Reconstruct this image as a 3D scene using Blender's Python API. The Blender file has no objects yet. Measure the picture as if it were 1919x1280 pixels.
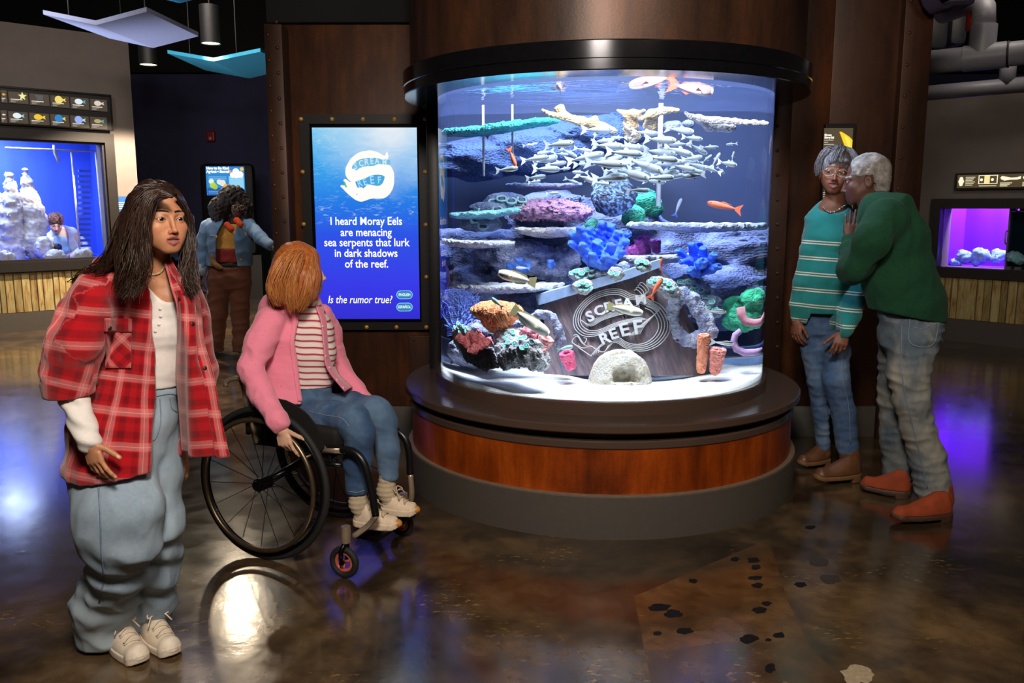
import bpy, bmesh, math, random
import numpy as np
from mathutils import Vector, Matrix
# ------------------------------------------------------------------ scene, camera, light
S = bpy.context.scene
COL = S.collection
CAM_H, CAM_P, CAM_F = 1.45, 0.157, 1594.3          # eye height, downward pitch, focal length in pixels of a 1919 px frame
cam = bpy.data.cameras.new('camera')
cam.sensor_width = 36.0
cam.lens = 36.0 * CAM_F / 1919.0
cam.clip_end = 100
camo = bpy.data.objects.new('camera', cam)
COL.objects.link(camo)
camo.location = (0, 0, CAM_H)
camo.rotation_euler = (math.pi / 2 - CAM_P, 0, 0)
S.camera = camo
S.view_settings.view_transform = 'Standard'
S.view_settings.look = 'None'
S.view_settings.exposure = 0.0
S.view_settings.gamma = 1.0
S.view_settings.use_curve_mapping = False
S.cycles.caustics_reflective = False
S.cycles.caustics_refractive = False
S.cycles.max_bounces = 8
S.cycles.diffuse_bounces = 3
S.cycles.glossy_bounces = 3
S.cycles.transmission_bounces = 6
S.cycles.transparent_max_bounces = 12
S.cycles.sample_clamp_indirect = 4.0
W = bpy.data.worlds.new('world')
S.world = W
W.use_nodes = True
W.node_tree.nodes['Background'].inputs[0].default_value = (0.5, 0.42, 0.36, 1)
W.node_tree.nodes['Background'].inputs[1].default_value = 0.05
def lamp(kind, name, loc, target, power, color=(1, 1, 1), size=0.3, spot=60, blend=0.4, size_y=None):
 l = bpy.data.lights.new(name, kind)
 l.energy = power
 l.color = color
 if kind == 'AREA':
  l.size = size
  if size_y:
   l.shape = 'RECTANGLE'
   l.size_y = size_y
 elif kind == 'SPOT':
  l.spot_size = math.radians(spot)
  l.spot_blend = blend
  l.shadow_soft_size = size
 else:
  l.shadow_soft_size = size
 o = bpy.data.objects.new(name, l)
 COL.objects.link(o)
 o.location = loc
 d = Vector(target) - Vector(loc)
 o.rotation_euler = d.to_track_quat('-Z', 'Y').to_euler()
 return o
WARM = (1.0, 0.80, 0.58)
lamp('AREA', 'key_softbox', (-0.1, 0.45, 2.9), (-0.7, 3.4, 0.8), 98, (1.0, 0.89, 0.76), 0.55)
lamp('AREA', 'fill_softbox', (1.4, 0.4, 3.4), (1.0, 3.2, 0.0), 34, (1.0, 0.84, 0.68), 0.9)
lamp('AREA', 'rear_fill', (-3.0, 8.0, 4.0), (-2.6, 9.0, 0.5), 55, (1.0, 0.86, 0.72), 0.8)  # added unseen fill that lifts the far background
lamp('AREA', 'left_wall_fill', (-4.2, 6.2, 3.6), (-5.6, 10.2, 1.0), 30, (1.0, 0.95, 0.92), 0.8)  # added unseen fill brightening the left wall
lamp('AREA', 'right_wall_fill', (3.6, 6.0, 3.6), (4.6, 8.8, 0.8), 16, (1.0, 0.88, 0.76), 0.8)  # added unseen fill brightening the right wall
lamp('SPOT', 'couple_fill', (1.40, 4.30, 1.97), (1.80, 4.42, 1.0), 16, (0.62, 0.76, 1.0), 0.03, 110, 0.6)  # added lamp under the canopy rim to brighten the couple
lamp('SPOT', 'panel_fill', (-4.9, 7.2, 0.9), (-3.1, 8.5, 2.9), 330, (0.78, 0.84, 1.0), 0.1, 74, 0.9)  # added out-of-view spot that brightens the felt panels from below
lamp('SPOT', 'drum_spot_left', (0.5, 2.5, 4.5), (0.12, 3.7, 2.35), 70, (1, .82, .6), 0.05, 16, 0.9)
lamp('SPOT', 'drum_spot_right', (1.6, 2.5, 4.5), (0.80, 3.66, 2.45), 70, (1, .8, .55), 0.05, 13, 0.8)
# ------------------------------------------------------------------ pixel helpers (1919 x 1280 photo frame)
CP, SP = math.cos(CAM_P), math.sin(CAM_P)
def ray(px, py):
 u = (px - 959.5) / CAM_F
 v = (py - 640.0) / CAM_F
 return np.array([u, CP - v * SP, -SP - v * CP])
def at(px, py, Y):
 """the point of the world plane y = Y seen at a photo pixel"""
 d = ray(px, py)
 t = Y / d[1]
 return np.array([d[0] * t, Y, CAM_H + d[2] * t])
def on_floor(px, py, z=0.0):
 d = ray(px, py)
 t = (z - CAM_H) / d[2]
 return np.array([d[0] * t, d[1] * t, z])
def px_size(py, Y):
 """metres per pixel at that row for depth Y"""
 d = ray(960, py)
 t = Y / d[1]
 return t / CAM_F
def on_plane(px, py, p0, n):
 d = ray(px, py)
 c = np.array([0, 0, CAM_H])
 t = np.dot(np.array(p0) - c, n) / np.dot(d, n)
 return c + d * t
# ------------------------------------------------------------------ objects
def link(name, me, mat=None, parent=None, smooth=False):
 o = bpy.data.objects.new(name, me)
 COL.objects.link(o)
 if mat is not None:
  mats = mat if isinstance(mat, (list, tuple)) else [mat]
  me.materials.clear()
  for m in mats:
   me.materials.append(m)
 if parent is not None:
  o.parent = parent
 if smooth:
  me.polygons.foreach_set('use_smooth', np.ones(len(me.polygons), dtype=bool))
 return o
def tag(o, label=None, cat=None, group=None, kind=None):
 if label:
  o['label'] = label
 if cat:
  o['category'] = cat
 if group:
  o['group'] = group
 if kind:
  o['kind'] = kind
 return o
def empty(name, loc=(0, 0, 0), rot=(0, 0, 0), parent=None):
 o = bpy.data.objects.new(name, None)
 COL.objects.link(o)
 o.location = loc
 o.rotation_euler = rot
 o.empty_display_size = 0.1
 if parent is not None:
  o.parent = parent
 return o
def copy_tree(o, parent=None):
 c = o.copy()
 COL.objects.link(c)
 if parent is not None:
  c.parent = parent
 for ch in list(o.children):
  copy_tree(ch, c)
 return c
class MB:
 """collects verts / faces, then links them as one mesh object"""
 def __init__(self):
  self.v = []
  self.f = []
  self.mi = []
  self.m = 0
 def add(self, vs, fs):
  b = len(self.v)
  self.v += [tuple(map(float, p)) for p in vs]
  for f in fs:
   self.f.append(tuple(b + i for i in f))
   self.mi.append(self.m)
  return self
 def box(self, c, s, R=None, bev=0.0):
  hx, hy, hz = s[0] / 2, s[1] / 2, s[2] / 2
  if bev <= 0:
   vs = [(sx * hx, sy * hy, sz * hz) for sz in (-1, 1) for sy in (-1, 1) for sx in (-1, 1)]
   fs = [(0, 2, 3, 1), (4, 5, 7, 6), (0, 1, 5, 4), (2, 6, 7, 3), (0, 4, 6, 2), (1, 3, 7, 5)]
  else:
   bm = bmesh.new()
   bmesh.ops.create_cube(bm, size=1)
   for q in bm.verts:
    q.co = (q.co.x * s[0], q.co.y * s[1], q.co.z * s[2])
   bmesh.ops.bevel(bm, geom=list(bm.edges), offset=bev, segments=2, affect='EDGES', profile=0.5)
   bm.verts.index_update()
   vs = [tuple(q.co) for q in bm.verts]
   fs = [tuple(q.index for q in f.verts) for f in bm.faces]
   bm.free()
  if R is not None:
   vs = [tuple(R @ Vector(p)) for p in vs]
  vs = [(p[0] + c[0], p[1] + c[1], p[2] + c[2]) for p in vs]
  return self.add(vs, fs)
 def tube(self, pts, r, n=8, cap=True, closed=False):
  pts = [Vector(p) for p in pts]
  k = len(pts)
  rs = r if isinstance(r, (list, tuple, np.ndarray)) else [r] * k
  vs = []
  up = None
  for i, p in enumerate(pts):
   if closed:
    t = pts[(i + 1) % k] - pts[(i - 1) % k]
   else:
    t = pts[min(i + 1, k - 1)] - pts[max(i - 1, 0)]
   if t.length < 1e-9:
    t = Vector((0, 0, 1))
   t.normalize()
   if up is None:
    up = Vector((0, 0, 1)) if abs(t.z) < 0.9 else Vector((1, 0, 0))
   a = t.cross(up)
   if a.length < 1e-6:
    a = t.orthogonal()
   a.normalize()
   b = a.cross(t)
   b.normalize()
   up = b
   for j in range(n):
    w = 2 * math.pi * j / n
    vs.append(p + (a * math.cos(w) + b * math.sin(w)) * rs[i])
  fs = []
  for i in range(k if closed else k - 1):
   i2 = (i + 1) % k
   for j in range(n):
    j2 = (j + 1) % n
    fs.append((i * n + j, i2 * n + j, i2 * n + j2, i * n + j2))
  if cap and not closed:
   fs.append(tuple(range(n)))
   fs.append(tuple((k - 1) * n + j for j in reversed(range(n))))
  return self.add(vs, fs)
 def lathe(self, prof, c=(0, 0, 0), n=96, a0=0.0, a1=2 * math.pi, R=None):
  full = abs(a1 - a0 - 2 * math.pi) < 1e-6
  m = n if full else n + 1
  vs = []
  for i in range(m):
   a = a0 + (a1 - a0) * i / n
   for (r, z) in prof:
    p = Vector((r * math.cos(a), r * math.sin(a), z))
    if R is not None:
     p = R @ p
    vs.append((p.x + c[0], p.y + c[1], p.z + c[2]))
  k = len(prof)
  fs = []
  for i in range(n):
   i2 = (i + 1) % m
   for j in range(k - 1):
    fs.append((i * k + j, i2 * k + j, i2 * k + j + 1, i * k + j + 1))
  return self.add(vs, fs)
 def ball(self, c, r, n=12, m=8, R=None):
  rr = r if isinstance(r, (list, tuple)) else (r, r, r)
  vs = []
  for i in range(m + 1):
   th = math.pi * i / m
   for j in range(n):
    ph = 2 * math.pi * j / n
    p = Vector((rr[0] * math.sin(th) * math.cos(ph), rr[1] * math.sin(th) * math.sin(ph), rr[2] * math.cos(th)))
    if R is not None:
     p = R @ p
    vs.append((p.x + c[0], p.y + c[1], p.z + c[2]))
  fs = []
  for i in range(m):
   for j in range(n):
    j2 = (j + 1) % n
    fs.append((i * n + j, (i + 1) * n + j, (i + 1) * n + j2, i * n + j2))
  return self.add(vs, fs)
 def prism(self, poly, thick, o, ux, uy):
  """extrude a 2-D outline (list of x,y) lying in plane o, ux, uy backwards along ux x uy"""
  o, ux, uy = Vector(o), Vector(ux).normalized(), Vector(uy).normalized()
  nn = ux.cross(uy)
  k = len(poly)
  A = [o + ux * p[0] + uy * p[1] for p in poly]
  B = [a - nn * thick for a in A]
  fs = [tuple(range(k)), tuple(range(2 * k - 1, k - 1, -1))]
  for i in range(k):
   j = (i + 1) % k
   fs.append((i, k + i, k + j, j))
  return self.add(A + B, fs)
 def build(self, name, mat, parent=None, smooth=False, auto=None):
  me = bpy.data.meshes.new(name)
  me.from_pydata(self.v, [], self.f)
  me.update()
  o = link(name, me, mat, parent, smooth or auto is not None)
  if len(set(self.mi)) > 1:
   me.polygons.foreach_set('material_index', self.mi)
  if auto is not None:
   bm = bmesh.new()
   bm.from_mesh(me)
   ca = math.radians(auto)
   for e in bm.edges:
    if len(e.link_faces) == 2 and e.calc_face_angle(0) > ca:
     e.smooth = False
   bm.to_mesh(me)
   bm.free()
  return o
def text(body, size, o, ux, uy, mat, parent=None, name='lettering', align='CENTER', bold=0.0, shear=0.0, extrude=0.0, sx=1.0):
 """flat lettering in the plane o, ux, uy"""
 cu = bpy.data.curves.new(name, 'FONT')
 cu.body = body
 cu.size = size
 cu.align_x = align
 cu.align_y = 'CENTER'
 cu.offset = bold
 cu.shear = shear
 cu.extrude = extrude
 cu.resolution_u = 3
 tmp = bpy.data.objects.new(name, cu)
 COL.objects.link(tmp)
 dg = bpy.context.evaluated_depsgraph_get()
 me = bpy.data.meshes.new_from_object(tmp.evaluated_get(dg))
 bpy.data.objects.remove(tmp)
 bpy.data.curves.remove(cu)
 ob = link(name, me, mat)
 ux, uy = Vector(ux).normalized(), Vector(uy).normalized()
 M = Matrix((ux * sx, uy, ux.cross(uy))).transposed().to_4x4()
 M.translation = Vector(o)
 ob.matrix_world = M
 if parent is not None:
  ob.parent = parent
  ob.matrix_parent_inverse = parent_mat(parent).inverted()
 return ob
def parent_mat(p):
 M = Matrix.LocRotScale(p.location, p.rotation_euler, p.scale)
 if p.parent is not None:
  M = parent_mat(p.parent) @ p.matrix_parent_inverse @ M
 return M
# ------------------------------------------------------------------ materials
def s2l(c):
 """sRGB 0-255 to linear"""
 out = []
 for x in c[:3]:
  x = x / 255.0
  out.append(x / 12.92 if x <= 0.04045 else ((x + 0.055) / 1.055) ** 2.4)
 return (out[0], out[1], out[2], 1.0)
class NT:
 def __init__(self, name):
  self.m = bpy.data.materials.new(name)
  self.m.use_nodes = True
  self.t = self.m.node_tree
  self.bsdf = self.t.nodes['Principled BSDF']
  self.out = self.t.nodes['Material Output']
 def n(self, typ, **kw):
  nd = self.t.nodes.new(typ)
  for k, v in kw.items():
   setattr(nd, k, v)
  return nd
 def l(self, a, b):
  self.t.links.new(a, b)
 def val(self, sock, v):
  if isinstance(v, bpy.types.NodeSocket):
   self.l(v, sock)
  else:
   sock.default_value = v
 def coord(self, kind='Object'):
  return self.n('ShaderNodeTexCoord').outputs[kind]
 def pos(self):
  return self.n('ShaderNodeNewGeometry').outputs['Position']
 def attr(self, name, out='Color'):
  nd = self.n('ShaderNodeAttribute', attribute_name=name)
  return nd.outputs[out]
 def mapping(self, v, scale=(1, 1, 1), rot=(0, 0, 0), loc=(0, 0, 0)):
  nd = self.n('ShaderNodeMapping')
  self.l(v, nd.inputs['Vector'])
  nd.inputs['Scale'].default_value = scale
  nd.inputs['Rotation'].default_value = rot
  nd.inputs['Location'].default_value = loc
  return nd.outputs[0]
 def noise(self, v, scale=5, detail=4, rough=0.55, dist=0.0, out=0):
  nd = self.n('ShaderNodeTexNoise')
  if v is not None:
   self.l(v, nd.inputs['Vector'])
  nd.inputs['Scale'].default_value = scale
  nd.inputs['Detail'].default_value = detail
  nd.inputs['Roughness'].default_value = rough
  nd.inputs['Distortion'].default_value = dist
  return nd.outputs[out]
 def voronoi(self, v, scale=5, feature='F1', out='Distance', rand=1.0):
  nd = self.n('ShaderNodeTexVoronoi', feature=feature)
  if v is not None:
   self.l(v, nd.inputs['Vector'])
  nd.inputs['Scale'].default_value = scale
  nd.inputs['Randomness'].default_value = rand
  return nd.outputs[out]
 def ramp(self, f, stops, interp='LINEAR'):
  nd = self.n('ShaderNodeValToRGB')
  self.l(f, nd.inputs[0])
  cr = nd.color_ramp
  cr.interpolation = interp
  while len(cr.elements) < len(stops):
   cr.elements.new(0.5)
  for e, (p, c) in zip(cr.elements, stops):
   e.position = p
   if not isinstance(c, (tuple, list)):
    c = (c, c, c, 1)
   e.color = c if len(c) == 4 else (*c, 1)
  return nd.outputs[0]
 def mix(self, f, a, b, mode='MIX'):
  nd = self.n('ShaderNodeMix', data_type='RGBA', blend_type=mode)
  self.val(nd.inputs[0], f)
  self.val(nd.inputs[6], a)
  self.val(nd.inputs[7], b)
  return nd.outputs[2]
 def math(self, op, a, b=0.0, c=0.0):
  nd = self.n('ShaderNodeMath', operation=op)
  self.val(nd.inputs[0], a)
  self.val(nd.inputs[1], b)
  self.val(nd.inputs[2], c)
  return nd.outputs[0]
 def sep(self, v):
  nd = self.n('ShaderNodeSeparateXYZ')
  self.l(v, nd.inputs[0])
  return nd.outputs
 def comb(self, x, y, z):
  nd = self.n('ShaderNodeCombineXYZ')
  self.val(nd.inputs[0], x)
  self.val(nd.inputs[1], y)
  self.val(nd.inputs[2], z)
  return nd.outputs[0]
 def bump(self, h, strength=0.3, dist=0.01):
  nd = self.n('ShaderNodeBump')
  self.l(h, nd.inputs['Height'])
  nd.inputs['Strength'].default_value = strength
  nd.inputs['Distance'].default_value = dist
  self.l(nd.outputs[0], self.bsdf.inputs['Normal'])
  return nd.outputs[0]
 def set(self, color=None, rough=None, metal=None, spec=None, **kw):
  i = self.bsdf.inputs
  if color is not None:
   self.val(i['Base Color'], color)
  if rough is not None:
   self.val(i['Roughness'], rough)
  if metal is not None:
   self.val(i['Metallic'], metal)
  if spec is not None:
   self.val(i['Specular IOR Level'], spec)
  for k, v in kw.items():
   self.val(i[k.replace('_', ' ')], v)
  return self.m
def simple(name, rgb, rough=0.6, metal=0.0, var=0.12, scale=30, bump=0.0, bscale=200, spec=0.5):
 """plain surface with a little procedural variation of tone"""
 t = NT(name)
 c = s2l(rgb)
 f = t.noise(t.coord(), scale, 3)
 lo = tuple(x * (1 - var) for x in c[:3]) + (1,)
 hi = tuple(min(1, x * (1 + var)) for x in c[:3]) + (1,)
 t.set(t.ramp(f, [(0.3, lo), (0.7, hi)]), rough, metal, spec)
 if bump > 0:
  t.bump(t.noise(t.coord(), bscale, 3), bump, 0.004)
 return t.m
def emit(name, rgb, strength=1.0):
 t = NT(name)
 c = s2l(rgb)
 t.set(c, 0.5)
 t.bsdf.inputs['Emission Color'].default_value = c
 t.bsdf.inputs['Emission Strength'].default_value = strength
 t.bsdf.inputs['Base Color'].default_value = (0.01, 0.01, 0.01, 1)
 return t.m
# ------------------------------------------------------------------ signed-distance modelling (numpy) with surface nets
F32 = np.float32
def V3(*a):
 return np.array(a, dtype=F32)
def sd_ball(P, c, r):
 return np.linalg.norm(P - V3(*c), axis=1) - r
def sd_ell(P, c, r, R=None):
 q = P - V3(*c)
 if R is not None:
  q = q @ np.asarray(R, dtype=F32)
 r = V3(*r)
 k0 = np.linalg.norm(q / r, axis=1)
 k1 = np.linalg.norm(q / (r * r), axis=1) + 1e-9
 return k0 * (k0 - 1) / k1
def sd_cone(P, a, b, ra, rb):
 a = V3(*a)
 ba = V3(*b) - a
 pa = P - a
 h = np.clip(pa @ ba / (ba @ ba + 1e-12), 0, 1)
 return np.linalg.norm(pa - h[:, None] * ba, axis=1) - (ra + (rb - ra) * h)
def sd_econe(P, a, b, ra, rb, u):
 """round cone with an elliptical section; ra, rb = (radius along u, radius across u)"""
 a = V3(*a)
 ba = V3(*b) - a
 L = float(np.linalg.norm(ba)) + 1e-9
 t = ba / L
 u = V3(*u)
 u = u - t * (u @ t)
 u = u / (np.linalg.norm(u) + 1e-9)
 w = np.cross(t, u)
 pa = P - a
 s = pa @ t
 h = np.clip(s / L, 0, 1)
 e = s - h * L
 ru = ra[0] + (rb[0] - ra[0]) * h
 rw = ra[1] + (rb[1] - ra[1]) * h
 m = np.minimum(ru, rw)
 k = np.sqrt((pa @ u / ru) ** 2 + (pa @ w / rw) ** 2 + (e / m) ** 2)
 return (k - 1) * m
def sd_box(P, c, s, R=None, r=0.0):
 q = P - V3(*c)
 if R is not None:
  q = q @ np.asarray(R, dtype=F32)
 q = np.abs(q) - (V3(*s) - r)
 return np.linalg.norm(np.maximum(q, 0), axis=1) + np.minimum(q.max(axis=1), 0) - r
def smin(a, b, k):
 if k <= 0:
  return np.minimum(a, b)
 h = np.clip(0.5 + 0.5 * (b - a) / k, 0, 1)
 return b + (a - b) * h - k * h * (1 - h)
def smax(a, b, k):
 return -smin(-a, -b, k)
def chain(P, pts, rad, k=0.02, u=None):
 d = None
 for i in range(len(pts) - 1):
  if u is None:
   e = sd_cone(P, pts[i], pts[i + 1], rad[i], rad[i + 1])
  else:
   e = sd_econe(P, pts[i], pts[i + 1], rad[i], rad[i + 1], u)
  d = e if d is None else smin(d, e, k)
 return d
_rng = np.random.RandomState(7)
_ND = _rng.normal(size=(64, 3)).astype(F32)
_ND /= np.linalg.norm(_ND, axis=1)[:, None]
_NPH = _rng.uniform(0, 6.283, 64).astype(F32)
def wob(P, freq, seed=0, octaves=2):
 """cheap smooth noise in about -1..1: warped sums of sines"""
 out = np.zeros(len(P), dtype=F32)
 amp, tot = 1.0, 0.0
 Q = P * F32(freq)
 for o in range(octaves):
  i = (seed * 5 + o * 7) % 56
  w = np.sin(Q @ _ND[i + 3] * 1.7 + _NPH[i + 3])
  s = (np.sin(Q @ _ND[i] * 6.0 + _NPH[i] + w) + np.sin(Q @ _ND[i + 1] * 7.3 + _NPH[i + 1] - w * 1.3) +
             np.sin(Q @ _ND[i + 2] * 5.1 + _NPH[i + 2] + 1.7 * w)) / 3
  out += F32(amp) * s
  tot += amp
  amp *= 0.5
  Q = Q * F32(2.03)
 return out / F32(tot)
def cellnoise(P, freq, seed=0):
 """distance to the nearest jittered lattice point, 0..~1, for bumpy and pitted surfaces"""
 Q = P * F32(freq)
 base = np.floor(Q).astype(np.int64)
 fr = (Q - base).astype(F32)
 best = np.full(len(P), 9.0, dtype=F32)
 for dx in (-1, 0, 1):
  for dy in (-1, 0, 1):
   for dz in (-1, 0, 1):
    c = base + np.array([dx, dy, dz])
    hsh = (c[:, 0] * 73856093) ^ (c[:, 1] * 19349663) ^ (c[:, 2] * 83492791) ^ (seed * 2654435)
    hsh &= 0xFFFFFF
    j = np.stack([(hsh & 255), ((hsh >> 8) & 255), ((hsh >> 16) & 255)], 1).astype(F32) / 255.0
    v = fr - (j * 0.8 + 0.1 + np.array([dx, dy, dz], dtype=F32))
    best = np.minimum(best, (v * v).sum(1))
 return np.sqrt(best)
def sdf_mesh(fn, lo, hi, h, slack=1.35):
 """naive surface nets over the zero level of fn, evaluating only near the surface"""
 lo = np.array(lo, dtype=np.float64)
 hi = np.array(hi, dtype=np.float64)
 s = 4
 nc = np.maximum(np.ceil((hi - lo) / (h * s)).astype(int), 1)
 cx = [lo[i] + (np.arange(nc[i]) + 0.5) * h * s - h * 0.5 for i in range(3)]
 G = np.stack(np.meshgrid(*cx, indexing='ij'), -1).reshape(-1, 3).astype(F32)
 dc = fn(G).reshape(nc)
 act = np.abs(dc) < (h * s * 0.87 * slack + h)
 D = np.where(dc < 0, F32(-h), F32(h)).astype(F32)
 D = D.repeat(s, 0).repeat(s, 1).repeat(s, 2)
 A = act.repeat(s, 0).repeat(s, 1).repeat(s, 2)
 ii = np.argwhere(A)
 if len(ii) == 0:
  return np.zeros((0, 3)), np.zeros((0, 4), int)
 P = (lo + ii * h).astype(F32)
 out = np.empty(len(P), dtype=F32)
 for q in range(0, len(P), 400000):
  out[q:q + 400000] = fn(P[q:q + 400000])
 D[A] = out
 for ax in range(3):        # close the outside
  sl = [slice(None)] * 3
  for e in (0, -1):
   sl[ax] = e
   D[tuple(sl)] = np.maximum(D[tuple(sl)], h * 0.01)
 N = D < 0
 n = np.array(D.shape) - 1
 cnt = np.zeros(n, dtype=np.int8)
 for a in (0, 1):
  for b in (0, 1):
   for c in (0, 1):
    cnt += N[a:a + n[0], b:b + n[1], c:c + n[2]]
 cells = np.argwhere((cnt > 0) & (cnt < 8))
 idx = np.full(n, -1, dtype=np.int32)
 idx[cells[:, 0], cells[:, 1], cells[:, 2]] = np.arange(len(cells))
 acc = np.zeros((len(cells), 3), dtype=np.float64)
 num = np.zeros(len(cells))
 cr = [np.array(x) for x in ((0, 0, 0), (1, 0, 0), (0, 1, 0), (1, 1, 0), (0, 0, 1), (1, 0, 1), (0, 1, 1), (1, 1, 1))]
 vals = [D[cells[:, 0] + c[0], cells[:, 1] + c[1], cells[:, 2] + c[2]] for c in cr]
 for a in range(8):
  for b in range(a + 1, 8):
   dif = cr[b] - cr[a]
   if np.abs(dif).sum() != 1:
    continue
   va, vb = vals[a], vals[b]
   m = (va < 0) != (vb < 0)
   t = np.zeros(len(cells))
   t[m] = va[m] / (va[m] - vb[m])
   acc[m] += cr[a] + t[m][:, None] * dif
   num[m] += 1
 verts = lo + (cells + acc / num[:, None]) * h
 quads = []
 for ax in range(3):
  o1, o2 = [(1, 2), (2, 0), (0, 1)][ax]
  sl0 = [slice(1, -1)] * 3
  sl1 = [slice(1, -1)] * 3
  sl0[ax] = slice(0, -1)
  sl1[ax] = slice(1, None)
  a0, a1 = N[tuple(sl0)], N[tuple(sl1)]
  e = np.argwhere(a0 != a1)
  off = np.array([1, 1, 1])
  off[ax] = 0
  e = e + off
  flip = N[e[:, 0], e[:, 1], e[:, 2]]
  q = []
  for (d1, d2) in ((-1, -1), (0, -1), (0, 0), (-1, 0)):
   c = e.copy()
   c[:, o1] += d1
   c[:, o2] += d2
   q.append(idx[c[:, 0], c[:, 1], c[:, 2]])
  q = np.stack(q, 1)
  q[~flip] = q[~flip][:, ::-1]
  quads.append(q)
 quads = np.concatenate(quads)
 quads = quads[(quads >= 0).all(1)]
 return verts, quads
def np_mesh(name, verts, quads, cols=None, uv=None):
 me = bpy.data.meshes.new(name)
 nv, nf = len(verts), len(quads)
 w = quads.shape[1] if nf else 4
 me.vertices.add(nv)
 me.vertices.foreach_set('co', np.asarray(verts, dtype=np.float32).ravel())
 me.loops.add(nf * w)
 me.loops.foreach_set('vertex_index', np.asarray(quads, dtype=np.int32).ravel())
 me.polygons.add(nf)
 me.polygons.foreach_set('loop_start', np.arange(nf, dtype=np.int32) * w)
 me.update(calc_edges=True)
 if cols is not None:
  a = me.color_attributes.new('tint', 'FLOAT_COLOR', 'POINT')
  c = np.ones((nv, 4), dtype=np.float32)
  c[:, :3] = cols
  a.data.foreach_set('color', c.ravel())
 if uv is not None:
  a = me.attributes.new('cloth', 'FLOAT_VECTOR', 'POINT')
  c = np.zeros((nv, 3), dtype=np.float32)
  c[:, :uv.shape[1]] = uv
  a.data.foreach_set('vector', c.ravel())
 return me
def join_np(parts):
 """parts: list of (verts, quads, cols or None)"""
 vs, qs, cs = [], [], []
 b = 0
 for v, q, c in parts:
  vs.append(v)
  qs.append(q + b)
  cs.append(c if c is not None else np.ones((len(v), 3)))
  b += len(v)
 return np.concatenate(vs), np.concatenate(qs), np.concatenate(cs)
def sdf_obj(name, fn, lo, hi, h, mat, parent=None, colf=None, uvf=None, smooth_it=0):
 v, q = sdf_mesh(fn, lo, hi, h)
 cols = colf(v.astype(F32)) if colf else None
 uv = uvf(v.astype(F32)) if uvf else None
 return link(name, np_mesh(name, v, q, cols, uv), mat, parent, True)
def bounds(pts, pad):
 p = np.array(pts)
 return p.min(0) - pad, p.max(0) + pad
def rot_to(z, x=None):
 """3x3 numpy matrix whose columns are axes; third column along z, first near x"""
 z = np.array(z, dtype=float)
 z /= np.linalg.norm(z)
 if x is None:
  x = (1, 0, 0) if abs(z[0]) < 0.9 else (0, 1, 0)
 x = np.array(x, dtype=float)
 x = x - z * np.dot(x, z)
 x /= np.linalg.norm(x)
 y = np.cross(z, x)
 return np.stack([x, y, z], 1)
def spline(pts, n):
 """Catmull-Rom through points"""
 p = np.array(pts, dtype=float)
 p = np.concatenate([[2 * p[0] - p[1]], p, [2 * p[-1] - p[-2]]])
 k = len(p) - 3
 out = []
 for i in range(n):
  t = i / (n - 1) * k
  j = min(int(t), k - 1)
  t -= j
  a, b, c, d = p[j:j + 4]
  out.append(0.5 * ((2 * b) + (c - a) * t + (2 * a - 5 * b + 4 * c - d) * t * t + (3 * b - a - 3 * c + d) * t ** 3))
 return np.array(out)
# ================================================================== ROOM
# ---- materials of the room
def m_floor(name, lo, mid, hi, seed=0.0):
 t = NT(name)
 p = t.mapping(t.pos(), (1, 1, 1), loc=(seed, seed * 2, 0))
 n1 = t.noise(p, 1.1, 6, 0.62, 0.4)
 n2 = t.noise(p, 7, 5, 0.65, 0.3)
 n3 = t.noise(p, 55, 3, 0.6)
 base = t.ramp(n1, [(0.32, s2l(lo)), (0.5, s2l(mid)), (0.68, s2l(hi))])
 b2 = t.mix(0.75, base, t.ramp(n2, [(0.3, (0.25, 0.24, 0.24, 1)), (0.62, (1, 1, 1, 1))]), 'MULTIPLY')
 fl = t.ramp(t.noise(t.mapping(p, (1, 2.2, 1)), 26, 3, 0.5), [(0.59, 0.0), (0.66, 0.8)])
 fl = t.math('MULTIPLY', fl, t.ramp(t.noise(p, 2.3, 2), [(0.56, 0.0), (0.66, 1.0)]))
 col = t.mix(fl, b2, s2l((150, 118, 70)))
 t.set(col, t.ramp(n2, [(0.3, 0.10), (0.75, 0.24)]), 0.0, 0.55)
 h = t.math('ADD', t.math('MULTIPLY', n3, 0.5), t.math('MULTIPLY', t.noise(p, 12, 2), 1.2))
 t.bump(h, 0.12, 0.005)
 t.bsdf.inputs['Coat Weight'].default_value = 0.6
 t.bsdf.inputs['Coat Roughness'].default_value = 0.13
 return t.m
M_floor = m_floor('stained_concrete', (30, 24, 18), (76, 61, 44), (124, 97, 63))
M_patch = m_floor('ochre_concrete', (48, 37, 26), (96, 71, 46), (142, 102, 60), 3.3)
M_stain = simple('tar_stain', (20, 18, 17), 0.75, spec=.2)
M_pale_stain = simple('pale_chip', (165, 148, 122), 0.6, var=0.2, scale=60)
M_black = simple('black_paint', (14, 14, 16), 0.55)
M_soft_black = simple('matt_black', (8, 8, 9), 0.85)
M_greige = simple('greige_plaster', (122, 113, 108), 0.9, var=0.05, scale=8, bump=0.25, bscale=120)
M_navy = simple('navy_plaster', (60, 62, 96), 0.9, var=0.08, scale=5, bump=0.2, bscale=120)
M_base = simple('grey_vinyl_base', (80, 74, 68), 0.6, var=0.05)
M_white_panel = simple('pale_felt_panel', (170, 178, 215), 0.9, var=0.04)
M_teal_panel = simple('teal_felt_panel', (45, 145, 175), 0.9, var=0.05)
M_brass = simple('brass', (216, 164, 84), 0.4, 0.45, scale=60)
M_pipe = simple('grey_pvc', (122, 122, 130), 0.45, var=0.05)
M_darkpipe = simple('dark_duct', (30, 31, 36), 0.6)
M_frame = simple('black_bronze_frame', (36, 32, 30), 0.5, 0.2)
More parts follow.
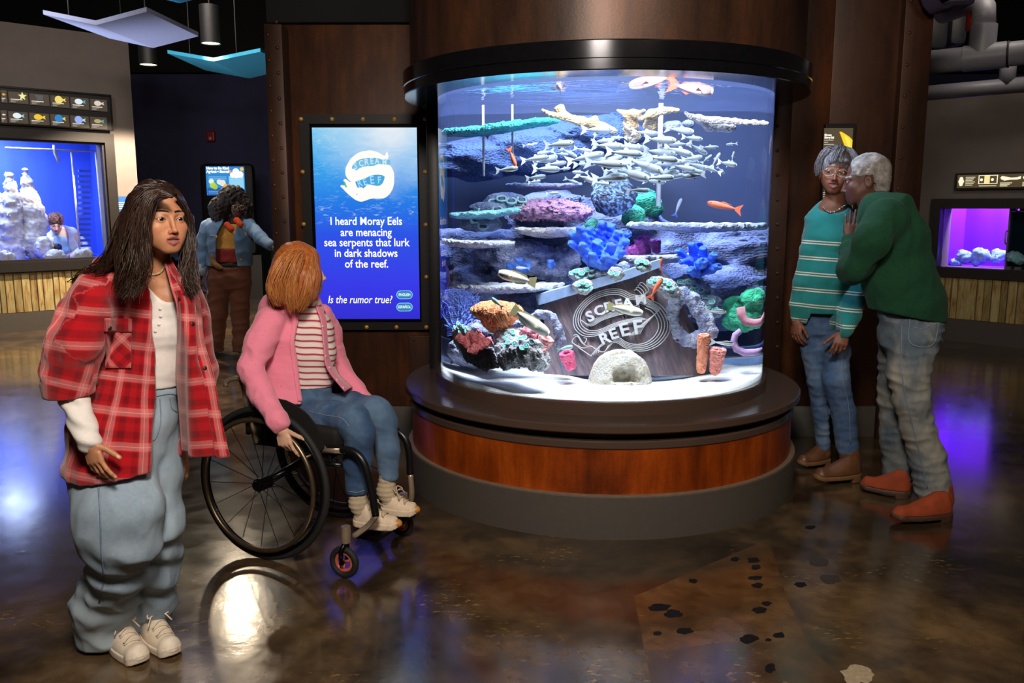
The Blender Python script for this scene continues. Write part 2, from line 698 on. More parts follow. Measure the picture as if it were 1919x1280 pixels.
def m_wood(name):
 t = NT(name)
 p = t.pos()
 oi = t.n('ShaderNodeObjectInfo').outputs['Random']
 pz = t.mapping(p, (9, 9, 1.6))
 n = t.noise(pz, 2.2, 5, 0.65, 0.6)
 g = t.noise(t.mapping(p, (60, 60, 3)), 2, 3)
 base = t.ramp(n, [(0.34, s2l((150, 104, 62))), (0.45, s2l((190, 165, 112))), (0.6, s2l((205, 200, 150)))])
 shade = t.ramp(oi, [(0.0, s2l((190, 180, 160))), (0.5, s2l((235, 225, 205))), (1.0, s2l((255, 250, 235)))])
 c = t.mix(1.0, base, shade, 'MULTIPLY')
 c = t.mix(0.5, c, t.ramp(g, [(0.35, (0.55, 0.5, 0.45, 1)), (0.6, (1, 1, 1, 1))]), 'MULTIPLY')
 t.set(c, 0.75)
 t.bump(g, 0.3, 0.004)
 return t.m
M_plank = m_wood('weathered_planks')
def m_rust(name, lo, mid, hi, rough=0.5, zs=1.0):
 t = NT(name)
 p = t.mapping(t.pos(), (1, 1, 0.5 * zs))
 n = t.noise(p, 2.6, 6, 0.6, 0.5)
 st = t.noise(t.mapping(t.pos(), (9, 9, 1.2)), 1.4, 4, 0.6)
 f = t.math('ADD', t.math('MULTIPLY', n, 0.6), t.math('MULTIPLY', st, 0.4))
 c = t.ramp(f, [(0.36, s2l(lo)), (0.5, s2l(mid)), (0.66, s2l(hi))])
 sp = t.noise(t.pos(), 90, 3, 0.7)
 c = t.mix(0.35, c, t.ramp(sp, [(0.3, (0.4, 0.36, 0.34, 1)), (0.65, (1, 1, 1, 1))]), 'MULTIPLY')
 t.set(c, rough, 0.25, 0.4)
 t.bump(sp, 0.12, 0.003)
 return t.m
M_rust = m_rust('corten_steel', (40, 22, 12), (74, 40, 20), (112, 60, 26))
M_rust_dark = m_rust('dark_corten_steel', (40, 26, 20), (62, 38, 27), (86, 52, 34), 0.45)
M_rust_band = m_rust('orange_corten_steel', (96, 38, 8), (162, 68, 12), (214, 102, 24), 0.4)
M_rust_drum = m_rust('brown_steel_drum', (44, 30, 24), (70, 46, 34), (98, 60, 40), 0.38)
# ---- floor, ceiling
b = MB()
b.add([(-14, -3, 0), (14, -3, 0), (14, 16, 0), (-14, 16, 0)], [(0, 1, 2, 3)])
floor = b.build('floor', M_floor)
tag(floor, 'glossy brown stained concrete floor', kind='structure')
patch_px = [(1188, 1118), (1440, 1010), (1478, 1130), (1520, 1215), (1600, 1290), (1560, 1420), (1250, 1400), (1222, 1290)]
b = MB()
pp = [on_floor(x, y, 0.0006) for x, y in patch_px]
b.add(pp, [tuple(range(len(pp)))])
b.build('floor_patch', M_patch, floor)
rnd = random.Random(4)
STAINS = [(1237, 1138, 20, 8), (1262, 1150, 16, 8), (1283, 1182, 15, 6), (1232, 1187, 9, 4), (1402, 1198, 18, 8), (1460, 1190, 12, 5),
          (1440, 1199, 7, 3), (1443, 1252, 10, 9), (1424, 1144, 14, 6), (1437, 1131, 9, 4), (1419, 1097, 10, 5), (1416, 1083, 13, 4),
          (1417, 1063, 9, 5), (1412, 1050, 12, 5), (1377, 1048, 9, 4), (1299, 1089, 8, 4), (1500, 1095, 11, 5), (1518, 988, 9, 4), (1535, 1053, 16, 8), (1556, 1085, 20, 8)]
for i, (x, y, rx, ry) in enumerate(STAINS):
 ring = []
 for k in range(16):
  a = 2 * math.pi * k / 16
  w = 1 + 0.22 * rnd.uniform(-1, 1)
  ring.append(on_floor(x + rx * w * math.cos(a), y + ry * w * math.sin(a), 0.0012))
 b = MB()
 b.add(ring, [tuple(reversed(range(16)))])
 b.build('stain', M_stain if i < 18 else simple('ring_mark', (64, 56, 48), 0.3), floor)
ring = [on_floor(1608 + 32 * math.cos(a) * (1 + 0.2 * rnd.uniform(-1, 1)), 1264 + 17 * math.sin(a) * (1 + 0.25 * rnd.uniform(-1, 1)), 0.0012)
  for a in [2 * math.pi * k / 18 for k in range(18)]]
b = MB()
b.add(ring, [tuple(reversed(range(18)))])
b.build('pale_stain', M_pale_stain, floor)
b = MB()
b.box((0, 6.5, 4.75), (28, 19, 0.1))
tag(b.build('ceiling', M_soft_black), 'black open ceiling', kind='structure')
# ---- oblique side walls, each with a local frame: a along the wall, d back through it, z up
class Wall:
 def __init__(self, p0, dirx):
  self.o = np.array(p0, float)
  u = np.array([dirx[0], dirx[1], 0.0])
  self.u = u / np.linalg.norm(u)
  self.n = np.array([-self.u[1], self.u[0], 0.0])          # points away from the viewer
  if np.dot(self.n, self.o - np.array([0, 0, 0])) < 0:
   self.n = -self.n
  self.R = Matrix((self.u, self.n, (0, 0, 1))).transposed()
 def P(self, a, d, z):
  return self.o + self.u * a + self.n * d + np.array([0, 0, z])
 def px(self, x, y, d=0.0):
  q = on_plane(x, y, self.o + self.n * d, self.n) - self.o
  return float(q @ self.u), float(q[2])
 def box(self, mb, a0, a1, d0, d1, z0, z1, bev=0.0):
  c = self.P((a0 + a1) / 2, (d0 + d1) / 2, (z0 + z1) / 2)
  return mb.box(c, (abs(a1 - a0), abs(d1 - d0), abs(z1 - z0)), self.R, bev)
def frame_ring(Wl, mb, a0, a1, z0, z1, w, d0, d1):
 Wl.box(mb, a0 - w, a1 + w, d0, d1, z1, z1 + w)
 Wl.box(mb, a0 - w, a1 + w, d0, d1, z0 - w, z0)
 Wl.box(mb, a0 - w, a0, d0, d1, z0, z1)
 Wl.box(mb, a1, a1 + w, d0, d1, z0, z1)
def m_pane(name):
 t = NT(name)
 tr = t.n('ShaderNodeBsdfTransparent')
 gl = t.n('ShaderNodeBsdfGlossy')
 gl.inputs['Roughness'].default_value = 0.03
 mx = t.n('ShaderNodeMixShader')
 fr = t.n('ShaderNodeFresnel')
 fr.inputs[0].default_value = 1.45
 t.l(fr.outputs[0], mx.inputs[0])
 t.l(tr.outputs[0], mx.inputs[1])
 t.l(gl.outputs[0], mx.inputs[2])
 t.l(mx.outputs[0], t.out.inputs[0])
 return t.m
M_pane = m_pane('clear_pane')
# -- left wall with its window tank
WL = Wall(on_floor(0, 625), (1.06, 1.0))
aR, _ = WL.px(255, 300)
wa1, wz1 = WL.px(193, 268)
_, wz0 = WL.px(193, 485)
wa0 = -1.4
HL = 3.5
b = MB()
WL.box(b, -4.5, wa0, 0, 0.25, 0, HL)
WL.box(b, wa1, aR, 0, 0.25, 0, HL)
WL.box(b, wa0, wa1, 0, 0.25, 0, wz0)
WL.box(b, wa0, wa1, 0, 0.25, wz1, HL)
wall_left = b.build('wall_left', M_greige)
tag(wall_left, 'greige plastered wall around the bright blue tank', kind='structure')
_, pz0 = WL.px(60, 584)
_, pz1 = WL.px(60, 511)
b = MB()
WL.box(b, -4.5, aR, -0.03, 0, 0, pz0)
tag(b.build('baseboard_left', M_base), 'grey base under the planks left', kind='structure')
edges = [0, 11, 27, 42, 58, 71, 82, 101, 112, 124, 137, 152, 168, 181, 196, 212, 228, 243, 256]
rnd = random.Random(5)
last = None
al = [WL.px(e, 560)[0] for e in edges]
step = 0.11
pre = [al[0] - step * k for k in range(12, 0, -1)]
al = pre + al
for i in range(len(al) - 1):
 b = MB()
 d = 0.018 + rnd.uniform(0, 0.012)
 WL.box(b, al[i] + 0.004, al[i + 1] - 0.004, -d, 0, pz0 + 0.002, pz1, 0.004)
 b.build('plank', M_plank, wall_left)
# the tank in the left wall
tank_l = empty('window_aquarium', WL.P((wa0 + wa1) / 2, 0, 0))
tag(tank_l, 'bright blue aquarium window framed in black bronze in the greige wall', 'aquarium')
PI_L = Matrix.Translation(tank_l.location).inverted()
def adopt(o, p):
 o.parent = p
 o.matrix_parent_inverse = parent_mat(p).inverted()
 return o
b = MB()
frame_ring(WL, b, wa0, wa1, wz0, wz1, 0.11, -0.07, 0.02)
adopt(b.build('frame', M_frame), tank_l)
b = MB()
frame_ring(WL, b, wa0, wa1, wz0, wz1, -0.025, -0.03, 0.05)
adopt(b.build('inner_frame', M_frame), tank_l)
b = MB()
WL.box(b, wa0, wa1, 0.05, 0.075, wz0, wz1)
adopt(b.build('pane', M_pane), tank_l)
def m_tank_lining(name, rgb, rough=0.6):  # painted lining, tone varies at random, no emission
 t = NT(name)
 c = s2l(rgb)
 n = t.noise(t.mapping(t.pos(), (3, 3, 0.5)), 1.5, 3)
 lo = tuple(v * 0.75 for v in c[:3]) + (1,)
 t.set(t.ramp(n, [(0.3, lo), (0.7, c)]), rough)
 return t.m
M_tankblue = m_tank_lining('blue_tank_lining', (70, 105, 235))
M_tankwhite = simple('white_coral_rock', (225, 225, 235), 0.85, var=0.2, scale=14)
b = MB()
D1 = 1.5
WL.box(b, wa0 - 0.2, wa1 + 0.36, D1, D1 + 0.05, 0.3, 2.6)
WL.box(b, wa0 - 0.2, wa0, 0.25, D1, 0.3, 2.6)
WL.box(b, wa1 + 0.31, wa1 + 0.36, 0.25, D1, 0.3, 2.6)
WL.box(b, wa0 - 0.2, wa1 + 0.36, 0.25, D1, 2.55, 2.6)
WL.box(b, wa0 - 0.2, wa1 + 0.36, 0.25, D1, wz0 - 0.06, wz0 - 0.01)
adopt(b.build('tank_lining', M_tankblue), tank_l)
lp = WL.P((wa0 + wa1) / 2 + 0.3, 0.75, 2.45)
lamp('AREA', 'left_tank_lamp', lp, lp + np.array([0, 0, -1]), 74, (0.54, 0.68, 1.0), 0.8)
# surge pipe ring and louvre inside
b = MB()
a_, z_ = WL.px(102, 281, 0.5)
b.tube([WL.P(a_, 0.5, z_ + 0.06), WL.P(a_, 0.5, z_ - 0.02), WL.P(a_ + 0.04, 0.5, z_ - 0.14)], 0.02)
a2, z2 = WL.px(10, 279, 0.5)
a3, z3 = WL.px(180, 284, 0.5)
b.tube([WL.P(a2, 0.5, z3), WL.P(a3, 0.5, z3)], 0.012)
b.tube([WL.P(a3, 0.5, z3), WL.P(a3 + 0.02, 0.5, wz0)], 0.018)
a4, _ = WL.px(135, 300, 0.5)
b.tube([WL.P(a4, 0.5, z3 - 0.02), WL.P(a4 + 0.01, 0.5, wz0)], 0.012)
adopt(b.build('surge_pipe', M_tankwhite, smooth=True), tank_l)
for k in range(16):
 b = MB()
 a5, z5 = WL.px(158, 320 + k * 10, 0.62)
 WL.box(b, a5 - 0.07, a5 + 0.07, 0.6, 0.64, z5 - 0.018, z5 + 0.012)
 adopt(b.build('louvre_slat', M_tankblue), tank_l)
def wall_rock(Wl, name, blobs, label, seed, mat, cat='rock', amp=0.035, frq=9, group=None, h=0.014):
 """blobs: (px, py, r_px, depth)"""
 C = []
 for (x, y, r, d) in blobs:
  a, z = Wl.px(x, y, d)
  p = Wl.P(a, d, z)
  s = px_size(y, p[1])
  C.append((p, r * s))
 C = C + [((C[i][0] + C[i + 1][0]) / 2, (C[i][1] + C[i + 1][1]) / 2) for i in range(len(C) - 1)]
 def fn(P):
  d = None
  for p, r in C:
   e = sd_ball(P, p, r)
   d = e if d is None else smin(d, e, 0.03)
  return d + amp * (wob(P, frq, seed, 3)) * 0.8 + amp * 0.9 * (cellnoise(P, frq * 3.2, seed) - 0.5)
 lo, hi = bounds([c[0] for c in C], max(c[1] for c in C) + 0.05)
 o = sdf_obj(name, fn, lo, hi, h, mat)
 tag(o, label, cat, group)
 return o
wall_rock(WL, 'coral_spire', [(18, 330, 7, .7), (20, 355, 11, .7), (22, 385, 17, .7), (20, 420, 20, .7), (25, 455, 20, .7), (22, 478, 22, .7)],
          'tall white coral spire at left in the blue wall tank', 1, M_tankwhite, 'coral')
wall_rock(WL, 'coral_spire', [(48, 320, 5, .75), (50, 345, 10, .75), (56, 375, 17, .75), (62, 400, 20, .75), (68, 420, 20, .75), (58, 450, 22, .75), (70, 472, 18, .75)],
          'broad white coral spire right of the tall one in the blue wall tank', 2, M_tankwhite, 'coral')
wall_rock(WL, 'reef_rock', [(-8, 380, 20, .9), (-5, 430, 28, .9), (0, 470, 26, .8), (-30, 470, 34, .9), (-30, 410, 30, .9)],
          'lumpy white rock at the left edge of the blue wall tank', 3, M_tankwhite)
for i, (bl, lab) in enumerate([
  ([(8, 482, 12, .3), (20, 484, 9, .3)], 'low white coral clump at the far left front of the blue wall tank'),
  ([(100, 478, 10, .3), (112, 480, 10, .3), (90, 483, 7, .3)], 'white coral clump in front of the curly haired man in the tank window'),
  ([(148, 478, 9, .3), (162, 476, 11, .3), (138, 481, 7, .3)], 'white coral clump under the elbow of the man in the tank window'),
  ([(82, 455, 12, .5), (80, 470, 14, .5)], 'small white coral mound left of the man in the tank window')]):
 wall_rock(WL, 'coral_clump', bl, lab, 4 + i, M_tankwhite, 'coral', 0.03, 14)
# fish sign cabinet above it
M_tile = emit('brown_backlit_tile', (74, 62, 50), 0.9)
M_cap = emit('cream_caption', (225, 218, 205), 1.0)
M_caplow = emit('dim_caption', (165, 155, 135), 0.8)
cab = empty('fish_sign', WL.P(0, 0, 0))
tag(cab, 'long black backlit sign with two rows of fish pictures over the blue tank', 'sign')
ca1, _ = WL.px(209, 210, -0.1)
_, cz1 = WL.px(209, 178, -0.1)
_, cz0 = WL.px(209, 245, -0.1)
b = MB()
WL.box(b, -1.6, ca1, -0.1, 0, cz0, cz1)
adopt(b.build('cabinet', M_black), cab)
b = MB()
WL.box(b, -1.6, ca1 + 0.006, -0.115, -0.1, cz1 - 0.02, cz1)
WL.box(b, -1.6, ca1 + 0.006, -0.115, -0.1, cz0, cz0 + 0.02)
WL.box(b, ca1 - 0.012, ca1 + 0.006, -0.115, -0.1, cz0, cz1)
adopt(b.build('trim', simple('satin_black_trim', (40, 38, 36), 0.3, 0.5)), cab)
def fish_poly(kind, n=22):
 """flat outline of a printed fish in a unit box (x 0..1 nose left, y centred); body and tail"""
 hgt = {'disc': 0.36, 'oval': 0.26, 'long': 0.2}[kind]
 body = []
 for k in range(n):
  a = 2 * math.pi * k / n
  x = 0.38 - 0.36 * math.cos(a)
  y = hgt * math.sin(a) * (1 - 0.25 * max(0, -math.cos(a)) ** 2)
  body.append((x, -y))
 tail = [(0.7, -0.05), (0.7, 0.05), (1.0, 0.17), (0.92, 0.0), (1.0, -0.17)]
 return body, tail
def flat_part(poly, name, o, ux, uy, mat, parent, flip=1, thick=0.002):
 bb = MB()
 bb.prism(poly, thick, o, ux, uy)
 ob = bb.build(name, mat)
 if parent is not None:
  adopt(ob, parent)
 return ob
_em = {}
def EM(rgb, s=1.0):
 k = (tuple(rgb), s)
 if k not in _em:
  _em[k] = emit('print_%d_%d_%d' % tuple(rgb), rgb, s)
 return _em[k]
TX = [-40, 0, 14.5, 54, 93.5, 131, 168, 202]
ROWS = [
 [None, ((235, 165, 50), 'disc', None), ((245, 235, 160), 'star', None), ((120, 150, 160), 'rays', None), ((240, 215, 110), 'disc', (250, 220, 40)),
     ((225, 235, 240), 'oval', (70, 170, 210)), ((220, 205, 190), 'oval', (215, 205, 190))],
 [None, ((235, 215, 205), 'oval', (240, 190, 170)), ((225, 240, 248), 'oval', (130, 200, 225)), ((240, 195, 40), 'oval', (250, 210, 40)),
     ((30, 130, 200), 'disc', (235, 215, 90)), ((150, 175, 240), 'disc', (170, 225, 235)), ((175, 165, 110), 'long', (90, 170, 180))]]
for r, row in enumerate(ROWS):
 for k, it in enumerate(row):
  if it is None:
   continue
  x0, x1 = TX[k], TX[k + 1]
  yt = (176 + 0.093 * (x0 + x1) / 2 * 1.0 - 8) if r == 0 else (206 + 0.068 * (x0 + x1) / 2)
  a0, z1 = WL.px(x0 + 1, yt, -0.117)
  a1, z0 = WL.px(x1 - 0.5, yt + 24, -0.117)
  b = MB()
  WL.box(b, a0, a1, -0.118, -0.1, z0, z1)
  tl = adopt(b.build('sign_tile', M_tile), cab)
  w = a1 - a0
  hh = z1 - z0
  nrm = -WL.n
  o = WL.P(a0 + w * 0.2, -0.1205, z0 + hh * 0.66)
  sc = w * 0.62
  colr, kd, tailc = it
  if kd == 'star':
   poly = [(0.5 + (0.32 if q % 2 == 0 else 0.13) * math.cos(math.pi / 2 + q * math.pi / 5) * 1.2, (0.34 if q % 2 == 0 else 0.14) * math.sin(math.pi / 2 + q * math.pi / 5) * 1.2) for q in range(10)]
   flat_part([(p[0] * sc + w * 0.2, p[1] * sc) for p in poly], 'picture', o, WL.u, (0, 0, 1), EM(colr, 1.0), tl)
  elif kd == 'rays':
   for q in range(5):
    flat_part([((0.3 + 0.1 * q) * sc, -0.2 * sc), ((0.34 + 0.1 * q) * sc, -0.2 * sc), ((0.36 + 0.14 * (q - 1)) * sc, 0.25 * sc), ((0.3 + 0.14 * (q - 1)) * sc, 0.25 * sc)],
                          'picture', o, WL.u, (0, 0, 1), EM(colr, 0.5), tl)
  else:
   bd, tail = fish_poly(kd)
   flat_part([(p[0] * sc, p[1] * sc) for p in bd], 'picture', o, WL.u, (0, 0, 1), EM(colr, 1.0), tl)
   flat_part([(p[0] * sc, p[1] * sc) for p in tail], 'picture', o, WL.u, (0, 0, 1), EM(tailc or colr, 1.0), tl)
  for q, (ww, mm) in enumerate(((0.62, M_cap), (0.4, M_caplow), (0.25, M_caplow))):
   b = MB()
   zz = z0 + hh * (0.34 - 0.11 * q)
   WL.box(b, a0 + w * 0.08, a0 + w * (0.08 + ww), -0.1195, -0.118, zz - hh * 0.035, zz + hh * 0.03)
   adopt(b.build('caption', mm), tl)
# small blue plaque on the left wall
pl = empty('wall_plaque', WL.P(WL.px(228, 382)[0], 0, WL.px(228, 382)[1]))
tag(pl, 'small blue plaque on the greige wall beside the blue tank', 'plaque')
a0, z1 = WL.px(217, 368)
a1, z0 = WL.px(243, 397)
b = MB()
WL.box(b, a0, a1, -0.02, -0.001, z0, z1)
adopt(b.build('plate', simple('plaque_blue', (40, 95, 160), 0.5)), pl)
for q in range(4):
 b = MB()
 zz = z1 - (0.4 + 0.13 * q) * (z1 - z0)
 WL.box(b, a0 + 0.02, a1 - 0.03, -0.0215, -0.02, zz - 0.005, zz + 0.004)
 adopt(b.build('caption', simple('plaque_white', (190, 205, 225), 0.6)), pl)
for (qa, qz) in ((a0 + .012, z1 - .012), (a0 + .012, z0 + .012), (a1 - .012, z1 - .012)):
 b = MB()
 b.ball(WL.P(qa, -0.022, qz), 0.006, 8, 6)
 adopt(b.build('screw', M_brass, smooth=True), pl)
# -- back wall
YB = 14.2
b = MB()
b.box((0, YB + 0.1, 1.78), (26, 0.2, 3.56))
wall_back = b.build('wall_back', M_navy)
tag(wall_back, 'dark navy wall at the far back', kind='structure')
cr = WL.P(aR, 0, 0)
b = MB()
b.box((cr[0] - 1.05, (cr[1] + YB) / 2 + 0.1, HL / 2), (0.15, YB - cr[1] + 0.1, HL), Matrix.Rotation(math.radians(28.5), 3, 'Z'))
tag(b.build('wall_corner', M_navy), 'navy return wall behind the greige corner', kind='structure')
for (x0, x1, y0, y1, c, nm) in ((300, 372, 419, 546, (58, 100, 150), 'trim_1'), (486, 560, 455, 546, (22, 48, 40), 'trim_2')):
 p, q = at(x0, y0, YB - 0.03), at(x1, y1, YB - 0.03)
 b = MB()
 b.box(((p[0] + q[0]) / 2, YB - 0.02, (p[2] + 0.0) / 2), (q[0] - p[0], 0.04, p[2]))
 tag(b.build(nm, simple('wall_panel_%s' % nm, c, 0.8)), 'painted lower panel of the far wall', kind='structure')
b = MB()
b.box((0, YB + 0.05, 4.2), (26, 0.3, 1.25))
tag(b.build('trim_0', M_soft_black), 'black void above the far wall', kind='structure')
# fire alarm
p = at(397, 256, YB)
fa = MB()
s = px_size(256, YB)
fa.box((p[0], YB - 0.04, p[2]), (15 * s, 0.08, 19 * s), None, 0.02)
fo = tag(fa.build('fire_alarm', simple('alarm_red', (150, 22, 26), 0.4)), 'small red fire alarm high on the navy back wall', 'alarm')
b = MB()
b.ball((p[0], YB - 0.085, p[2] - 4 * s), (3.5 * s, 0.02, 3.5 * s), 10, 6)
b.build('strobe', simple('strobe_clear', (190, 150, 150), 0.2), fo, True)
# kiosk
YK = 13.4
k = empty('kiosk', (at(421, 540, YK)[0], YK, 0))
tag(k, 'tall black rounded kiosk with a lit blue screen behind the woman in denim', 'kiosk')
p0, p1 = at(370, 306, YK), at(473, 306, YK)
b = MB()
cx, w, top = (p0[0] + p1[0]) / 2, p1[0] - p0[0], p0[2]
b.box((cx, YK + 0.1, (top + 0.5) / 2 + 0.1), (w, 0.18, top - 0.7), None, 0.085)
b.box((cx + 0.12, YK + 0.12, 0.35), (w * 0.85, 0.14, 0.7))
adopt(b.build('body', M_black, auto=40), k)
def scr(x, y, d=0.0):
 return at(x, y, YK - 0.012 - d)
def quad(name, x0, y0, x1, y1, mat, par, d=0.0, Yf=None):
 A, B = Yf(x0, y1, d), Yf(x1, y0, d)
 bb = MB()
 bb.box(((A[0] + B[0]) / 2, A[1] + 0.004, (A[2] + B[2]) / 2), (B[0] - A[0], 0.008, B[2] - A[2]))
 return adopt(bb.build(name, mat), par)
quad('screen', 388, 312, 457, 366, EM((40, 130, 205), 1.1), k, 0.0, scr)
quad('screen_panel', 430, 330, 456, 358, EM((140, 205, 235), 1.1), k, 0.009, scr)
quad('screen_panel', 389, 352, 430, 365, EM((30, 90, 175), 1.1), k, 0.009, scr)
text('How to Be Kind\nAgainst a Storm?', 0.052, scr(408, 318.5, 0.02), (1, 0, 0), (0, 0, 1), EM((235, 245, 255), 1.2), k, bold=0.004)
for (x, y, r) in ((436, 328, 5), (442, 322, 6.5), (450, 327, 6), (443, 329, 5)):
 b = MB()
 b.ball(scr(x, y, 0.02), (r * px_size(y, YK), 0.008, r * px_size(y, YK)), 14, 8)
 adopt(b.build('cloud', EM((248, 246, 238), 1.2), smooth=True), k)
for (x, y, r, c) in ((431, 322, 3, (240, 150, 70)), (453, 317, 3.5, (245, 190, 60)), (399, 347, 6, (180, 205, 60)), (396, 340, 5, (215, 235, 220)), (403, 350, 5, (160, 200, 60)),
                     (417, 343, 6, (220, 225, 215)), (411, 341, 5, (220, 225, 215)), (422, 348, 4, (240, 180, 60))):
 b = MB()
 b.ball(scr(x, y, 0.015), (r * px_size(y, YK), 0.006, r * px_size(y, YK)), 12, 6)
 adopt(b.build('icon', EM(c, 1.1), smooth=True), k)
for y in (331, 334, 337, 358, 361):
 quad('caption', 391, y, 424, y + 1.2, EM((130, 190, 225), 1.0), k, 0.012, scr)
# -- right wall
WR = Wall(on_floor(1775, 637), (-0.91, 1.0))
WR.u = -WR.u                                     # a grows to the right (towards the viewer)
WR.R = Matrix((WR.u, WR.n, (0, 0, 1))).transposed()
# recompute the frame as right handed for boxes
HRt = 2.75
ra0, rz1 = WR.px(1767, 391)
_, rz0 = WR.px(1767, 500)
ra1 = ra0 + 2.2
b = MB()
WR.box(b, -4.6, ra0, 0, 0.25, 0, HRt)
WR.box(b, ra1, 4.5, 0, 0.25, 0, HRt)
WR.box(b, ra0, ra1, 0, 0.25, 0, rz0)
WR.box(b, ra0, ra1, 0, 0.25, rz1, HRt)
wall_right = b.build('wall_right', M_greige)
tag(wall_right, 'greige plastered wall around the purple tank', kind='structure')
_, qz0 = WR.px(1800, 598)
_, qz1 = WR.px(1800, 519)
b = MB()
WR.box(b, -4.6, 4.5, -0.03, 0, 0, qz0)
tag(b.build('baseboard_right', M_base), 'grey base under the planks right', kind='structure')
ed = [1735, 1744, 1752, 1770, 1783, 1795, 1831, 1844, 1859, 1876, 1889, 1907, 1925, 1945, 1960]
al = [WR.px(e, 560)[0] for e in ed]
for i in range(len(al) - 1):
 b = MB()
 d = 0.018 + rnd.uniform(0, 0.012)
 WR.box(b, al[i] + 0.004, al[i + 1] - 0.004, -d, 0, qz0 + 0.002, qz1, 0.004)
 b.build('plank', M_plank, wall_right)
tank_r = empty('purple_aquarium', WR.P((ra0 + ra1) / 2, 0, 0))
tag(tank_r, 'aquarium window glowing purple in a black frame on the right wall', 'aquarium')
b = MB()
frame_ring(WR, b, ra0, ra1, rz0, rz1, 0.105, -0.06, 0.02)
adopt(b.build('frame', M_frame), tank_r)
b = MB()
WR.box(b, ra0, ra1, 0.05, 0.075, rz0, rz1)
adopt(b.build('pane', M_pane), tank_r)
M_purple = m_tank_lining('purple_tank_lining', (140, 40, 250))
b = MB()
WR.box(b, ra0 - 0.06, ra1 + 0.05, 0.7, 0.75, 0.3, 2.2)
WR.box(b, ra0 - 0.06, ra0 - 0.01, 0.25, 0.7, 0.3, 2.2)
WR.box(b, ra0 - 0.06, ra1 + 0.05, 0.25, 0.75, 2.15, 2.2)
WR.box(b, ra0 - 0.06, ra1 + 0.05, 0.25, 0.75, rz0 - 0.06, rz0 - 0.01)
adopt(b.build('tank_lining', M_purple), tank_r)
ad, _ = WR.px(1889, 450, 0.12)
b = MB()
WR.box(b, ad, ra1, 0.14, 0.17, rz0 - 0.02, rz1 - 0.02)
adopt(b.build('side_window', simple('dark_teal_glass', (10, 36, 52), 0.15)), tank_r)
b = MB()
WR.box(b, ad - 0.006, ad + 0.01, 0.1, 0.17, rz0, rz1)
for kx in (1893, 1912):
 aa, _ = WR.px(kx, 393, 0.1)
 WR.box(b, aa, aa + 0.06, 0.08, 0.14, rz1 - 0.035, rz1)
 WR.box(b, aa, aa + 0.06, 0.08, 0.14, rz0, rz0 + 0.03)
adopt(b.build('divider', simple('grey_bracket', (120, 110, 130), 0.5)), tank_r)
b = MB()
hz = WR.px(1890, 445, 0.1)[1]
b.tube([WR.P(ad - 0.005, 0.08, hz - 0.07), WR.P(ad - 0.005, 0.05, hz - 0.05), WR.P(ad - 0.005, 0.05, hz + 0.05), WR.P(ad - 0.005, 0.08, hz + 0.07)], 0.008)
adopt(b.build('handle', M_brass, smooth=True), tank_r)
lp = WR.P(ra0 + 0.55, 0.42, 2.1)
lamp('AREA', 'right_tank_lamp', lp, WR.P(ra0 + 0.5, 0.6, 0.8), 75, (0.75, 0.55, 1.0), 0.5)
M_tankteal = simple('teal_coral_rock', (150, 205, 225), 0.85, var=0.25, scale=14)
for i, (bl, lab) in enumerate([
  ([(1805, 480, 12, .4), (1815, 484, 9, .4)], 'pale coral lump at left in the purple tank'),
  ([(1832, 474, 10, .4), (1845, 480, 11, .4), (1830, 490, 9, .4)], 'pale coral lump in the middle of the purple tank'),
  ([(1866, 474, 7, .45), (1880, 480, 10, .45), (1866, 486, 9, .4)], 'pale coral lump beside the dark window of the purple tank'),
  ([(1786, 492, 7, .35), (1796, 494, 6, .35)], 'small pale coral lump in the front left corner of the purple tank'),
  ([(1897, 480, 10, .11), (1912, 487, 9, .11)], 'bluish rock behind the dark side window of the purple tank')]):
 wall_rock(WR, 'coral_lump', bl, lab, 14 + i, M_tankteal, 'coral', 0.025, 16, h=0.012)
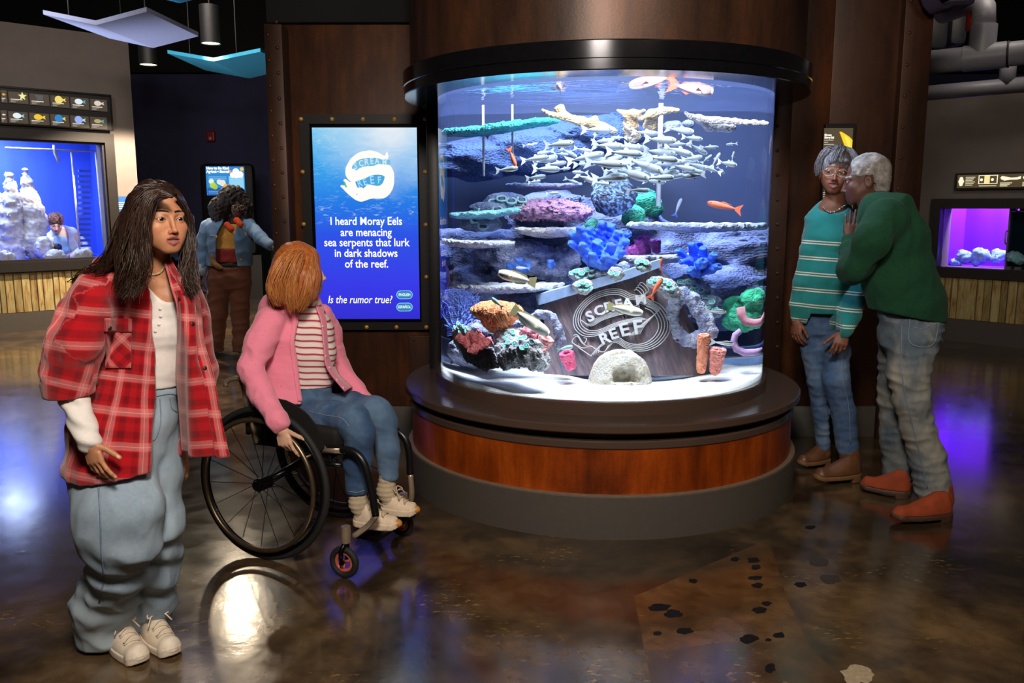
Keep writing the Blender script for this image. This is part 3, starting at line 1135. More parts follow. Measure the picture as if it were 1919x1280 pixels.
# backlit strip over it
st = empty('diagram_sign', WR.P(0, 0, 0))
tag(st, 'narrow black backlit strip of diagrams over the purple tank', 'sign')
a0, z1 = WR.px(1791, 325, -0.05)
_, z0 = WR.px(1791, 356, -0.05)
b = MB()
WR.box(b, a0, a0 + 2.4, -0.06, 0, z0, z1)
adopt(b.build('cabinet', M_black), st)
tx = [1794, 1831, 1872, 1914, 1956]
for q in range(4):
 ta0, tz1 = WR.px(tx[q] + 1, 329, -0.066)
 ta1, tz0 = WR.px(tx[q + 1] - 1, 352, -0.066)
 tz1, tz0 = z1 - 0.02, z0 + 0.02
 b = MB()
 WR.box(b, ta0, ta1, -0.067, -0.06, tz0, tz1)
 tl = adopt(b.build('sign_tile', EM((84, 68, 44), 0.9)), st)
 w, hh = ta1 - ta0, tz1 - tz0
 o = WR.P(ta0, -0.069, tz0)
 cm = EM((245, 238, 205), 1.1)
 if q == 0:
  ring = [(w * (0.2 + 0.13 * math.cos(a) * (1 + 0.18 * math.cos(6 * a))), hh * (0.5 + 0.36 * math.sin(a))) for a in [2 * math.pi * j / 20 for j in range(20)]]
  flat_part(ring, 'picture', o, WR.u, (0, 0, 1), cm, tl)
  for j in range(6):
   b = MB()
   WR.box(b, ta0 + w * 0.42, ta0 + w * (0.9 - 0.06 * (j % 3)), -0.069, -0.067, tz0 + hh * (0.82 - 0.12 * j) - 0.006, tz0 + hh * (0.82 - 0.12 * j) + 0.003)
   adopt(b.build('caption', EM((205, 196, 160), 1.0)), tl)
 elif q == 1:
  for (x0, x1, y0, y1) in ((.06, .94, .9, .95), (.06, .94, .28, .33), (.06, .1, .28, .95), (.9, .94, .28, .95)):
   b = MB()
   WR.box(b, ta0 + w * x0, ta0 + w * x1, -0.069, -0.067, tz0 + hh * y0, tz0 + hh * y1)
   adopt(b.build('picture', cm), tl)
  b = MB()
  WR.box(b, ta0 + w * .33, ta0 + w * .58, -0.07, -0.067, tz0 + hh * .33, tz0 + hh * .9)
  adopt(b.build('picture', EM((240, 225, 150), 1.1)), tl)
  b = MB()
  WR.box(b, ta0 + w * .1, ta0 + w * .9, -0.069, -0.067, tz0 + hh * .1, tz0 + hh * .17)
  adopt(b.build('caption', EM((205, 196, 160), 1.0)), tl)
  for xx in (.2, .7):
   b = MB()
   b.ball(WR.P(ta0 + w * xx, -0.068, tz0 + hh * .6), (w * .07, .003, w * .07), 10, 6, WR.R)
   adopt(b.build('picture', cm), tl)
 else:
  pts = [(0.05, .72), (0.12, .86), (0.3, .8), (0.55, .72), (.8, .74), (.97, .82), (.97, .62), (.8, .56), (.5, .56), (.25, .5), (.1, .6)]
  flat_part([(x * w, y * hh) for x, y in reversed(pts)], 'picture', o, WR.u, (0, 0, 1), cm, tl)
  for j in range(3):
   b = MB()
   WR.box(b, ta0 + w * .06, ta0 + w * (.6 - .1 * j), -0.069, -0.067, tz0 + hh * (.34 - .11 * j) - .007, tz0 + hh * (.34 - .11 * j) + .004)
   adopt(b.build('caption', EM((205, 196, 160), 1.0)), tl)
# -- pipes under the ceiling, right
def pipe_run(name, label, y_px0, y_px1, dia_px, Y0, Y1, x0=1640, x1=2020, tee=None, collar=None):
 e = empty(name, tuple(at((x0 + x1) / 2, (y_px0 + y_px1) / 2, (Y0 + Y1) / 2)))
 tag(e, label, 'pipe')
 A, B = at(x0, y_px0, Y0), at(x1, y_px1, Y1)
 r = dia_px / 2 * px_size((y_px0 + y_px1) / 2, (Y0 + Y1) / 2)
 b = MB()
 b.tube([A, B], r, 24)
 adopt(b.build('run', M_pipe, smooth=True), e)
 f = lambda t: A + (B - A) * t
 return e, f, r
e, f, r = pipe_run('drain_pipe', 'thick pale grey drain pipe with a tee under the ceiling at right', 128, 88, 44, 6.6, 5.9)
tt = (1850 - 1640) / 380.0
c = f(tt)
b = MB()
b.tube([c - np.array([0, 0, r * .2]), c + np.array([0, 0, r * 2.6])], r * 1.05, 24)
b.tube([f(tt - .09), f(tt + .12)], r * 1.08, 24)
adopt(b.build('tee', M_pipe, auto=40), e)
b = MB()
b.tube([c + np.array([0, 0, r * 2.5]), c + np.array([0, 0.02, r * 4.0]), c + np.array([0.05, 0.25, r * 5.2]), c + np.array([0.1, 0.8, r * 5.6])], r * .92, 20)
adopt(b.build('elbow', M_pipe, smooth=True), e)
b = MB()
b.tube([f(tt + .125), f(tt + .135)], r * 1.1, 24)
adopt(b.build('seal', M_black, smooth=True), e)
e2, f2, r2 = pipe_run('drain_pipe', 'lower pale grey drain pipe running under the thick one at right', 183, 150, 28, 7.4, 6.7)
b = MB()
c = f2((1895 - 1640) / 380.0)
b.tube([c, c + np.array([0, 0.0, 0.25])], r2 * 1.0, 20)
adopt(b.build('riser', M_pipe, smooth=True), e2)
b = MB()
p = at(1823, 40, 6.4)
b.tube([p - np.array([0, 0, .06]), p + np.array([0, 0, .06])], 0.045, 12)
tag(b.build('red_valve', simple('valve_red', (150, 30, 24), 0.5), smooth=True), 'small red valve beside the upright of the thick pipe', 'valve')
# dark cabling and ducts in the ceiling void
b = MB()
for k in range(7):
 a = at(1700 + 6 * k, -20, 5.0)
 pts = [a + np.array([0, 0, .2]), at(1735 + 4 * k, 14 - k, 5.1), at(1770 + 3 * k, 19 - 2 * k, 5.2), at(1808 + 2 * k, 10 - k, 5.3), at(1822 + k, -25, 5.3)]
 b.tube(spline(pts, 14), 0.014, 6)
o = b.build('cable_loop', simple('violet_cable', (62, 52, 78), 0.6), smooth=True)
tag(o, 'hanging loop of bundled violet grey cables under the ceiling at right', 'cables', kind='stuff')
for i, (x0, x1, y0, y1, Y) in enumerate(((1722, 1778, 28, 92, 7.4), (1785, 1814, 24, 84, 7.4))):
 A, B = at(x0, y0, Y), at(x1, y1, Y)
 b = MB()
 b.box(((A[0] + B[0]) / 2, Y + .2, (A[2] + B[2]) / 2), (B[0] - A[0], .4, A[2] - B[2]), None, .05)
 o = b.build('duct_box', M_darkpipe, auto=40)
 tag(o, ['wide dark duct box in the ceiling above the thick pipe', 'narrow dark duct box beside the red valve'][i], 'duct')
b = MB()
A, B = at(1560, 36, 5.0), at(1950, 200, 8.8)
b.box((4.6, 7.9, 2.79), (3.4, .12, .05))
tag(b.build('cable_tray', M_darkpipe), 'thin dark cable tray below the pipes at right', 'tray')
# -- hanging felt panels, pendant lamps
def wing(name, label, quads, mat, th=0.035):
 e = empty(name, tuple(at(*quads[0][0])))
 tag(e, label, 'ceiling panel', 'folded felt panels under the ceiling')
 for q in quads:
  P = [at(*c) for c in q]
  Q = [p + np.array([0, 0, th]) for p in P]
  b = MB()
  n = len(P)
  fs = [tuple(range(n)), tuple(range(2 * n - 1, n - 1, -1))] + [(i, n + i, n + (i + 1) % n, (i + 1) % n) for i in range(n)]
  b.add(P + Q, fs)
  adopt(b.build('wing', mat), e)
  b = MB()
  m = (P[0] + P[1]) / 2
  b.tube([m + np.array([0, 0, th]), np.array([m[0], m[1], 4.7])], 0.004, 5)
  adopt(b.build('wire', M_black), e)
 return e
wing('felt_panel', 'pale lilac folded felt panel hanging over the blue wall tank',
     [[(81, 27, 7.3), (180, 47, 7.0), (287, 90, 8.0), (205, 72, 8.1)], [(180, 47, 7.0), (275, 22, 6.8), (372, 68, 7.8), (287, 90, 8.0)]], M_white_panel)
wing('felt_panel', 'teal folded felt panel partly behind the riveted column',
     [[(314, 100, 9.3), (400, 115, 9.0), (468, 147, 10.2), (385, 132, 10.3)], [(400, 115, 9.0), (488, 97, 8.8), (560, 125, 9.8), (468, 147, 10.2)]], M_teal_panel)
wing('felt_panel', 'teal folded felt panel cut by the top edge of the photo',
     [[(250, -30, 7.3), (300, -20, 7.0), (337, 6, 7.8), (280, -8, 7.9)], [(300, -20, 7.0), (360, -45, 6.8), (400, -10, 7.6), (337, 6, 7.8)]], M_teal_panel)
M_bulb = emit('warm_lamp_disc', (255, 235, 190), 6.0)
for i, (x, y, Y, rp, ct) in enumerate(((395, 80, 9.0, 17, 44), (278, 120, 9.9, 15.5, 95))):
 p = at(x, y, Y)
 r = rp * px_size(y, Y)
 e = empty('pendant_lamp', tuple(p))
 tag(e, ['black cylinder pendant lamp beside the lilac felt panel', 'black pendant lamp beside the greige wall corner'][i], 'lamp')
 b = MB()
 b.lathe([(0.001, .36), (r * 1.06, .36), (r * 1.06, -0.01), (r * .98, -0.01), (r * .98, .02), (0.001, .02)], p, 28)
 adopt(b.build('housing', M_black, auto=40), e)
 b = MB()
 b.lathe([(0.001, -.004), (r * .96, -.002), (r * .96, .015), (0.001, .015)], p, 28)
 adopt(b.build('diffuser', M_bulb), e)
 b = MB()
 b.tube([p + np.array([0, 0, .36]), np.array([p[0], p[1], 4.7])], 0.008, 6)
 adopt(b.build('rod', M_black), e)
 if i == 0:
  lamp('SPOT', 'pendant_beam', p - np.array([0, 0, .03]), p + np.array([.1, -.6, -3]), 200, (1, .80, .55), r * .7, 125, .5)
 else:
  tgt = p + np.array([-.02, .02, -3])
  lamp('SPOT', 'pendant_beam', p - np.array([0, 0, .03]), tgt, 950, (1, .80, .58), r * .6, 126, .25)
# ================================================================== PAVILION AROUND THE ROUND TANK
TX0, TY0 = 0.4769, 4.6131
RG, RC, RR, RB, RK, RD = 0.867, 1.0607, 1.0232, 1.0492, 1.0403, 1.0023
YW = 5.27
M_rivet = m_rust('rivet_steel', (50, 32, 24), (78, 50, 36), (104, 66, 44), 0.4)
M_jamb = simple('dark_bronze_jamb', (26, 22, 22), 0.45, 0.3)
def slab(name, x0, x1, ytop, zbot, Y, th, mat, label, ztop=None, xb0=None):
 """frontal slab between two pixel columns (taken at eye level row 388)"""
 A, B = at(x0, 388, Y), at(x1, 388, Y)
 zt = at(960, ytop, Y)[2] if ztop is None else ztop
 b = MB()
 b.box(((A[0] + B[0]) / 2, Y + th / 2, (zt + zbot) / 2), (B[0] - A[0], th, zt - zbot), None, 0.004)
 o = b.build(name, mat, auto=30)
 tag(o, label, kind='structure')
 return o, A[0], B[0], zt
def rivets(par, pts, r=0.011, mat=None):
 me = None
 for p in pts:
  if me is None:
   b = MB()
   b.ball((0, 0, 0), (r, r * .7, r), 10, 6)
   o = b.build('rivet', mat or M_rivet, smooth=True)
   me = o.data
  else:
   o = link('rivet', me)
  o.location = p
  adopt(o, par)
# left column: front face and the plate that turns back from it
YC = 5.12
col_l, cx0, cx1, zt = slab('wall_column_left', 509, 541, 45, 0.0, YC, 0.18, M_rust_dark, 'riveted brown steel column left of the screen')
pz = np.arange(0.3, 2.48, 0.142)
rivets(col_l, [(cx0 + 0.022, YC, z) for z in pz] + [(cx1 - 0.028, YC, z + 0.071) for z in pz])
rivets(col_l, [(cx0, YC + 0.05, z + .03) for z in pz], 0.009)
b = MB()
b.box((cx0 + 0.02, (YC + 6.9) / 2 + 0.12, zt / 2), (0.03, 6.9 - YC - .1, zt))
tag(b.build('wall_return_left', M_rust_dark), 'steel side of the pavilion behind the column', kind='structure')
# left panel
p0, px0, px1, zt = slab('wall_center_left', 539, 806, 45, 0.19, YW, 0.05, M_rust, 'rusty steel wall panel around the blue screen')
_, _, _, _ = slab('baseboard_center_left', 539, 806, 0, 0.0, YW - 0.01, 0.06, M_base, 'dark grey base under the rusty panel left', ztop=0.2)
b = MB()
A, B = at(541, 388, YW - .02), at(806, 388, YW - .02)
zz0, zz1 = at(960, 628, YW)[2], at(960, 748, YW)[2]
tr = MB()
sx = at(766, 640, YW - .025)[0]
tr.box(((sx + B[0]) / 2, YW - .018, (zz0 + zz1) / 2), (B[0] - sx, 0.03, zz0 - zz1), None, .003)
o = tr.build('trim_1', M_rust_dark)
tag(o, 'riveted steel strip under the screen frame', kind='structure')
rivets(o, [tuple(at(775, 637, YW - .034)), tuple(at(797, 700, YW - .034))], 0.009)
slab('trim_2', 514, 806, 0, at(960, 45, YW)[2] + 0.0, YW - .05, 0.12, M_soft_black, 'black fascia above the rusty panel', ztop=4.7)
# dark jambs that meet the acrylic
jl, jx0, jx1, _ = slab('trim_3', 801, 824, 165, 0.2, 4.86, 0.35, M_jamb, 'dark jamb at the left edge of the round tank', ztop=2.08)
rivets(jl, [tuple(at(797 + 8, y, 4.858)) for y in (188,)], 0.012, M_brass)
jr, jx0, jx1, _ = slab('trim_4', 1438, 1476, 165, 0.2, 4.95, 0.3, M_rust_dark, 'riveted jamb at the right edge of the round tank', ztop=2.08)
rivets(jr, [tuple(at(1457, y, 4.949)) for y in range(190, 690, 46)], 0.011)
# right panels
pr, _, _, _ = slab('wall_center_right', 1468, 1545, 20, 0.19, YW, 0.05, M_rust, 'rusty steel panel between tank and sign', ztop=4.6)
pr2, rx0, rx1, _ = slab('wall_center_right_far', 1545, 1722, 20, 0.19, YW + .01, 0.05, M_rust_dark, 'dark steel panel behind the couple', ztop=4.6)
slab('baseboard_center_right', 1468, 1722, 0, 0.0, YW - .01, 0.07, M_base, 'dark base under the steel panel right', ztop=0.2)
col_r, qx0, qx1, _ = slab('wall_column_right', 1672, 1724, 20, 0.0, YW - .05, 0.16, M_rust_dark, 'dark riveted steel column right of the couple', ztop=4.6)
rivets(col_r, [(qx0 + .03, YW - .05, z) for z in np.arange(0.3, 2.9, .18)])
b = MB()
b.box((qx1 - .02, YW + .9, 2.3), (0.03, 1.7, 4.6))
tag(b.build('wall_return_right', M_rust_dark), 'steel side of the pavilion at right', kind='structure')
# ---------------------------------------------------------------- interactive screen
sc = empty('info_screen', tuple(at(685, 620, YW - .04)))
tag(sc, 'tall blue touch screen in a black brass bolted frame beside the round tank', 'screen')
YF = YW - 0.035
def sx_(x, y, d=0.0):
 return at(x, y, YF - d)
def ringbox(x0, y0, x1, y1, X0, Y0, X1, Y1, Yp, th, name, mat):
 """frame between an outer and an inner pixel rectangle"""
 o0, o1 = at(x0, y0, Yp), at(x1, y1, Yp)
 i0, i1 = at(X0, Y0, Yp), at(X1, Y1, Yp)
 bb = MB()
 for (a, c, e, f) in ((o0[0], o1[0], i0[2], o0[2]), (o0[0], o1[0], o1[2], i1[2]), (o0[0], i0[0], i1[2], i0[2]), (i1[0], o1[0], i1[2], i0[2])):
  bb.box(((a + c) / 2, Yp + th / 2, (e + f) / 2), (abs(c - a), th, abs(f - e)))
 return adopt(bb.build(name, mat), sc)
ringbox(560, 214, 807, 618, 578, 232, 790, 604, YF - .015, 0.05, 'frame', M_jamb)
ringbox(577, 231, 791, 605, 584, 239, 787, 598, YF - .005, 0.04, 'bezel', simple('gloss_black', (8, 8, 10), 0.12))
for (x, y) in [(564, 223), (622, 223), (680, 223), (739, 223), (797, 223), (629, 613), (687, 613), (743, 613), (799, 613), (573, 613), (567, 322), (569, 420), (571, 517),
               (797, 322), (798, 421), (799, 519)]:
 b = MB()
 b.lathe([(0.0005, -.011), (.011, -.009), (.0135, -.004), (.0135, .004)], (0, 0, 0), 14)
 o = b.build('bolt', M_brass, smooth=True)
 o.data.transform(Matrix.Rotation(-math.pi / 2, 4, 'X'))
 o.location = at(x, y, YF - .018)
 adopt(o, sc)
def m_screen():
 t = NT('sea_picture')
 lo, hi = sx_(686, 598)[2], sx_(686, 239)[2]
 xl, xr = sx_(584, 400)[0], sx_(787, 400)[0]
 s = t.sep(t.pos())
 v = t.math('DIVIDE', t.math('SUBTRACT', s[2], lo), hi - lo)
 u = t.math('DIVIDE', t.math('SUBTRACT', s[0], xl), xr - xl)
 base = t.ramp(v, [(0.0, s2l((48, 44, 205))), (0.18, s2l((52, 55, 228))), (0.45, s2l((40, 80, 225))), (0.62, s2l((30, 120, 225))), (0.82, s2l((60, 165, 232))), (1.0, s2l((110, 195, 235)))])
 # light from the upper right
 dx = t.math('SUBTRACT', u, 0.72)
 dy = t.math('MULTIPLY', t.math('SUBTRACT', v, 1.06), 1.75)
 r = t.math('SQRT', t.math('ADD', t.math('MULTIPLY', dx, dx), t.math('MULTIPLY', dy, dy)))
 nz = t.noise(t.mapping(t.pos(), (7, 1, 16), rot=(0, .4, 0)), 1.0, 4, 0.6, 0.6)
 r = t.math('ADD', r, t.math('MULTIPLY', t.math('SUBTRACT', nz, 0.5), 0.35))
 gl = t.ramp(r, [(0.12, (1, 1, 1, 1)), (0.38, (0.45, 0.45, 0.45, 1)), (0.75, (0, 0, 0, 1))])
 c = t.mix(gl, base, s2l((225, 232, 240)))
 # ripples near the surface
 rp = t.noise(t.mapping(t.pos(), (9, 1, 34), rot=(0, .22, 0)), 1.6, 5, 0.65, 1.2)
 band = t.ramp(v, [(0.5, 0.0), (0.56, 1.0), (0.62, 0.35), (0.7, 0.15), (1.0, 0.8)])
 f = t.math('MULTIPLY', t.ramp(rp, [(0.56, 0.0), (0.66, 1.0)]), band)
 c = t.mix(t.math('MULTIPLY', f, 0.7), c, s2l((190, 225, 240)))
 t.l(c, t.bsdf.inputs['Emission Color'])
 t.bsdf.inputs['Emission Strength'].default_value = 1.05
 t.set((0.01, 0.01, 0.012, 1), 0.12)
 return t.m
A, B = sx_(583, 599), sx_(788, 238)
b = MB()
b.box(((A[0] + B[0]) / 2, YF + .012, (A[2] + B[2]) / 2), (B[0] - A[0], .012, B[2] - A[2]))
adopt(b.build('display', m_screen()), sc)
M_txt = EM((248, 250, 255), 1.25)
SZ = px_size(440, YF)
for (s_, x, y) in (('I heard Moray Eels', 686, 415), ('are menacing', 686, 436), ('sea serpents that lurk', 687, 455), ('in dark shadows', 686, 475), ('of the reef.', 687, 495)):
 text(s_, 21 * SZ, sx_(x, y, -.003), (1, 0, 0), (0, 0, 1), M_txt, sc, bold=0.0009, sx={'I heard Moray Eels': .925, 'are menacing': .93, 'sea serpents that lurk': .945, 'in dark shadows': .94, 'of the reef.': .95}[s_] * .92)
text('Is the rumor true?', 20.5 * SZ, sx_(674, 562, -.003), (1, 0, 0), (0, 0, 1), M_txt, sc, bold=0.0003, shear=0.22, sx=.80)
for (s_, y) in (('ENGLISH', 552.5), ('ESPAÑOL', 575.5)):
 for (w, h, m, d) in ((15.5, 8.3, EM((120, 205, 240), 1.0), .002), (13.8, 6.8, EM((30, 100, 170), 1.0), .004), (12.2, 5.2, EM((52, 132, 190), 1.0), .006)):
  w2, h2 = w * SZ, h * SZ
  poly = []
  for q in range(24):
   a = 2 * math.pi * q / 24
   cx = (w2 - h2) * (1 if math.cos(a) > 0 else -1)
   poly.append((cx + h2 * math.cos(a), h2 * math.sin(a)))
  flat_part(poly, 'button', sx_(758, y, d - .004), (1, 0, 0), (0, 0, 1), m, sc, thick=.003)
 text(s_, 7.2 * SZ, sx_(758, y, .0065), (1, 0, 0), (0, 0, 1), EM((225, 255, 225), 1.2), sc, bold=.0004, sx=.8)
# the white S-shaped eel and its lettering (pixel outline measured in the photo, laid on the screen plane)
EX = [(658, 335), (645, 329), (646.5, 325), (641, 319), (642.5, 315.5), (646, 335)]
z0x, z0y, zs = 620, 270, 1493 / 140.0
def lg(pts, d):
 o = sx_(620, 270, d)
 return o, [((x / zs) * SZ, -(y / zs) * SZ) for x, y in pts]
EEL = [(1060, 290), (1110, 285), (1128, 250), (1118, 200), (1108, 150), (1090, 150), (1075, 190), (1055, 228), (1020, 215), (970, 180), (900, 150), (830, 130), (760, 118), (690, 130), (610, 140),
       (540, 165), (480, 200), (430, 240), (380, 280), (355, 320), (325, 370), (295, 420), (275, 470), (268, 530), (270, 590), (290, 640), (320, 685), (350, 710), (385, 730), (350, 730), (315, 705),
       (290, 685), (262, 672), (235, 680), (225, 705), (240, 740), (245, 800), (220, 800), (190, 792), (165, 800), (165, 825), (195, 850), (230, 885), (260, 920), (310, 970), (370, 1020),
       (440, 1075), (510, 1108), (570, 1118), (640, 1100), (720, 1070), (790, 1055), (900, 1058), (1000, 1055), (1070, 1025), (1130, 970), (1180, 900), (1210, 830), (1228, 740), (1232, 650),
       (1228, 560), (1205, 490), (1165, 420), (1130, 400), (1040, 392), (960, 385), (905, 388), (850, 415), (780, 425), (700, 425), (620, 440), (550, 465), (510, 495), (485, 512), (450, 480),
       (400, 478), (405, 430), (440, 375), (500, 325), (570, 290), (660, 272), (760, 265), (840, 262), (930, 275), (1000, 300)]
REEFHOLE = [(455, 728), (520, 708), (600, 680), (680, 648), (760, 612), (840, 592), (930, 590), (1000, 600), (1045, 630), (1030, 690), (1000, 755), (950, 800), (890, 810), (810, 795), (740, 780),
   (690, 785), (650, 830), (620, 858), (580, 835), (535, 838), (500, 845), (480, 800)]
def bmpoly(pts, name, o, mat, par, ux=(1, 0, 0), uy=(0, 0, 1), thick=.0015):
 """concave flat outline, triangulated"""
 bm = bmesh.new()
 ux, uy = Vector(ux), Vector(uy)
 vs = [bm.verts.new(Vector(o) + ux * x + uy * y) for x, y in pts]
 f = bm.faces.new(vs)
 f.normal_update()
 bmesh.ops.triangulate(bm, faces=[f])
 g = bmesh.ops.extrude_face_region(bm, geom=list(bm.faces))
 nn = ux.cross(uy) * thick
 for q in g['geom']:
  if isinstance(q, bmesh.types.BMVert):
   q.co -= nn
 bmesh.ops.recalc_face_normals(bm, faces=list(bm.faces))
 me = bpy.data.meshes.new(name)
 bm.to_mesh(me)
 bm.free()
 ob = link(name, me, mat)
 adopt(ob, par)
 return ob
o, pts = lg(EEL, .002)
bmpoly(pts, 'eel_logo', o, EM((246, 240, 236), 1.1), sc)
o, pts = lg(REEFHOLE, .0045)
bmpoly(pts, 'logo_ground', o, EM((62, 160, 220), 1.0), sc)
o, pts = lg([(405, 430), (440, 375), (500, 325), (570, 290), (660, 272), (760, 265), (840, 262), (930, 275), (1000, 300), (1100, 310), (1160, 300), (1160, 400), (1040, 392), (960, 385), (905, 388),
             (850, 415), (780, 425), (700, 425), (620, 440), (550, 465), (510, 495), (485, 512), (450, 480), (400, 478)], .0015)
bmpoly(pts, 'logo_ground', o, EM((105, 185, 225), 1.0), sc)
o, pts = lg([(240, 720), (262, 740), (275, 790), (300, 840), (260, 830), (240, 790), (235, 740)], .0045)
bmpoly(pts, 'eel_mouth', o, EM((50, 195, 120), 1.0), sc)
o, pts = lg([(472, 962), (490, 965), (495, 978), (478, 980)], .0045)
bmpoly(pts, 'eel_eye', o, EM((120, 120, 120), 1.0), sc)
LET1 = [('S', 470, 425, 190, 8), ('c', 585, 375, 175, 6), ('r', 690, 348, 190, 4), ('e', 795, 330, 175, 2), ('a', 900, 330, 165, -1), ('m', 1045, 350, 150, -3)]
LET2 = [('r', 545, 765, 190, 20), ('e', 650, 735, 200, 14), ('e', 790, 700, 230, 6), ('F', 935, 700, 200, 2)]
for (L, mat_) in ((LET1, EM((190, 225, 240), 1.05)), (LET2, EM((150, 215, 245), 1.05))):
 for ch, x, y, s_, rot in L:
  o, _ = lg([], .006)
  p = np.array(o) + np.array([x / zs * SZ, 0, -y / zs * SZ])
  a = math.radians(rot)
  text(ch.upper(), s_ / zs * SZ * .95, p, (math.cos(a), 0, math.sin(a)), (-math.sin(a), 0, math.cos(a)), mat_, sc, bold=.0012, sx=.8)
# ---------------------------------------------------------------- sign with the green eel behind the couple
sg = empty('eel_sign', tuple(at(1570, 420, YW - .03)))
tag(sg, 'tall narrow backlit sign with a yellow eel head behind the couple', 'sign')
def sgp(x, y, d=0.0):
 return at(x, y, YW - .045 - d)
A, B = at(1536, 440, YW - .04), at(1605, 232, YW - .04)
b = MB()
b.box(((A[0] + B[0]) / 2, YW - .022, (A[2] + B[2]) / 2), (B[0] - A[0], .044, B[2] - A[2]), None, .003)
adopt(b.build('cabinet', M_black), sg)
for (y0, y1) in ((240, 283.5), (284.5, 330), (331, 376), (377, 430)):
 quad('sign_tile', 1543, y0, 1599, y1, EM((88, 74, 52), 0.9), sg, 0.006, sgp)
o = sgp(1543, 240, .011)
k_ = px_size(262, YW - .06)
eel = [(30.5, -7), (34, -6.5), (42, -11), (50, -16), (56, -22), (56, -43.5), (45, -43.5), (43.5, -36), (40, -28), (36.5, -20), (33.5, -13)]
bmpoly([(x * k_, y * k_) for x, y in eel], 'picture', o, EM((250, 205, 30), 1.1), sg)
bmpoly([(x * k_, y * k_) for x, y in [(40, -13), (47, -17), (52, -24), (53, -40), (48, -40), (47, -30), (43, -21)]], 'picture', sgp(1543, 240, .0125), EM((252, 228, 90), 1.1), sg)
M_c1 = EM((245, 240, 225), 1.1)
text('Green', 5.2 * k_, sgp(1545, 253, .013), (1, 0, 0), (0, 0, 1), M_c1, sg, align='LEFT', bold=.0012)
text('Moray Eel', 5.2 * k_, sgp(1545, 258, .013), (1, 0, 0), (0, 0, 1), M_c1, sg, align='LEFT', bold=.0012, sx=.85)
for (x0, x1, y) in ((1545, 1562, 262), (1545, 1552, 266), (1545, 1563, 270), (1543, 1552, 360.5), (1543, 1550, 364), (1543, 1552, 368), (1543, 1551, 372)):
 quad('caption', x0, y, x1, y + 1.1, EM((210, 205, 190), 1.0), sg, 0.013, sgp)
# ---------------------------------------------------------------- the round tank itself
aq = empty('round_aquarium', (TX0, TY0, 0))
tag(aq, 'big round aquarium on a rust banded plinth under a steel drum', 'aquarium')
def ringpart(name, prof, mat, n=128, auto=30):
 bb = MB()
 bb.lathe(prof, (TX0, TY0, 0), n)
 return adopt(bb.build(name, mat, auto=auto), aq)
M_counter = NT('speckled_brown_counter')
_t = M_counter
_v = _t.voronoi(_t.pos(), 420)
_t.set(_t.mix(_t.ramp(_v, [(0.08, 1.0), (0.16, 0.0)]), s2l((78, 62, 54)), s2l((140, 118, 100))), 0.2, 0.0, 0.5)
M_counter = M_counter.m
M_rim = simple('black_steel_rim', (34, 34, 38), 0.16, 0.7)
ringpart('plinth', [(0.2, 0), (RB, 0), (RB, .192), (RB - .004, .196), (0.2, .196)], M_base)
ringpart('plinth_edge', [(RR - .01, .196), (RB - .002, .196), (RB - .002, .2), (RR - .01, .2)], simple('tan_edge', (126, 106, 88), 0.6))
ringpart('rust_band', [(RR, .199), (RR, .42)], M_rust_band)
ringpart('lip', [(RR - .05, .40), (RR + .003, .404), (RR + .008, .41), (RR + .008, .436), (RR + .003, .442), (RR - .05, .442)], M_counter)
ringpart('recess', [(RR - .04, .44), (RR - .04, .484)], M_black)
ringpart('counter', [(0.5, .481), (RC - .006, .481), (RC, .487), (RC, .514), (RC - .007, .5207), (0.5, .5207)], M_counter)
ringpart('gasket', [(RG + .022, .52), (RG + .022, .575), (RG + .018, .581), (RG + .001, .583), (RG - .04, .583)], M_counter)
ringpart('canopy_rim', [(RG - .02, 2.0), (RK - .008, 2.0), (RK - .004, 2.004), (RK - .004, 2.045), (RK + .001, 2.048), (RK + .001, 2.115), (RK - .004, 2.12), (RG - .02, 2.12)], M_rim)
ringpart('drum', [(RD, 2.11), (RD, 4.7)], M_rust_drum)
# ================================================================== INSIDE THE ROUND TANK
NW = 1.33
def tank_ray(px, py):
 """camera ray refracted into the water cylinder: (entry point, unit direction)"""
 d = ray(px, py)
 d = d / np.linalg.norm(d)
 o = np.array([0, 0, CAM_H]) - np.array([TX0, TY0, 0])
 a = d[0] ** 2 + d[1] ** 2
 b_ = o[0] * d[0] + o[1] * d[1]
 c = o[0] ** 2 + o[1] ** 2 - RG * RG
 disc = max(b_ * b_ - a * c, 1e-9)
 t = (-b_ - math.sqrt(disc)) / a
 p = o + d * t
 n = np.array([p[0] / RG, p[1] / RG, 0])
 cosi = -float(n @ d)
 eta = 1 / NW
 k = 1 - eta * eta * (1 - cosi * cosi)
 r = eta * d + (eta * cosi - math.sqrt(k)) * n
 return p + np.array([TX0, TY0, 0]), r
def T(px, py, Y):
 p, r = tank_ray(px, py)
 return p + r * ((Y - p[1]) / r[1])
def TZ(px, py, z):
 p, r = tank_ray(px, py)
 return p + r * ((z - p[2]) / r[2])
def tpx(px, py, Y):
 """metres per pixel (across, up) at that spot"""
 a, b_ = T(px - 3, py, Y), T(px + 3, py, Y)
 c, d = T(px, py - 3, Y), T(px, py + 3, Y)
 return abs(b_[0] - a[0]) / 6, abs(d[2] - c[2]) / 6
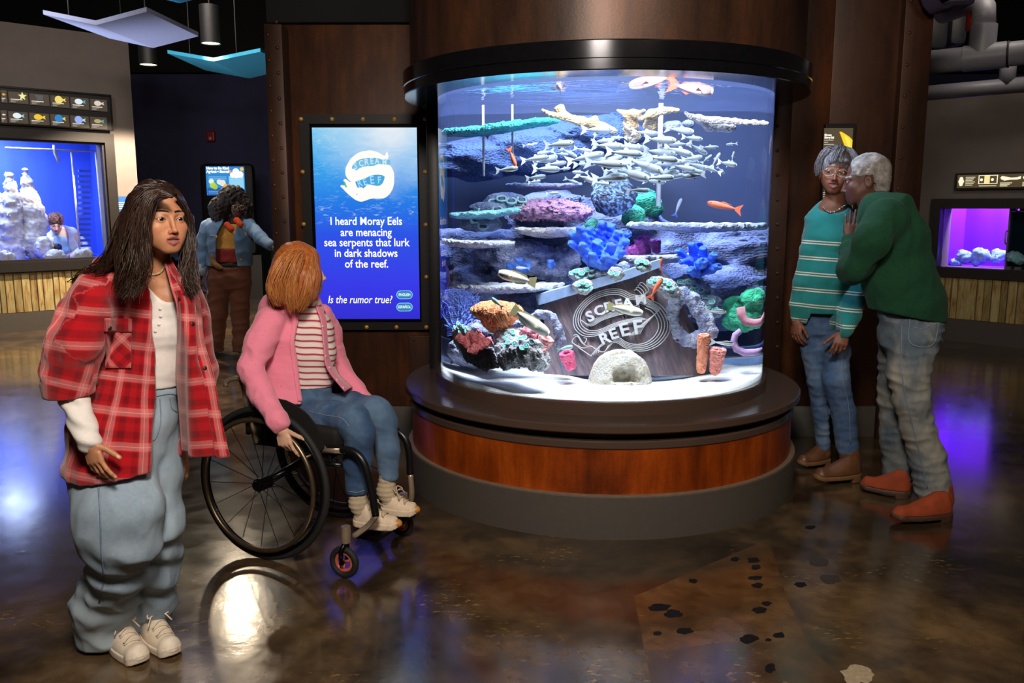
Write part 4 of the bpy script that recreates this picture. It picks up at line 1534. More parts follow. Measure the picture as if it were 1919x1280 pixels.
# water body: one closed volume, water surface near its top, lamps hang above it inside the canopy
tw = NT('sea_water')
tw.t.nodes.remove(tw.bsdf)
gl = tw.n('ShaderNodeBsdfRefraction')
gl.inputs['IOR'].default_value = NW
gl.inputs['Roughness'].default_value = 0.0
gg = tw.n('ShaderNodeBsdfGlossy')
gg.inputs['Roughness'].default_value = 0.02
fr = tw.n('ShaderNodeFresnel')
fr.inputs[0].default_value = NW
mx = tw.n('ShaderNodeMixShader')
tw.l(fr.outputs[0], mx.inputs[0])
tw.l(gl.outputs[0], mx.inputs[1])
tw.l(gg.outputs[0], mx.inputs[2])
tw.l(mx.outputs[0], tw.out.inputs['Surface'])
va = tw.n('ShaderNodeVolumeAbsorption')
va.inputs['Color'].default_value = (0.35, 0.66, 1.0, 1)
va.inputs['Density'].default_value = 0.2
tw.l(va.outputs[0], tw.out.inputs['Volume'])
b = MB()
ZT = 4.3
nseg = 160
b.lathe([(RG, .53), (RG, ZT)], (TX0, TY0, 0), nseg)
k0 = len(b.v)
b.f.append(tuple(range(0, k0, 2))[::-1])
b.f.append(tuple(range(1, k0, 2)))
b.mi += [0, 0]
wo = b.build('water_column', tw.m, smooth=True)
for p in wo.data.polygons:
 if len(p.vertices) > 4:
  p.use_smooth = False
bm = bmesh.new()
bm.from_mesh(wo.data)
bmesh.ops.recalc_face_normals(bm, faces=list(bm.faces))
for e in bm.edges:
 if len(e.link_faces) == 2 and e.calc_face_angle(0) > 0.6:
  e.smooth = False
bm.to_mesh(wo.data)
bm.free()
adopt(wo, aq)
wo['label'] = 'clear water behind curved acrylic'
# rear lining of the tank (dark blue half shell) and inner floor
M_lining = m_tank_lining('deep_blue_lining', (17, 28, 58))
b = MB()
b.lathe([(RG - .02, .55), (RG - .02, 2.25)], (TX0, TY0, 0), 64, math.radians(-8), math.radians(188))
adopt(b.build('rear_lining', M_lining, smooth=True), aq)
# water surface seen from below
ts = NT('water_surface')
tr = ts.n('ShaderNodeBsdfTransparent')
gs = ts.n('ShaderNodeBsdfGlossy')
gs.inputs['Roughness'].default_value = 0.03
gs.inputs['Color'].default_value = (.85, .92, 1, 1)
mx = ts.n('ShaderNodeMixShader')
mx.inputs[0].default_value = 0.45
bn = ts.n('ShaderNodeBump')
bn.inputs['Strength'].default_value = 0.5
bn.inputs['Distance'].default_value = 0.02
ts.l(ts.noise(ts.pos(), 9, 3), bn.inputs['Height'])
ts.l(bn.outputs[0], gs.inputs['Normal'])
ts.l(tr.outputs[0], mx.inputs[1])
ts.l(gs.outputs[0], mx.inputs[2])
ts.l(mx.outputs[0], ts.out.inputs[0])
b = MB()
ZW = 1.985
vs, fs = [(TX0, TY0, ZW)], []
NR, NA = 14, 64
for i in range(1, NR + 1):
 for j in range(NA):
  a = 2 * math.pi * j / NA
  r = (RG - .022) * i / NR
  x, y = r * math.cos(a), r * math.sin(a)
  vs.append((TX0 + x, TY0 + y, ZW + .004 * math.sin(14 * x + 3 * y) + .003 * math.sin(9 * y - 5 * x)))
for j in range(NA):
 fs.append((0, 1 + j, 1 + (j + 1) % NA))
for i in range(NR - 1):
 for j in range(NA):
  a, c = 1 + i * NA + j, 1 + i * NA + (j + 1) % NA
  fs.append((a, a + NA, c + NA, c))
b.add(vs, fs)
adopt(b.build('water_surface', ts.m, smooth=True), aq)
for nm, x, y, tx, ty, pw, cl, w, sp in (('tank_lamp_front', -.05, -.62, -.05, -.05, 180, (1, .95, .88), .9, 80), ('tank_lamp_left', -.55, -.2, -.25, 0, 110, (.95, .96, 1), .4, 80),
          ('tank_lamp_middle', .2, .0, .2, .1, 80, (.72, .84, 1), .9, 90), ('tank_lamp_rear', .1, .5, .1, .6, 34, (.3, .5, 1), .9, 90)):
 o = lamp('AREA', nm, (TX0 + x, TY0 + y, 3.5), (TX0 + tx, TY0 + ty, .6), pw, cl, w, size_y=.3)
 o.data.spread = math.radians(sp)
lamp('AREA', 'tank_front_fill', (TX0, TY0 - .79, 2.36), (TX0, TY0 + .1, .55), 100, (1, .95, .88), .6, size_y=.12)  # added fill inside the canopy for frontal light on the reef
# sand
M_sand = NT('white_coral_sand')
_t = M_sand
_n = _t.noise(_t.pos(), 160, 3, .7)
_t.set(_t.ramp(_n, [(.3, s2l((196, 194, 192))), (.5, s2l((232, 230, 226))), (.75, s2l((248, 246, 240)))]), .95)
_t.bump(_t.noise(_t.pos(), 110, 3), .5, .006)
M_sand = M_sand.m
b = MB()
vs, fs = [], []
NR, NA = 26, 96
rs = np.random.RandomState(3)
def sand_z(x, y):
 f = (y - (TY0 - RG)) / (2 * RG)
 return .584 + .075 * max(0, f) ** 1.0 + .006 * math.sin(9 * x + 4 * y) * min(1, f * 5) + .005 * math.sin(17 * y - 11 * x + 1) * min(1, f * 5)
vs.append((TX0, TY0, sand_z(TX0, TY0)))
for i in range(1, NR + 1):
 for j in range(NA):
  a = 2 * math.pi * j / NA
  r = (RG - .006) * i / NR
  x, y = TX0 + r * math.cos(a), TY0 + r * math.sin(a)
  vs.append((x, y, sand_z(x, y)))
for j in range(NA):
 fs.append((0, 1 + j, 1 + (j + 1) % NA))
for i in range(NR - 1):
 for j in range(NA):
  a, c = 1 + i * NA + j, 1 + i * NA + (j + 1) % NA
  fs.append((a, a + NA, c + NA, c))
m0 = len(vs)
for j in range(NA):
 a = 2 * math.pi * j / NA
 vs.append((TX0 + (RG - .006) * math.cos(a), TY0 + (RG - .006) * math.sin(a), .535))
for j in range(NA):
 j2 = (j + 1) % NA
 o = 1 + (NR - 1) * NA
 fs.append((o + j, m0 + j, m0 + j2, o + j2))
b.add(vs, fs)
tag(b.build('sand', M_sand, smooth=True), 'white coral sand on the floor of the round tank', 'sand', kind='stuff')
# ---- coral and rock materials: tint attribute times fine noise
def m_tint(name, rough=.85, bscale=130, bstr=.9, var=.42, nscale=46):
 t = NT(name)
 c = t.attr('tint')
 n = t.noise(t.pos(), nscale, 4, .65)
 c = t.mix(1.0, c, t.ramp(n, [(.3, (1 - var,) * 3 + (1,)), (.6, (1, 1, 1, 1))]), 'MULTIPLY')
 t.set(c, rough)
 t.bump(t.math('ADD', t.noise(t.pos(), bscale, 3), t.voronoi(t.pos(), bscale * .8)), bstr, .007)
 return t.m
M_coral = m_tint('reef_surface')
M_skin_coral = m_tint('smooth_coral', .7, 60, .25, .15)
def lin(c):
 return np.array(s2l(c)[:3])
def tint_noise(lo, hi, freq, seed, lo2=None):
 a, c = lin(lo), lin(hi)
 def f(P):
  w = np.clip(wob(P, freq, seed, 3) * .9 + .5, 0, 1)[:, None]
  return a * (1 - w) + c * w
 return f
def blob_fn(blobs, k=.03, amp=.02, frq=14, seed=0, pit=.0, pfreq=40):
 C = []
 for bl in blobs:
  x, y, r, Y = bl[:4]
  p = T(x, y, Y)
  sx, sz = tpx(x, y, Y)
  rz = r * sz
  rx = (bl[4] if len(bl) > 4 else r) * sx
  ry = bl[5] if len(bl) > 5 else (rx + rz) / 2
  C.append((p, (rx, ry, rz)))
 def fn(P):
  d = None
  for p, r in C:
   e = sd_ell(P, p, r)
   d = e if d is None else smin(d, e, k)
  d = d + amp * wob(P, frq, seed, 3)
  if pit:
   d = d + pit * (.5 - cellnoise(P, pfreq, seed)) * -1
  return d
 lo = np.min([c[0] - np.array(c[1]) for c in C], 0) - .05
 hi = np.max([c[0] + np.array(c[1]) for c in C], 0) + .05
 return fn, lo, hi
def rock(name, label, blobs, lo, hi, cat='rock', k=.03, amp=.02, frq=14, seed=0, pit=0, pfreq=40, h=.008, group=None, mat=None, post=None, colf=None):
 fn, a, c = blob_fn(blobs, k, amp, frq, seed, pit, pfreq)
 if post:
  f0 = fn
  fn = lambda P: post(P, f0(P))
 # keep it inside the acrylic and above the floor
 f1 = fn
 def fn2(P):
  r = np.hypot(P[:, 0] - TX0, P[:, 1] - TY0) - (RG - .025)
  return np.maximum(np.maximum(f1(P), r), .55 - P[:, 2])
 o = sdf_obj(name, fn2, a, c, h, mat or M_coral, colf=colf or tint_noise(lo, hi, frq * .8, seed + 3))
 tag(o, label, cat, group)
 return o
def polyps(par, spots, r_px, mat_rim, mat_eye, Y, tilt=(0, -.75, .65)):
 """little ring polyps, each a part of its rock"""
 me1 = me2 = None
 for (x, y) in spots:
  p = T(x, y, Y if not callable(Y) else Y(x, y))
  s = tpx(x, y, p[1])[1] * r_px
  if me1 is None:
   b1 = MB()
   ring = [(math.cos(a), math.sin(a), 0.12 * math.sin(3 * a)) for a in [2 * math.pi * q / 14 for q in range(14)]]
   b1.tube(ring, .25, 6, closed=True)
   b1.lathe([(.9, -.9), (1.0, -.1)], (0, 0, 0), 12)
   o1 = b1.build('polyp', mat_rim, smooth=True)
   b2 = MB()
   b2.ball((0, 0, -.05), (.75, .75, .2), 10, 6)
   o2 = b2.build('polyp_mouth', mat_eye, smooth=True)
   me1, me2 = o1.data, o2.data
  else:
   o1, o2 = link('polyp', me1), link('polyp_mouth', me2)
  o2.parent = o1
  rr = random.Random(int(x * 7 + y))
  t = Vector((tilt[0] + rr.uniform(-.4, .4), tilt[1] + rr.uniform(-.2, .2), tilt[2] + rr.uniform(-.2, .2)))
  o1.rotation_euler = t.to_track_quat('Z', 'Y').to_euler()
  o1.location = p
  o1.scale = (s, s, s)
  adopt(o1, par)
M_polyp = simple('pale_polyp_rim', (190, 215, 215), .7, var=.15)
M_polyp_eye = simple('turquoise_polyp_eye', (18, 150, 130), .6, var=.2)
def surf_Y(o, x, y, Y0=3.8, Y1=5.35, bvh={}):
 """depth at which the refracted sight line meets a rock"""
 from mathutils.bvhtree import BVHTree
 if o.name not in bvh:
  n = len(o.data.vertices)
  co = np.empty(n * 3, dtype=np.float32)
  o.data.vertices.foreach_get('co', co)
  bvh[o.name] = BVHTree.FromPolygons([tuple(v) for v in co.reshape(-1, 3).tolist()], [tuple(p.vertices) for p in o.data.polygons])
 p, r = tank_ray(x, y)
 hit = bvh[o.name].ray_cast(Vector(p), Vector(r))
 return hit[0].y if hit[0] is not None else None
def polyps_on(o, spots, r_px, mr=None, me=None, tilt=(0, -.75, .65)):
 ok = [(x, y, surf_Y(o, x, y)) for x, y in spots]
 ok = {(x, y): Y for x, y, Y in ok if Y is not None}
 if ok:
  polyps(o, list(ok), r_px, mr or M_polyp, me or M_polyp_eye, lambda x, y: ok[(x, y)] - .004, tilt)
# ---- big back reef masses
GR_LO, GR_HI = (122, 126, 144), (150, 158, 185)
rock('reef_rock', 'dark blue grey reef wall filling the middle rear of the round tank',
     [(1040, 420, 60, 5.05, 90), (900, 480, 60, 5.0, 80), (1150, 430, 60, 5.1, 90), (1260, 470, 50, 5.1, 90), (1000, 540, 60, 5.0, 100), (870, 560, 60, 4.9, 70), (1240, 540, 70, 5.0, 110), (1360, 560, 60, 4.95, 80), (1380, 470, 40, 5.05, 80)],
     (30, 36, 70), (86, 96, 140), seed=1, amp=.035, frq=9, h=.014, pit=.02, pfreq=22)
rock('reef_rock', 'dim blue reef wall in the upper rear of the round tank',
     [(1000, 280, 50, 5.15, 110), (900, 300, 40, 5.1, 70), (1120, 250, 35, 5.15, 90)],
     (22, 40, 78), (58, 84, 140), seed=2, amp=.035, frq=10, h=.016)
rock('reef_rock', 'mottled grey rock under the upper left plate coral',
     [(975, 480, 32, 4.75, 60), (1040, 500, 28, 4.75, 40), (1065, 480, 22, 4.72, 25), (930, 470, 20, 4.8, 40)], (66, 74, 112), (150, 156, 186), seed=5, amp=.022, frq=16, pit=.02, pfreq=36)
# ---- plate corals (tables with bumpy rims)
def plate(label, x0, x1, y, th_px, Y, lo, hi, dep=.16, slope=0, seed=0, wav=0.0):
 def side(t):
  return T(x0 + (x1 - x0) * t, y + slope * (t - .5), Y)
 A, B = side(0), side(1)
 c = (A + B) / 2
 L = np.linalg.norm(B - A) / 2
 ax = (B - A) / (2 * L)
 up = np.array([0, 0, 1.0]) - ax * ax[2]
 up /= np.linalg.norm(up)
 R = np.stack([ax, np.cross(up, ax), up], 1)
 th = th_px * tpx((x0 + x1) / 2, y, Y)[1] / 2
 def fn(P):
  q = (P - c.astype(F32)) @ R.astype(F32)
  rr = np.sqrt((q[:, 0] / L) ** 2 + (q[:, 1] / dep) ** 2)
  edge = (rr - 1 - .08 * wob(P, 8, seed + 4)) * min(dep, L * .6) * .8
  zc = q[:, 2] - wav * np.sin(q[:, 0] * 9 + seed) - th * .8 * rr * rr
  flat = np.abs(zc) - th * (.75 + .5 * np.clip(1 - rr, 0, 1))
  d = smax(edge, flat, .012)
  return d + .008 * (cellnoise(P, 42, seed) - .5) + .006 * wob(P, 20, seed)
 def fn2(P):
  r = np.hypot(P[:, 0] - TX0, P[:, 1] - TY0) - (RG - .012)
  return np.maximum(fn(P), r)
 lo_, hi_ = bounds([A, B], .05)
 lo_[1] -= dep
 hi_[1] += dep
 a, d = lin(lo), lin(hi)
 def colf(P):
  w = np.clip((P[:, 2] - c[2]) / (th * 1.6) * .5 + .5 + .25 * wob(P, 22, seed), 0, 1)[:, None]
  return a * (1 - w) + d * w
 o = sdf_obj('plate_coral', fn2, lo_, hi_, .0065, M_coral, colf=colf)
 tag(o, label, 'coral')
 return o
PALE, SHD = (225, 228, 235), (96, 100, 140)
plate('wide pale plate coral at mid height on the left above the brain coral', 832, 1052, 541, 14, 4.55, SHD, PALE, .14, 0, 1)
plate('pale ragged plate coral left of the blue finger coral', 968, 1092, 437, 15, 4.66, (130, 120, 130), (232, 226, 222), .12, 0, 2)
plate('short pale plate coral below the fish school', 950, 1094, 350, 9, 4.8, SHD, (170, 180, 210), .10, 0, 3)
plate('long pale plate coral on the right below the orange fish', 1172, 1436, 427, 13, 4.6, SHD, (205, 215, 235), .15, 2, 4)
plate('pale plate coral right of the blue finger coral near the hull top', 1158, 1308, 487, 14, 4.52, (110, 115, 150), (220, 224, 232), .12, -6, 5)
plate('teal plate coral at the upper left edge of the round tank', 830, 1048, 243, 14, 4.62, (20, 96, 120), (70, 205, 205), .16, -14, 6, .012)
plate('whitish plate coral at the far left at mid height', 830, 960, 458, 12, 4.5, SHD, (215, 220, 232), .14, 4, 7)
plate('small teal ringed plate coral left below the dark mouth', 842, 975, 403, 12, 4.6, (40, 80, 110), (110, 170, 180), .12, -10, 8)
# ---- elkhorn corals at the top
def antler(label, parts, lo, hi, seed):
 C = []
 for seg in parts:
  pts = [T(x, y, Y) for x, y, r, Y in seg]
  rad = [r * tpx(x, y, Y)[1] for x, y, r, Y in seg]
  C.append((pts, rad))
 def fn(P):
  d = None
  for pts, rad in C:
   e = chain(P, pts, rad, .015)
   d = e if d is None else smin(d, e, .018)
  return d + .006 * wob(P, 26, seed, 2) + .004 * (cellnoise(P, 70, seed) - .5)
 lo_, hi_ = bounds([p for c in C for p in c[0]], .06)
 o = sdf_obj('elkhorn_coral', fn, lo_, hi_, .006, M_coral, colf=tint_noise(lo, hi, 14, seed))
 tag(o, label, 'coral')
 return o
TAN, TANH = (190, 160, 120), (235, 220, 190)
antler('branching tan elkhorn coral upper left of the fish school',
       [[(1016, 206, 3, 4.35), (1035, 216, 5, 4.37), (1062, 220, 7, 4.4), (1090, 228, 8, 4.42), (1112, 232, 8, 4.44), (1130, 240, 9, 4.46)], [(1058, 218, 6, 4.4), (1048, 206, 6, 4.42), (1052, 200, 5, 4.42)],
  [(1110, 232, 7, 4.44), (1116, 220, 4, 4.43)], [(1125, 238, 8, 4.46), (1150, 246, 6, 4.5)]], TAN, TANH, 21)
antler('cream elkhorn coral on a stem above the middle of the school',
       [[(1156, 207, 3, 4.5), (1172, 213, 5, 4.5), (1190, 212, 6, 4.5), (1206, 207, 3, 4.5)], [(1180, 216, 9, 4.52), (1182, 235, 11, 4.55), (1185, 255, 13, 4.6)], [(1196, 215, 6, 4.52), (1200, 222, 5, 4.52)]], TAN, (240, 228, 205), 22)
antler('cream elkhorn coral arm above the white streak tube',
       [[(1205, 222, 4, 4.48), (1222, 212, 7, 4.5), (1240, 208, 7, 4.5), (1258, 206, 5, 4.5), (1270, 206, 3, 4.5)], [(1222, 216, 8, 4.52), (1218, 235, 11, 4.56)]], TAN, (240, 228, 205), 23)
antler('long white elkhorn coral reaching to the right edge of the tank',
       [[(1283, 211, 3, 4.4), (1296, 219, 5, 4.42), (1310, 223, 6, 4.44), (1340, 225, 6, 4.44), (1380, 228, 6, 4.42), (1415, 230, 5, 4.38), (1440, 231, 4, 4.32)], [(1308, 223, 6, 4.45), (1330, 237, 8, 4.5), (1370, 240, 8, 4.5)]],
       (170, 160, 170), (240, 236, 236), 24)
rock('reef_rock', 'small grey lump behind the school right of the cream elkhorn', [(1262, 236, 12, 4.75, 20), (1290, 232, 8, 4.7, 10)], (80, 92, 130), (150, 160, 190), seed=8, amp=.012)
# ---- pink table coral, dark ball coral, green patches
rock('table_coral', 'mauve mounded coral in the middle left of the tank', [(1030, 392, 18, 4.72, 60), (1070, 398, 14, 4.68, 40), (985, 398, 14, 4.74, 35)], (70, 58, 100), (176, 128, 160), 'coral', seed=11, amp=.012, frq=26, pit=.045, pfreq=52)
rock('ball_coral', 'dark blue coral ball with a pale net below the school',
     [(1150, 368, 38, 4.72, 42)], (14, 18, 40), (26, 34, 66), 'coral', seed=12, amp=.01,
     colf=lambda P: np.where((np.abs(wob(P, 30, 9, 1)) < .2)[:, None], lin((110, 150, 200)), lin((16, 22, 50))), pit=.012, pfreq=28)
for i, (x, y, r, Y, lab) in enumerate(((1110, 425, 16, 4.78, 'green sponge left of the dark coral ball'), (1185, 405, 22, 4.85, 'green sponge right below the dark coral ball'),
                                       (1210, 380, 26, 5.0, 'dim green rock behind the dark coral ball'))):
 rock('green_sponge', lab, [(x, y, r, Y), (x + 12, y + 10, r * .7, Y)], (8, 74, 66), (22, 140, 112), 'sponge', seed=14 + i, amp=.012)
rock('ringed_coral', 'cluster of pale ring cups on the dim left reef', [(950, 378, 18, 4.75, 40), (915, 392, 14, 4.72, 36), (900, 420, 14, 4.7, 40)], (56, 70, 108), (120, 134, 160), 'coral', seed=17, amp=.012)
rc = bpy.data.objects['ringed_coral']
polyps_on(rc, [(925, 378), (940, 372), (958, 376), (972, 384), (932, 392), (950, 396), (905, 395), (918, 405), (890, 412), (962, 394), (936, 406), (905, 424), (978, 374)], 7, simple('pale_cup_rim', (150, 190, 190), .7),
          simple('dark_cup', (14, 26, 52), .7))
rock('green_coral', 'bright green coral bank at the right edge of the tank', [(1385, 575, 18, 4.62, 30), (1415, 560, 20, 4.55, 26), (1405, 595, 22, 4.58, 40), (1380, 605, 14, 4.6, 26)], (14, 120, 90), (70, 215, 160), 'coral', seed=18, amp=.02, frq=18)
# ---- blue finger corals
def finger_coral(label, stalks, lo, hi, seed):
 C = []
 for (x0, y0, x1, y1, r, Y) in stalks:
  C.append(([T(x0, y0, Y + .03), T((x0 + x1) / 2 + (1 if x1 > x0 else -1), (y0 + y1) / 2, Y), T(x1, y1, Y - .03)], [r * .8 * tpx(x0, y0, Y)[1], r * tpx(x0, y0, Y)[1], r * .85 * tpx(x0, y0, Y)[1]]))
 def fn(P):
  d = None
  for pts, rad in C:
   e = chain(P, pts, rad, .012)
   t = np.array(pts[2]) - np.array(pts[1])
   t /= np.linalg.norm(t)
   q = P - V3(*(np.array(pts[2]) + t * rad[2] * .9))
   cup = np.linalg.norm(q, axis=1) - rad[2] * .62
   e = smax(e, -cup, .005)
   d = e if d is None else smin(d, e, .008)
  return d + .006 * wob(P, 34, seed, 2)
 lo_, hi_ = bounds([p for c in C for p in c[0]], .05)
 o = sdf_obj('finger_coral', fn, lo_, hi_, .0055, M_skin_coral, colf=tint_noise(lo, hi, 18, seed))
 tag(o, label, 'coral')
 return o
BL, BH = (20, 60, 200), (90, 150, 250)
finger_coral('large bright blue finger coral in the middle of the tank',
             [(1110, 490, 1074, 438, 9, 4.45), (1112, 490, 1088, 428, 9, 4.42), (1118, 480, 1105, 430, 8, 4.44), (1120, 490, 1128, 420, 9, 4.42), (1130, 480, 1145, 424, 9, 4.44), (1132, 490, 1160, 436, 9, 4.42),
              (1128, 500, 1172, 452, 9, 4.4), (1120, 500, 1120, 455, 10, 4.36), (1125, 505, 1145, 462, 10, 4.34), (1112, 505, 1092, 460, 9, 4.36), (1120, 508, 1110, 478, 9, 4.32), (1128, 508, 1136, 482, 10, 4.3),
              (1120, 510, 1150, 486, 9, 4.32), (1122, 505, 1168, 470, 8, 4.38), (1135, 470, 1178, 438, 7, 4.48), (1110, 485, 1070, 455, 7, 4.45)], BL, BH, 31)
finger_coral('smaller blue finger coral at the right of the hull top',
             [(1310, 505, 1272, 470, 7, 4.45), (1312, 505, 1296, 458, 8, 4.44), (1315, 500, 1318, 466, 8, 4.42), (1318, 505, 1338, 478, 8, 4.42), (1318, 510, 1345, 500, 8, 4.42), (1310, 515, 1295, 505, 8, 4.4),
              (1308, 500, 1318, 490, 9, 4.38), (1315, 495, 1310, 455, 6, 4.46), (1312, 488, 1278, 490, 6, 4.42)], (16, 50, 190), (70, 130, 245), 32)
finger_coral('dull blue coral tuft on the left behind the yellow wrasse', [(965, 505, 955, 490, 8, 4.7), (970, 505, 972, 486, 8, 4.68), (975, 508, 988, 494, 7, 4.68), (1035, 500, 1032, 490, 6, 4.6)], (30, 70, 160), (80, 130, 210), 33)
# ---- tube sponges
def tube_sponge(name, label, tubes, lo, hi, seed, pit=.006):
 C = []
 for (x0, y0, x1, y1, r0, r1, Y) in tubes:
  s = tpx(x0, y0, Y)[1]
  C.append((T(x0, y0, Y), T(x1, y1, Y - .015), r0 * s, r1 * s))
 def fn(P):
  d = None
  for a, c, r0, r1 in C:
   e = sd_cone(P, a, c, r0, r1)
   t = (c - a) / np.linalg.norm(c - a)
   q = P - V3(*c)
   e = smax(e, (q @ V3(*t)) - r1 * .12, .006)       # flat open end
   hole = sd_cone(P, c - t * r1 * 1.3, c + t * r1 * 2, r1 * .35, r1 * .68)
   e = smax(e, -hole, .006)
   d = e if d is None else smin(d, e, .01)
  return d + pit * (cellnoise(P, 90, seed) - .5) + .003 * wob(P, 30, seed)
 lo_, hi_ = bounds([p for c in C for p in c[:2]], .06)
 o = sdf_obj(name, fn, lo_, hi_, .0045, M_coral, colf=tint_noise(lo, hi, 26, seed))
 tag(o, label, 'sponge')
 return o
PK, PKH = (190, 88, 110), (236, 150, 160)
tube_sponge('tube_sponge', 'clump of pink tube sponges on the left front rock',
   [(885, 648, 871, 628, 8, 8, 4.02), (890, 648, 884, 622, 8, 8, 4.04), (895, 650, 893, 624, 8, 8, 4.0), (892, 655, 905, 630, 8, 9, 4.02), (900, 648, 922, 638, 9, 8, 4.0), (890, 640, 899, 619, 6, 6, 4.06), (895, 655, 890, 652, 9, 8, 3.97)], PK, PKH, 41)
tube_sponge('tube_sponge', 'two fat pale pink tube sponges beside the arch rock', [(1014, 652, 1024, 634, 11, 15, 4.0), (1012, 665, 1014, 652, 9, 11, 3.95)], (220, 130, 135), (245, 180, 175), 42)
tube_sponge('cup_sponge', 'single deep pink cup sponge on the sand', [(1069, 685, 1061, 662, 10, 13, 4.15)], (196, 60, 100), (224, 100, 130), 43)
tube_sponge('column_sponge', 'tall orange column sponge on the sand at right', [(1314, 692, 1320, 628, 8.5, 12, 4.2)], (200, 110, 80), (232, 150, 112), 44, .009)
tube_sponge('column_sponge', 'short orange pink column sponge right of the tall one', [(1340, 694, 1346, 656, 10, 16, 4.2)], (190, 100, 95), (226, 142, 122), 45, .009)
tube_sponge('finger_sponge', 'purple finger sponges behind the blue coral', [(1208, 480, 1196, 448, 7, 8, 4.62), (1196, 480, 1184, 462, 6, 7, 4.6), (1214, 482, 1206, 440, 6, 8, 4.66), (1175, 478, 1168, 462, 6, 7, 4.6), (1230, 470, 1228, 450, 6, 8, 4.75)], (110, 40, 120), (170, 70, 160), 46)
tube_sponge('tube_sponge', 'small magenta sponge between the blue coral stalks', [(1124, 450, 1124, 438, 9, 9, 4.6)], (100, 50, 130), (150, 80, 160), 47)
rock('bumpy_sponge', 'round bumpy pink sponge above the right front rock', [(991, 626, 15, 4.02, 17)], (176, 90, 110), (228, 140, 150), 'sponge', seed=48, amp=.006, pit=.03, pfreq=50, h=.005)
# ---- left front rocks
r1 = rock('reef_rock', 'grey rock with turquoise polyps at the left front of the tank', [(850, 640, 28, 4.12, 36), (870, 665, 26, 4.05, 44), (895, 672, 22, 4.0, 34), (842, 622, 16, 4.15, 26), (912, 675, 16, 4.02, 22)], GR_LO, (190, 190, 200), seed=51, amp=.018, frq=18, pit=.016, pfreq=50, h=.006)
polyps_on(r1, [(832, 618), (840, 612), (850, 609), (858, 613), (868, 610), (846, 622), (862, 622), (878, 616), (835, 628), (852, 614), (874, 622), (828, 624), (868, 612), (846, 614), (858, 606)], 4.6)
r2 = rock('reef_rock', 'pale rock topped with turquoise polyps under the brain coral', [(962, 640, 26, 4.08, 34), (985, 660, 26, 3.98, 42), (1000, 672, 18, 3.95, 26), (950, 665, 28, 4.02, 26), (945, 630, 16, 4.1, 20), (1012, 684, 10, 3.95, 18)], (150, 150, 162), (228, 228, 228), seed=52, amp=.016, frq=18, pit=.016, pfreq=50, h=.006)
polyps_on(r2, [(948, 634), (962, 630), (974, 635), (952, 642), (964, 644), (986, 648), (982, 632), (996, 641), (944, 648), (960, 622), (978, 652), (950, 626)], 4.8)
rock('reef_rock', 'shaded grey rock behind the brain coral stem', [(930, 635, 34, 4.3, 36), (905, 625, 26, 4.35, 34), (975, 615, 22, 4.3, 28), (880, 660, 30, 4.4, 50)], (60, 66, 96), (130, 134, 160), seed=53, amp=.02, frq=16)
def brain_post(P, d):
 w = wob(P, 16, 33, 1)
 return d + .010 * np.abs(np.sin(w * 9 + wob(P, 9, 12, 1) * 3)) - .005
def brain_col(P):
 w = wob(P, 16, 33, 1)
 s = np.abs(np.sin(w * 9 + wob(P, 9, 12, 1) * 3))[:, None]
 return lin((250, 196, 130)) * (1 - s) + lin((196, 92, 56)) * s
rock('brain_coral', 'orange mushroom shaped brain coral with winding grooves', [(930, 585, 22, 4.12, 45), (930, 598, 26, 4.12, 30), (906, 582, 12, 4.14, 26), (956, 582, 12, 4.14, 24)], (0, 0, 0), (0, 0, 0), 'coral', k=.02, amp=.004, seed=54, h=.0045, post=brain_post, colf=brain_col)
# ---- sea fan
b = MB()
rs = random.Random(8)
YF_ = 4.42
def fan_branch(x, y, ang, ln, r, dep):
 x2, y2 = x + math.cos(ang) * ln, y - math.sin(ang) * ln
 if not (826 < x2 < 900 and 536 < y2 < 640):
  return
 b.tube([T(x, y, YF_), T((x + x2) / 2 + rs.uniform(-1, 1), (y + y2) / 2, YF_ - .006), T(x2, y2, YF_)], [r, r * .9, r * .8], 5)
 if dep > 0:
  fan_branch(x2, y2, ang + rs.uniform(-.1, .15), ln * .93, r * .82, dep - 1)
  fan_branch(x2, y2, ang + rs.choice((-1, 1)) * rs.uniform(.4, .8), ln * .85, r * .6, dep - 1)
for a in (1.2, 1.55, 1.9, .9, 2.2, .6):
 fan_branch(856, 628, a, 17, .0075, 6)
for q in range(26):                      # cross mesh
 y = 545 + q * 3.4
 b.tube([T(834 + .3 * q * .3 + (y - 545) * .02, y, YF_ + .003), T(850, y - 3, YF_ + .002), T(868, y - 1, YF_ + .002), T(880 + (q % 4) * 3, y + 4, YF_ + .003)], .0032, 4)
tag(b.build('sea_fan', simple('blue_sea_fan', (124, 152, 238), .7, var=.2), smooth=True), 'netted blue sea fan at the left edge of the tank', 'coral')
b = MB()
b.tube([tuple(T(x, y, 4.5)) for x, y in ((835, 498), (839, 508), (840, 525), (836, 545), (840, 562), (845, 580), (845, 600))], [.012, .014, .014, .013, .014, .014, .012], 10)
tag(b.build('rope_sponge', simple('dusky_pink_sponge', (186, 130, 140), .8, var=.2, scale=80), smooth=True), 'dusky pink rope sponge hanging at the left edge of the tank', 'sponge')
b = MB()
b.tube([tuple(T(x, y, 4.45)) for x, y in ((1388, 576), (1390, 590), (1396, 602), (1412, 606), (1426, 603), (1432, 590))], [.02, .022, .022, .022, .02, .018], 10)
tag(b.build('rope_sponge', simple('mauve_sponge', (170, 110, 120), .8, var=.2, scale=80), smooth=True), 'curved mauve rope sponge in front of the green coral bank', 'sponge')
b = MB()
b.tube([tuple(T(x, y, 4.3)) for x, y in ((1388, 620), (1378, 628), (1375, 640), (1380, 654), (1395, 661), (1415, 660), (1428, 656))], [.016, .018, .019, .019, .019, .018, .016], 10)
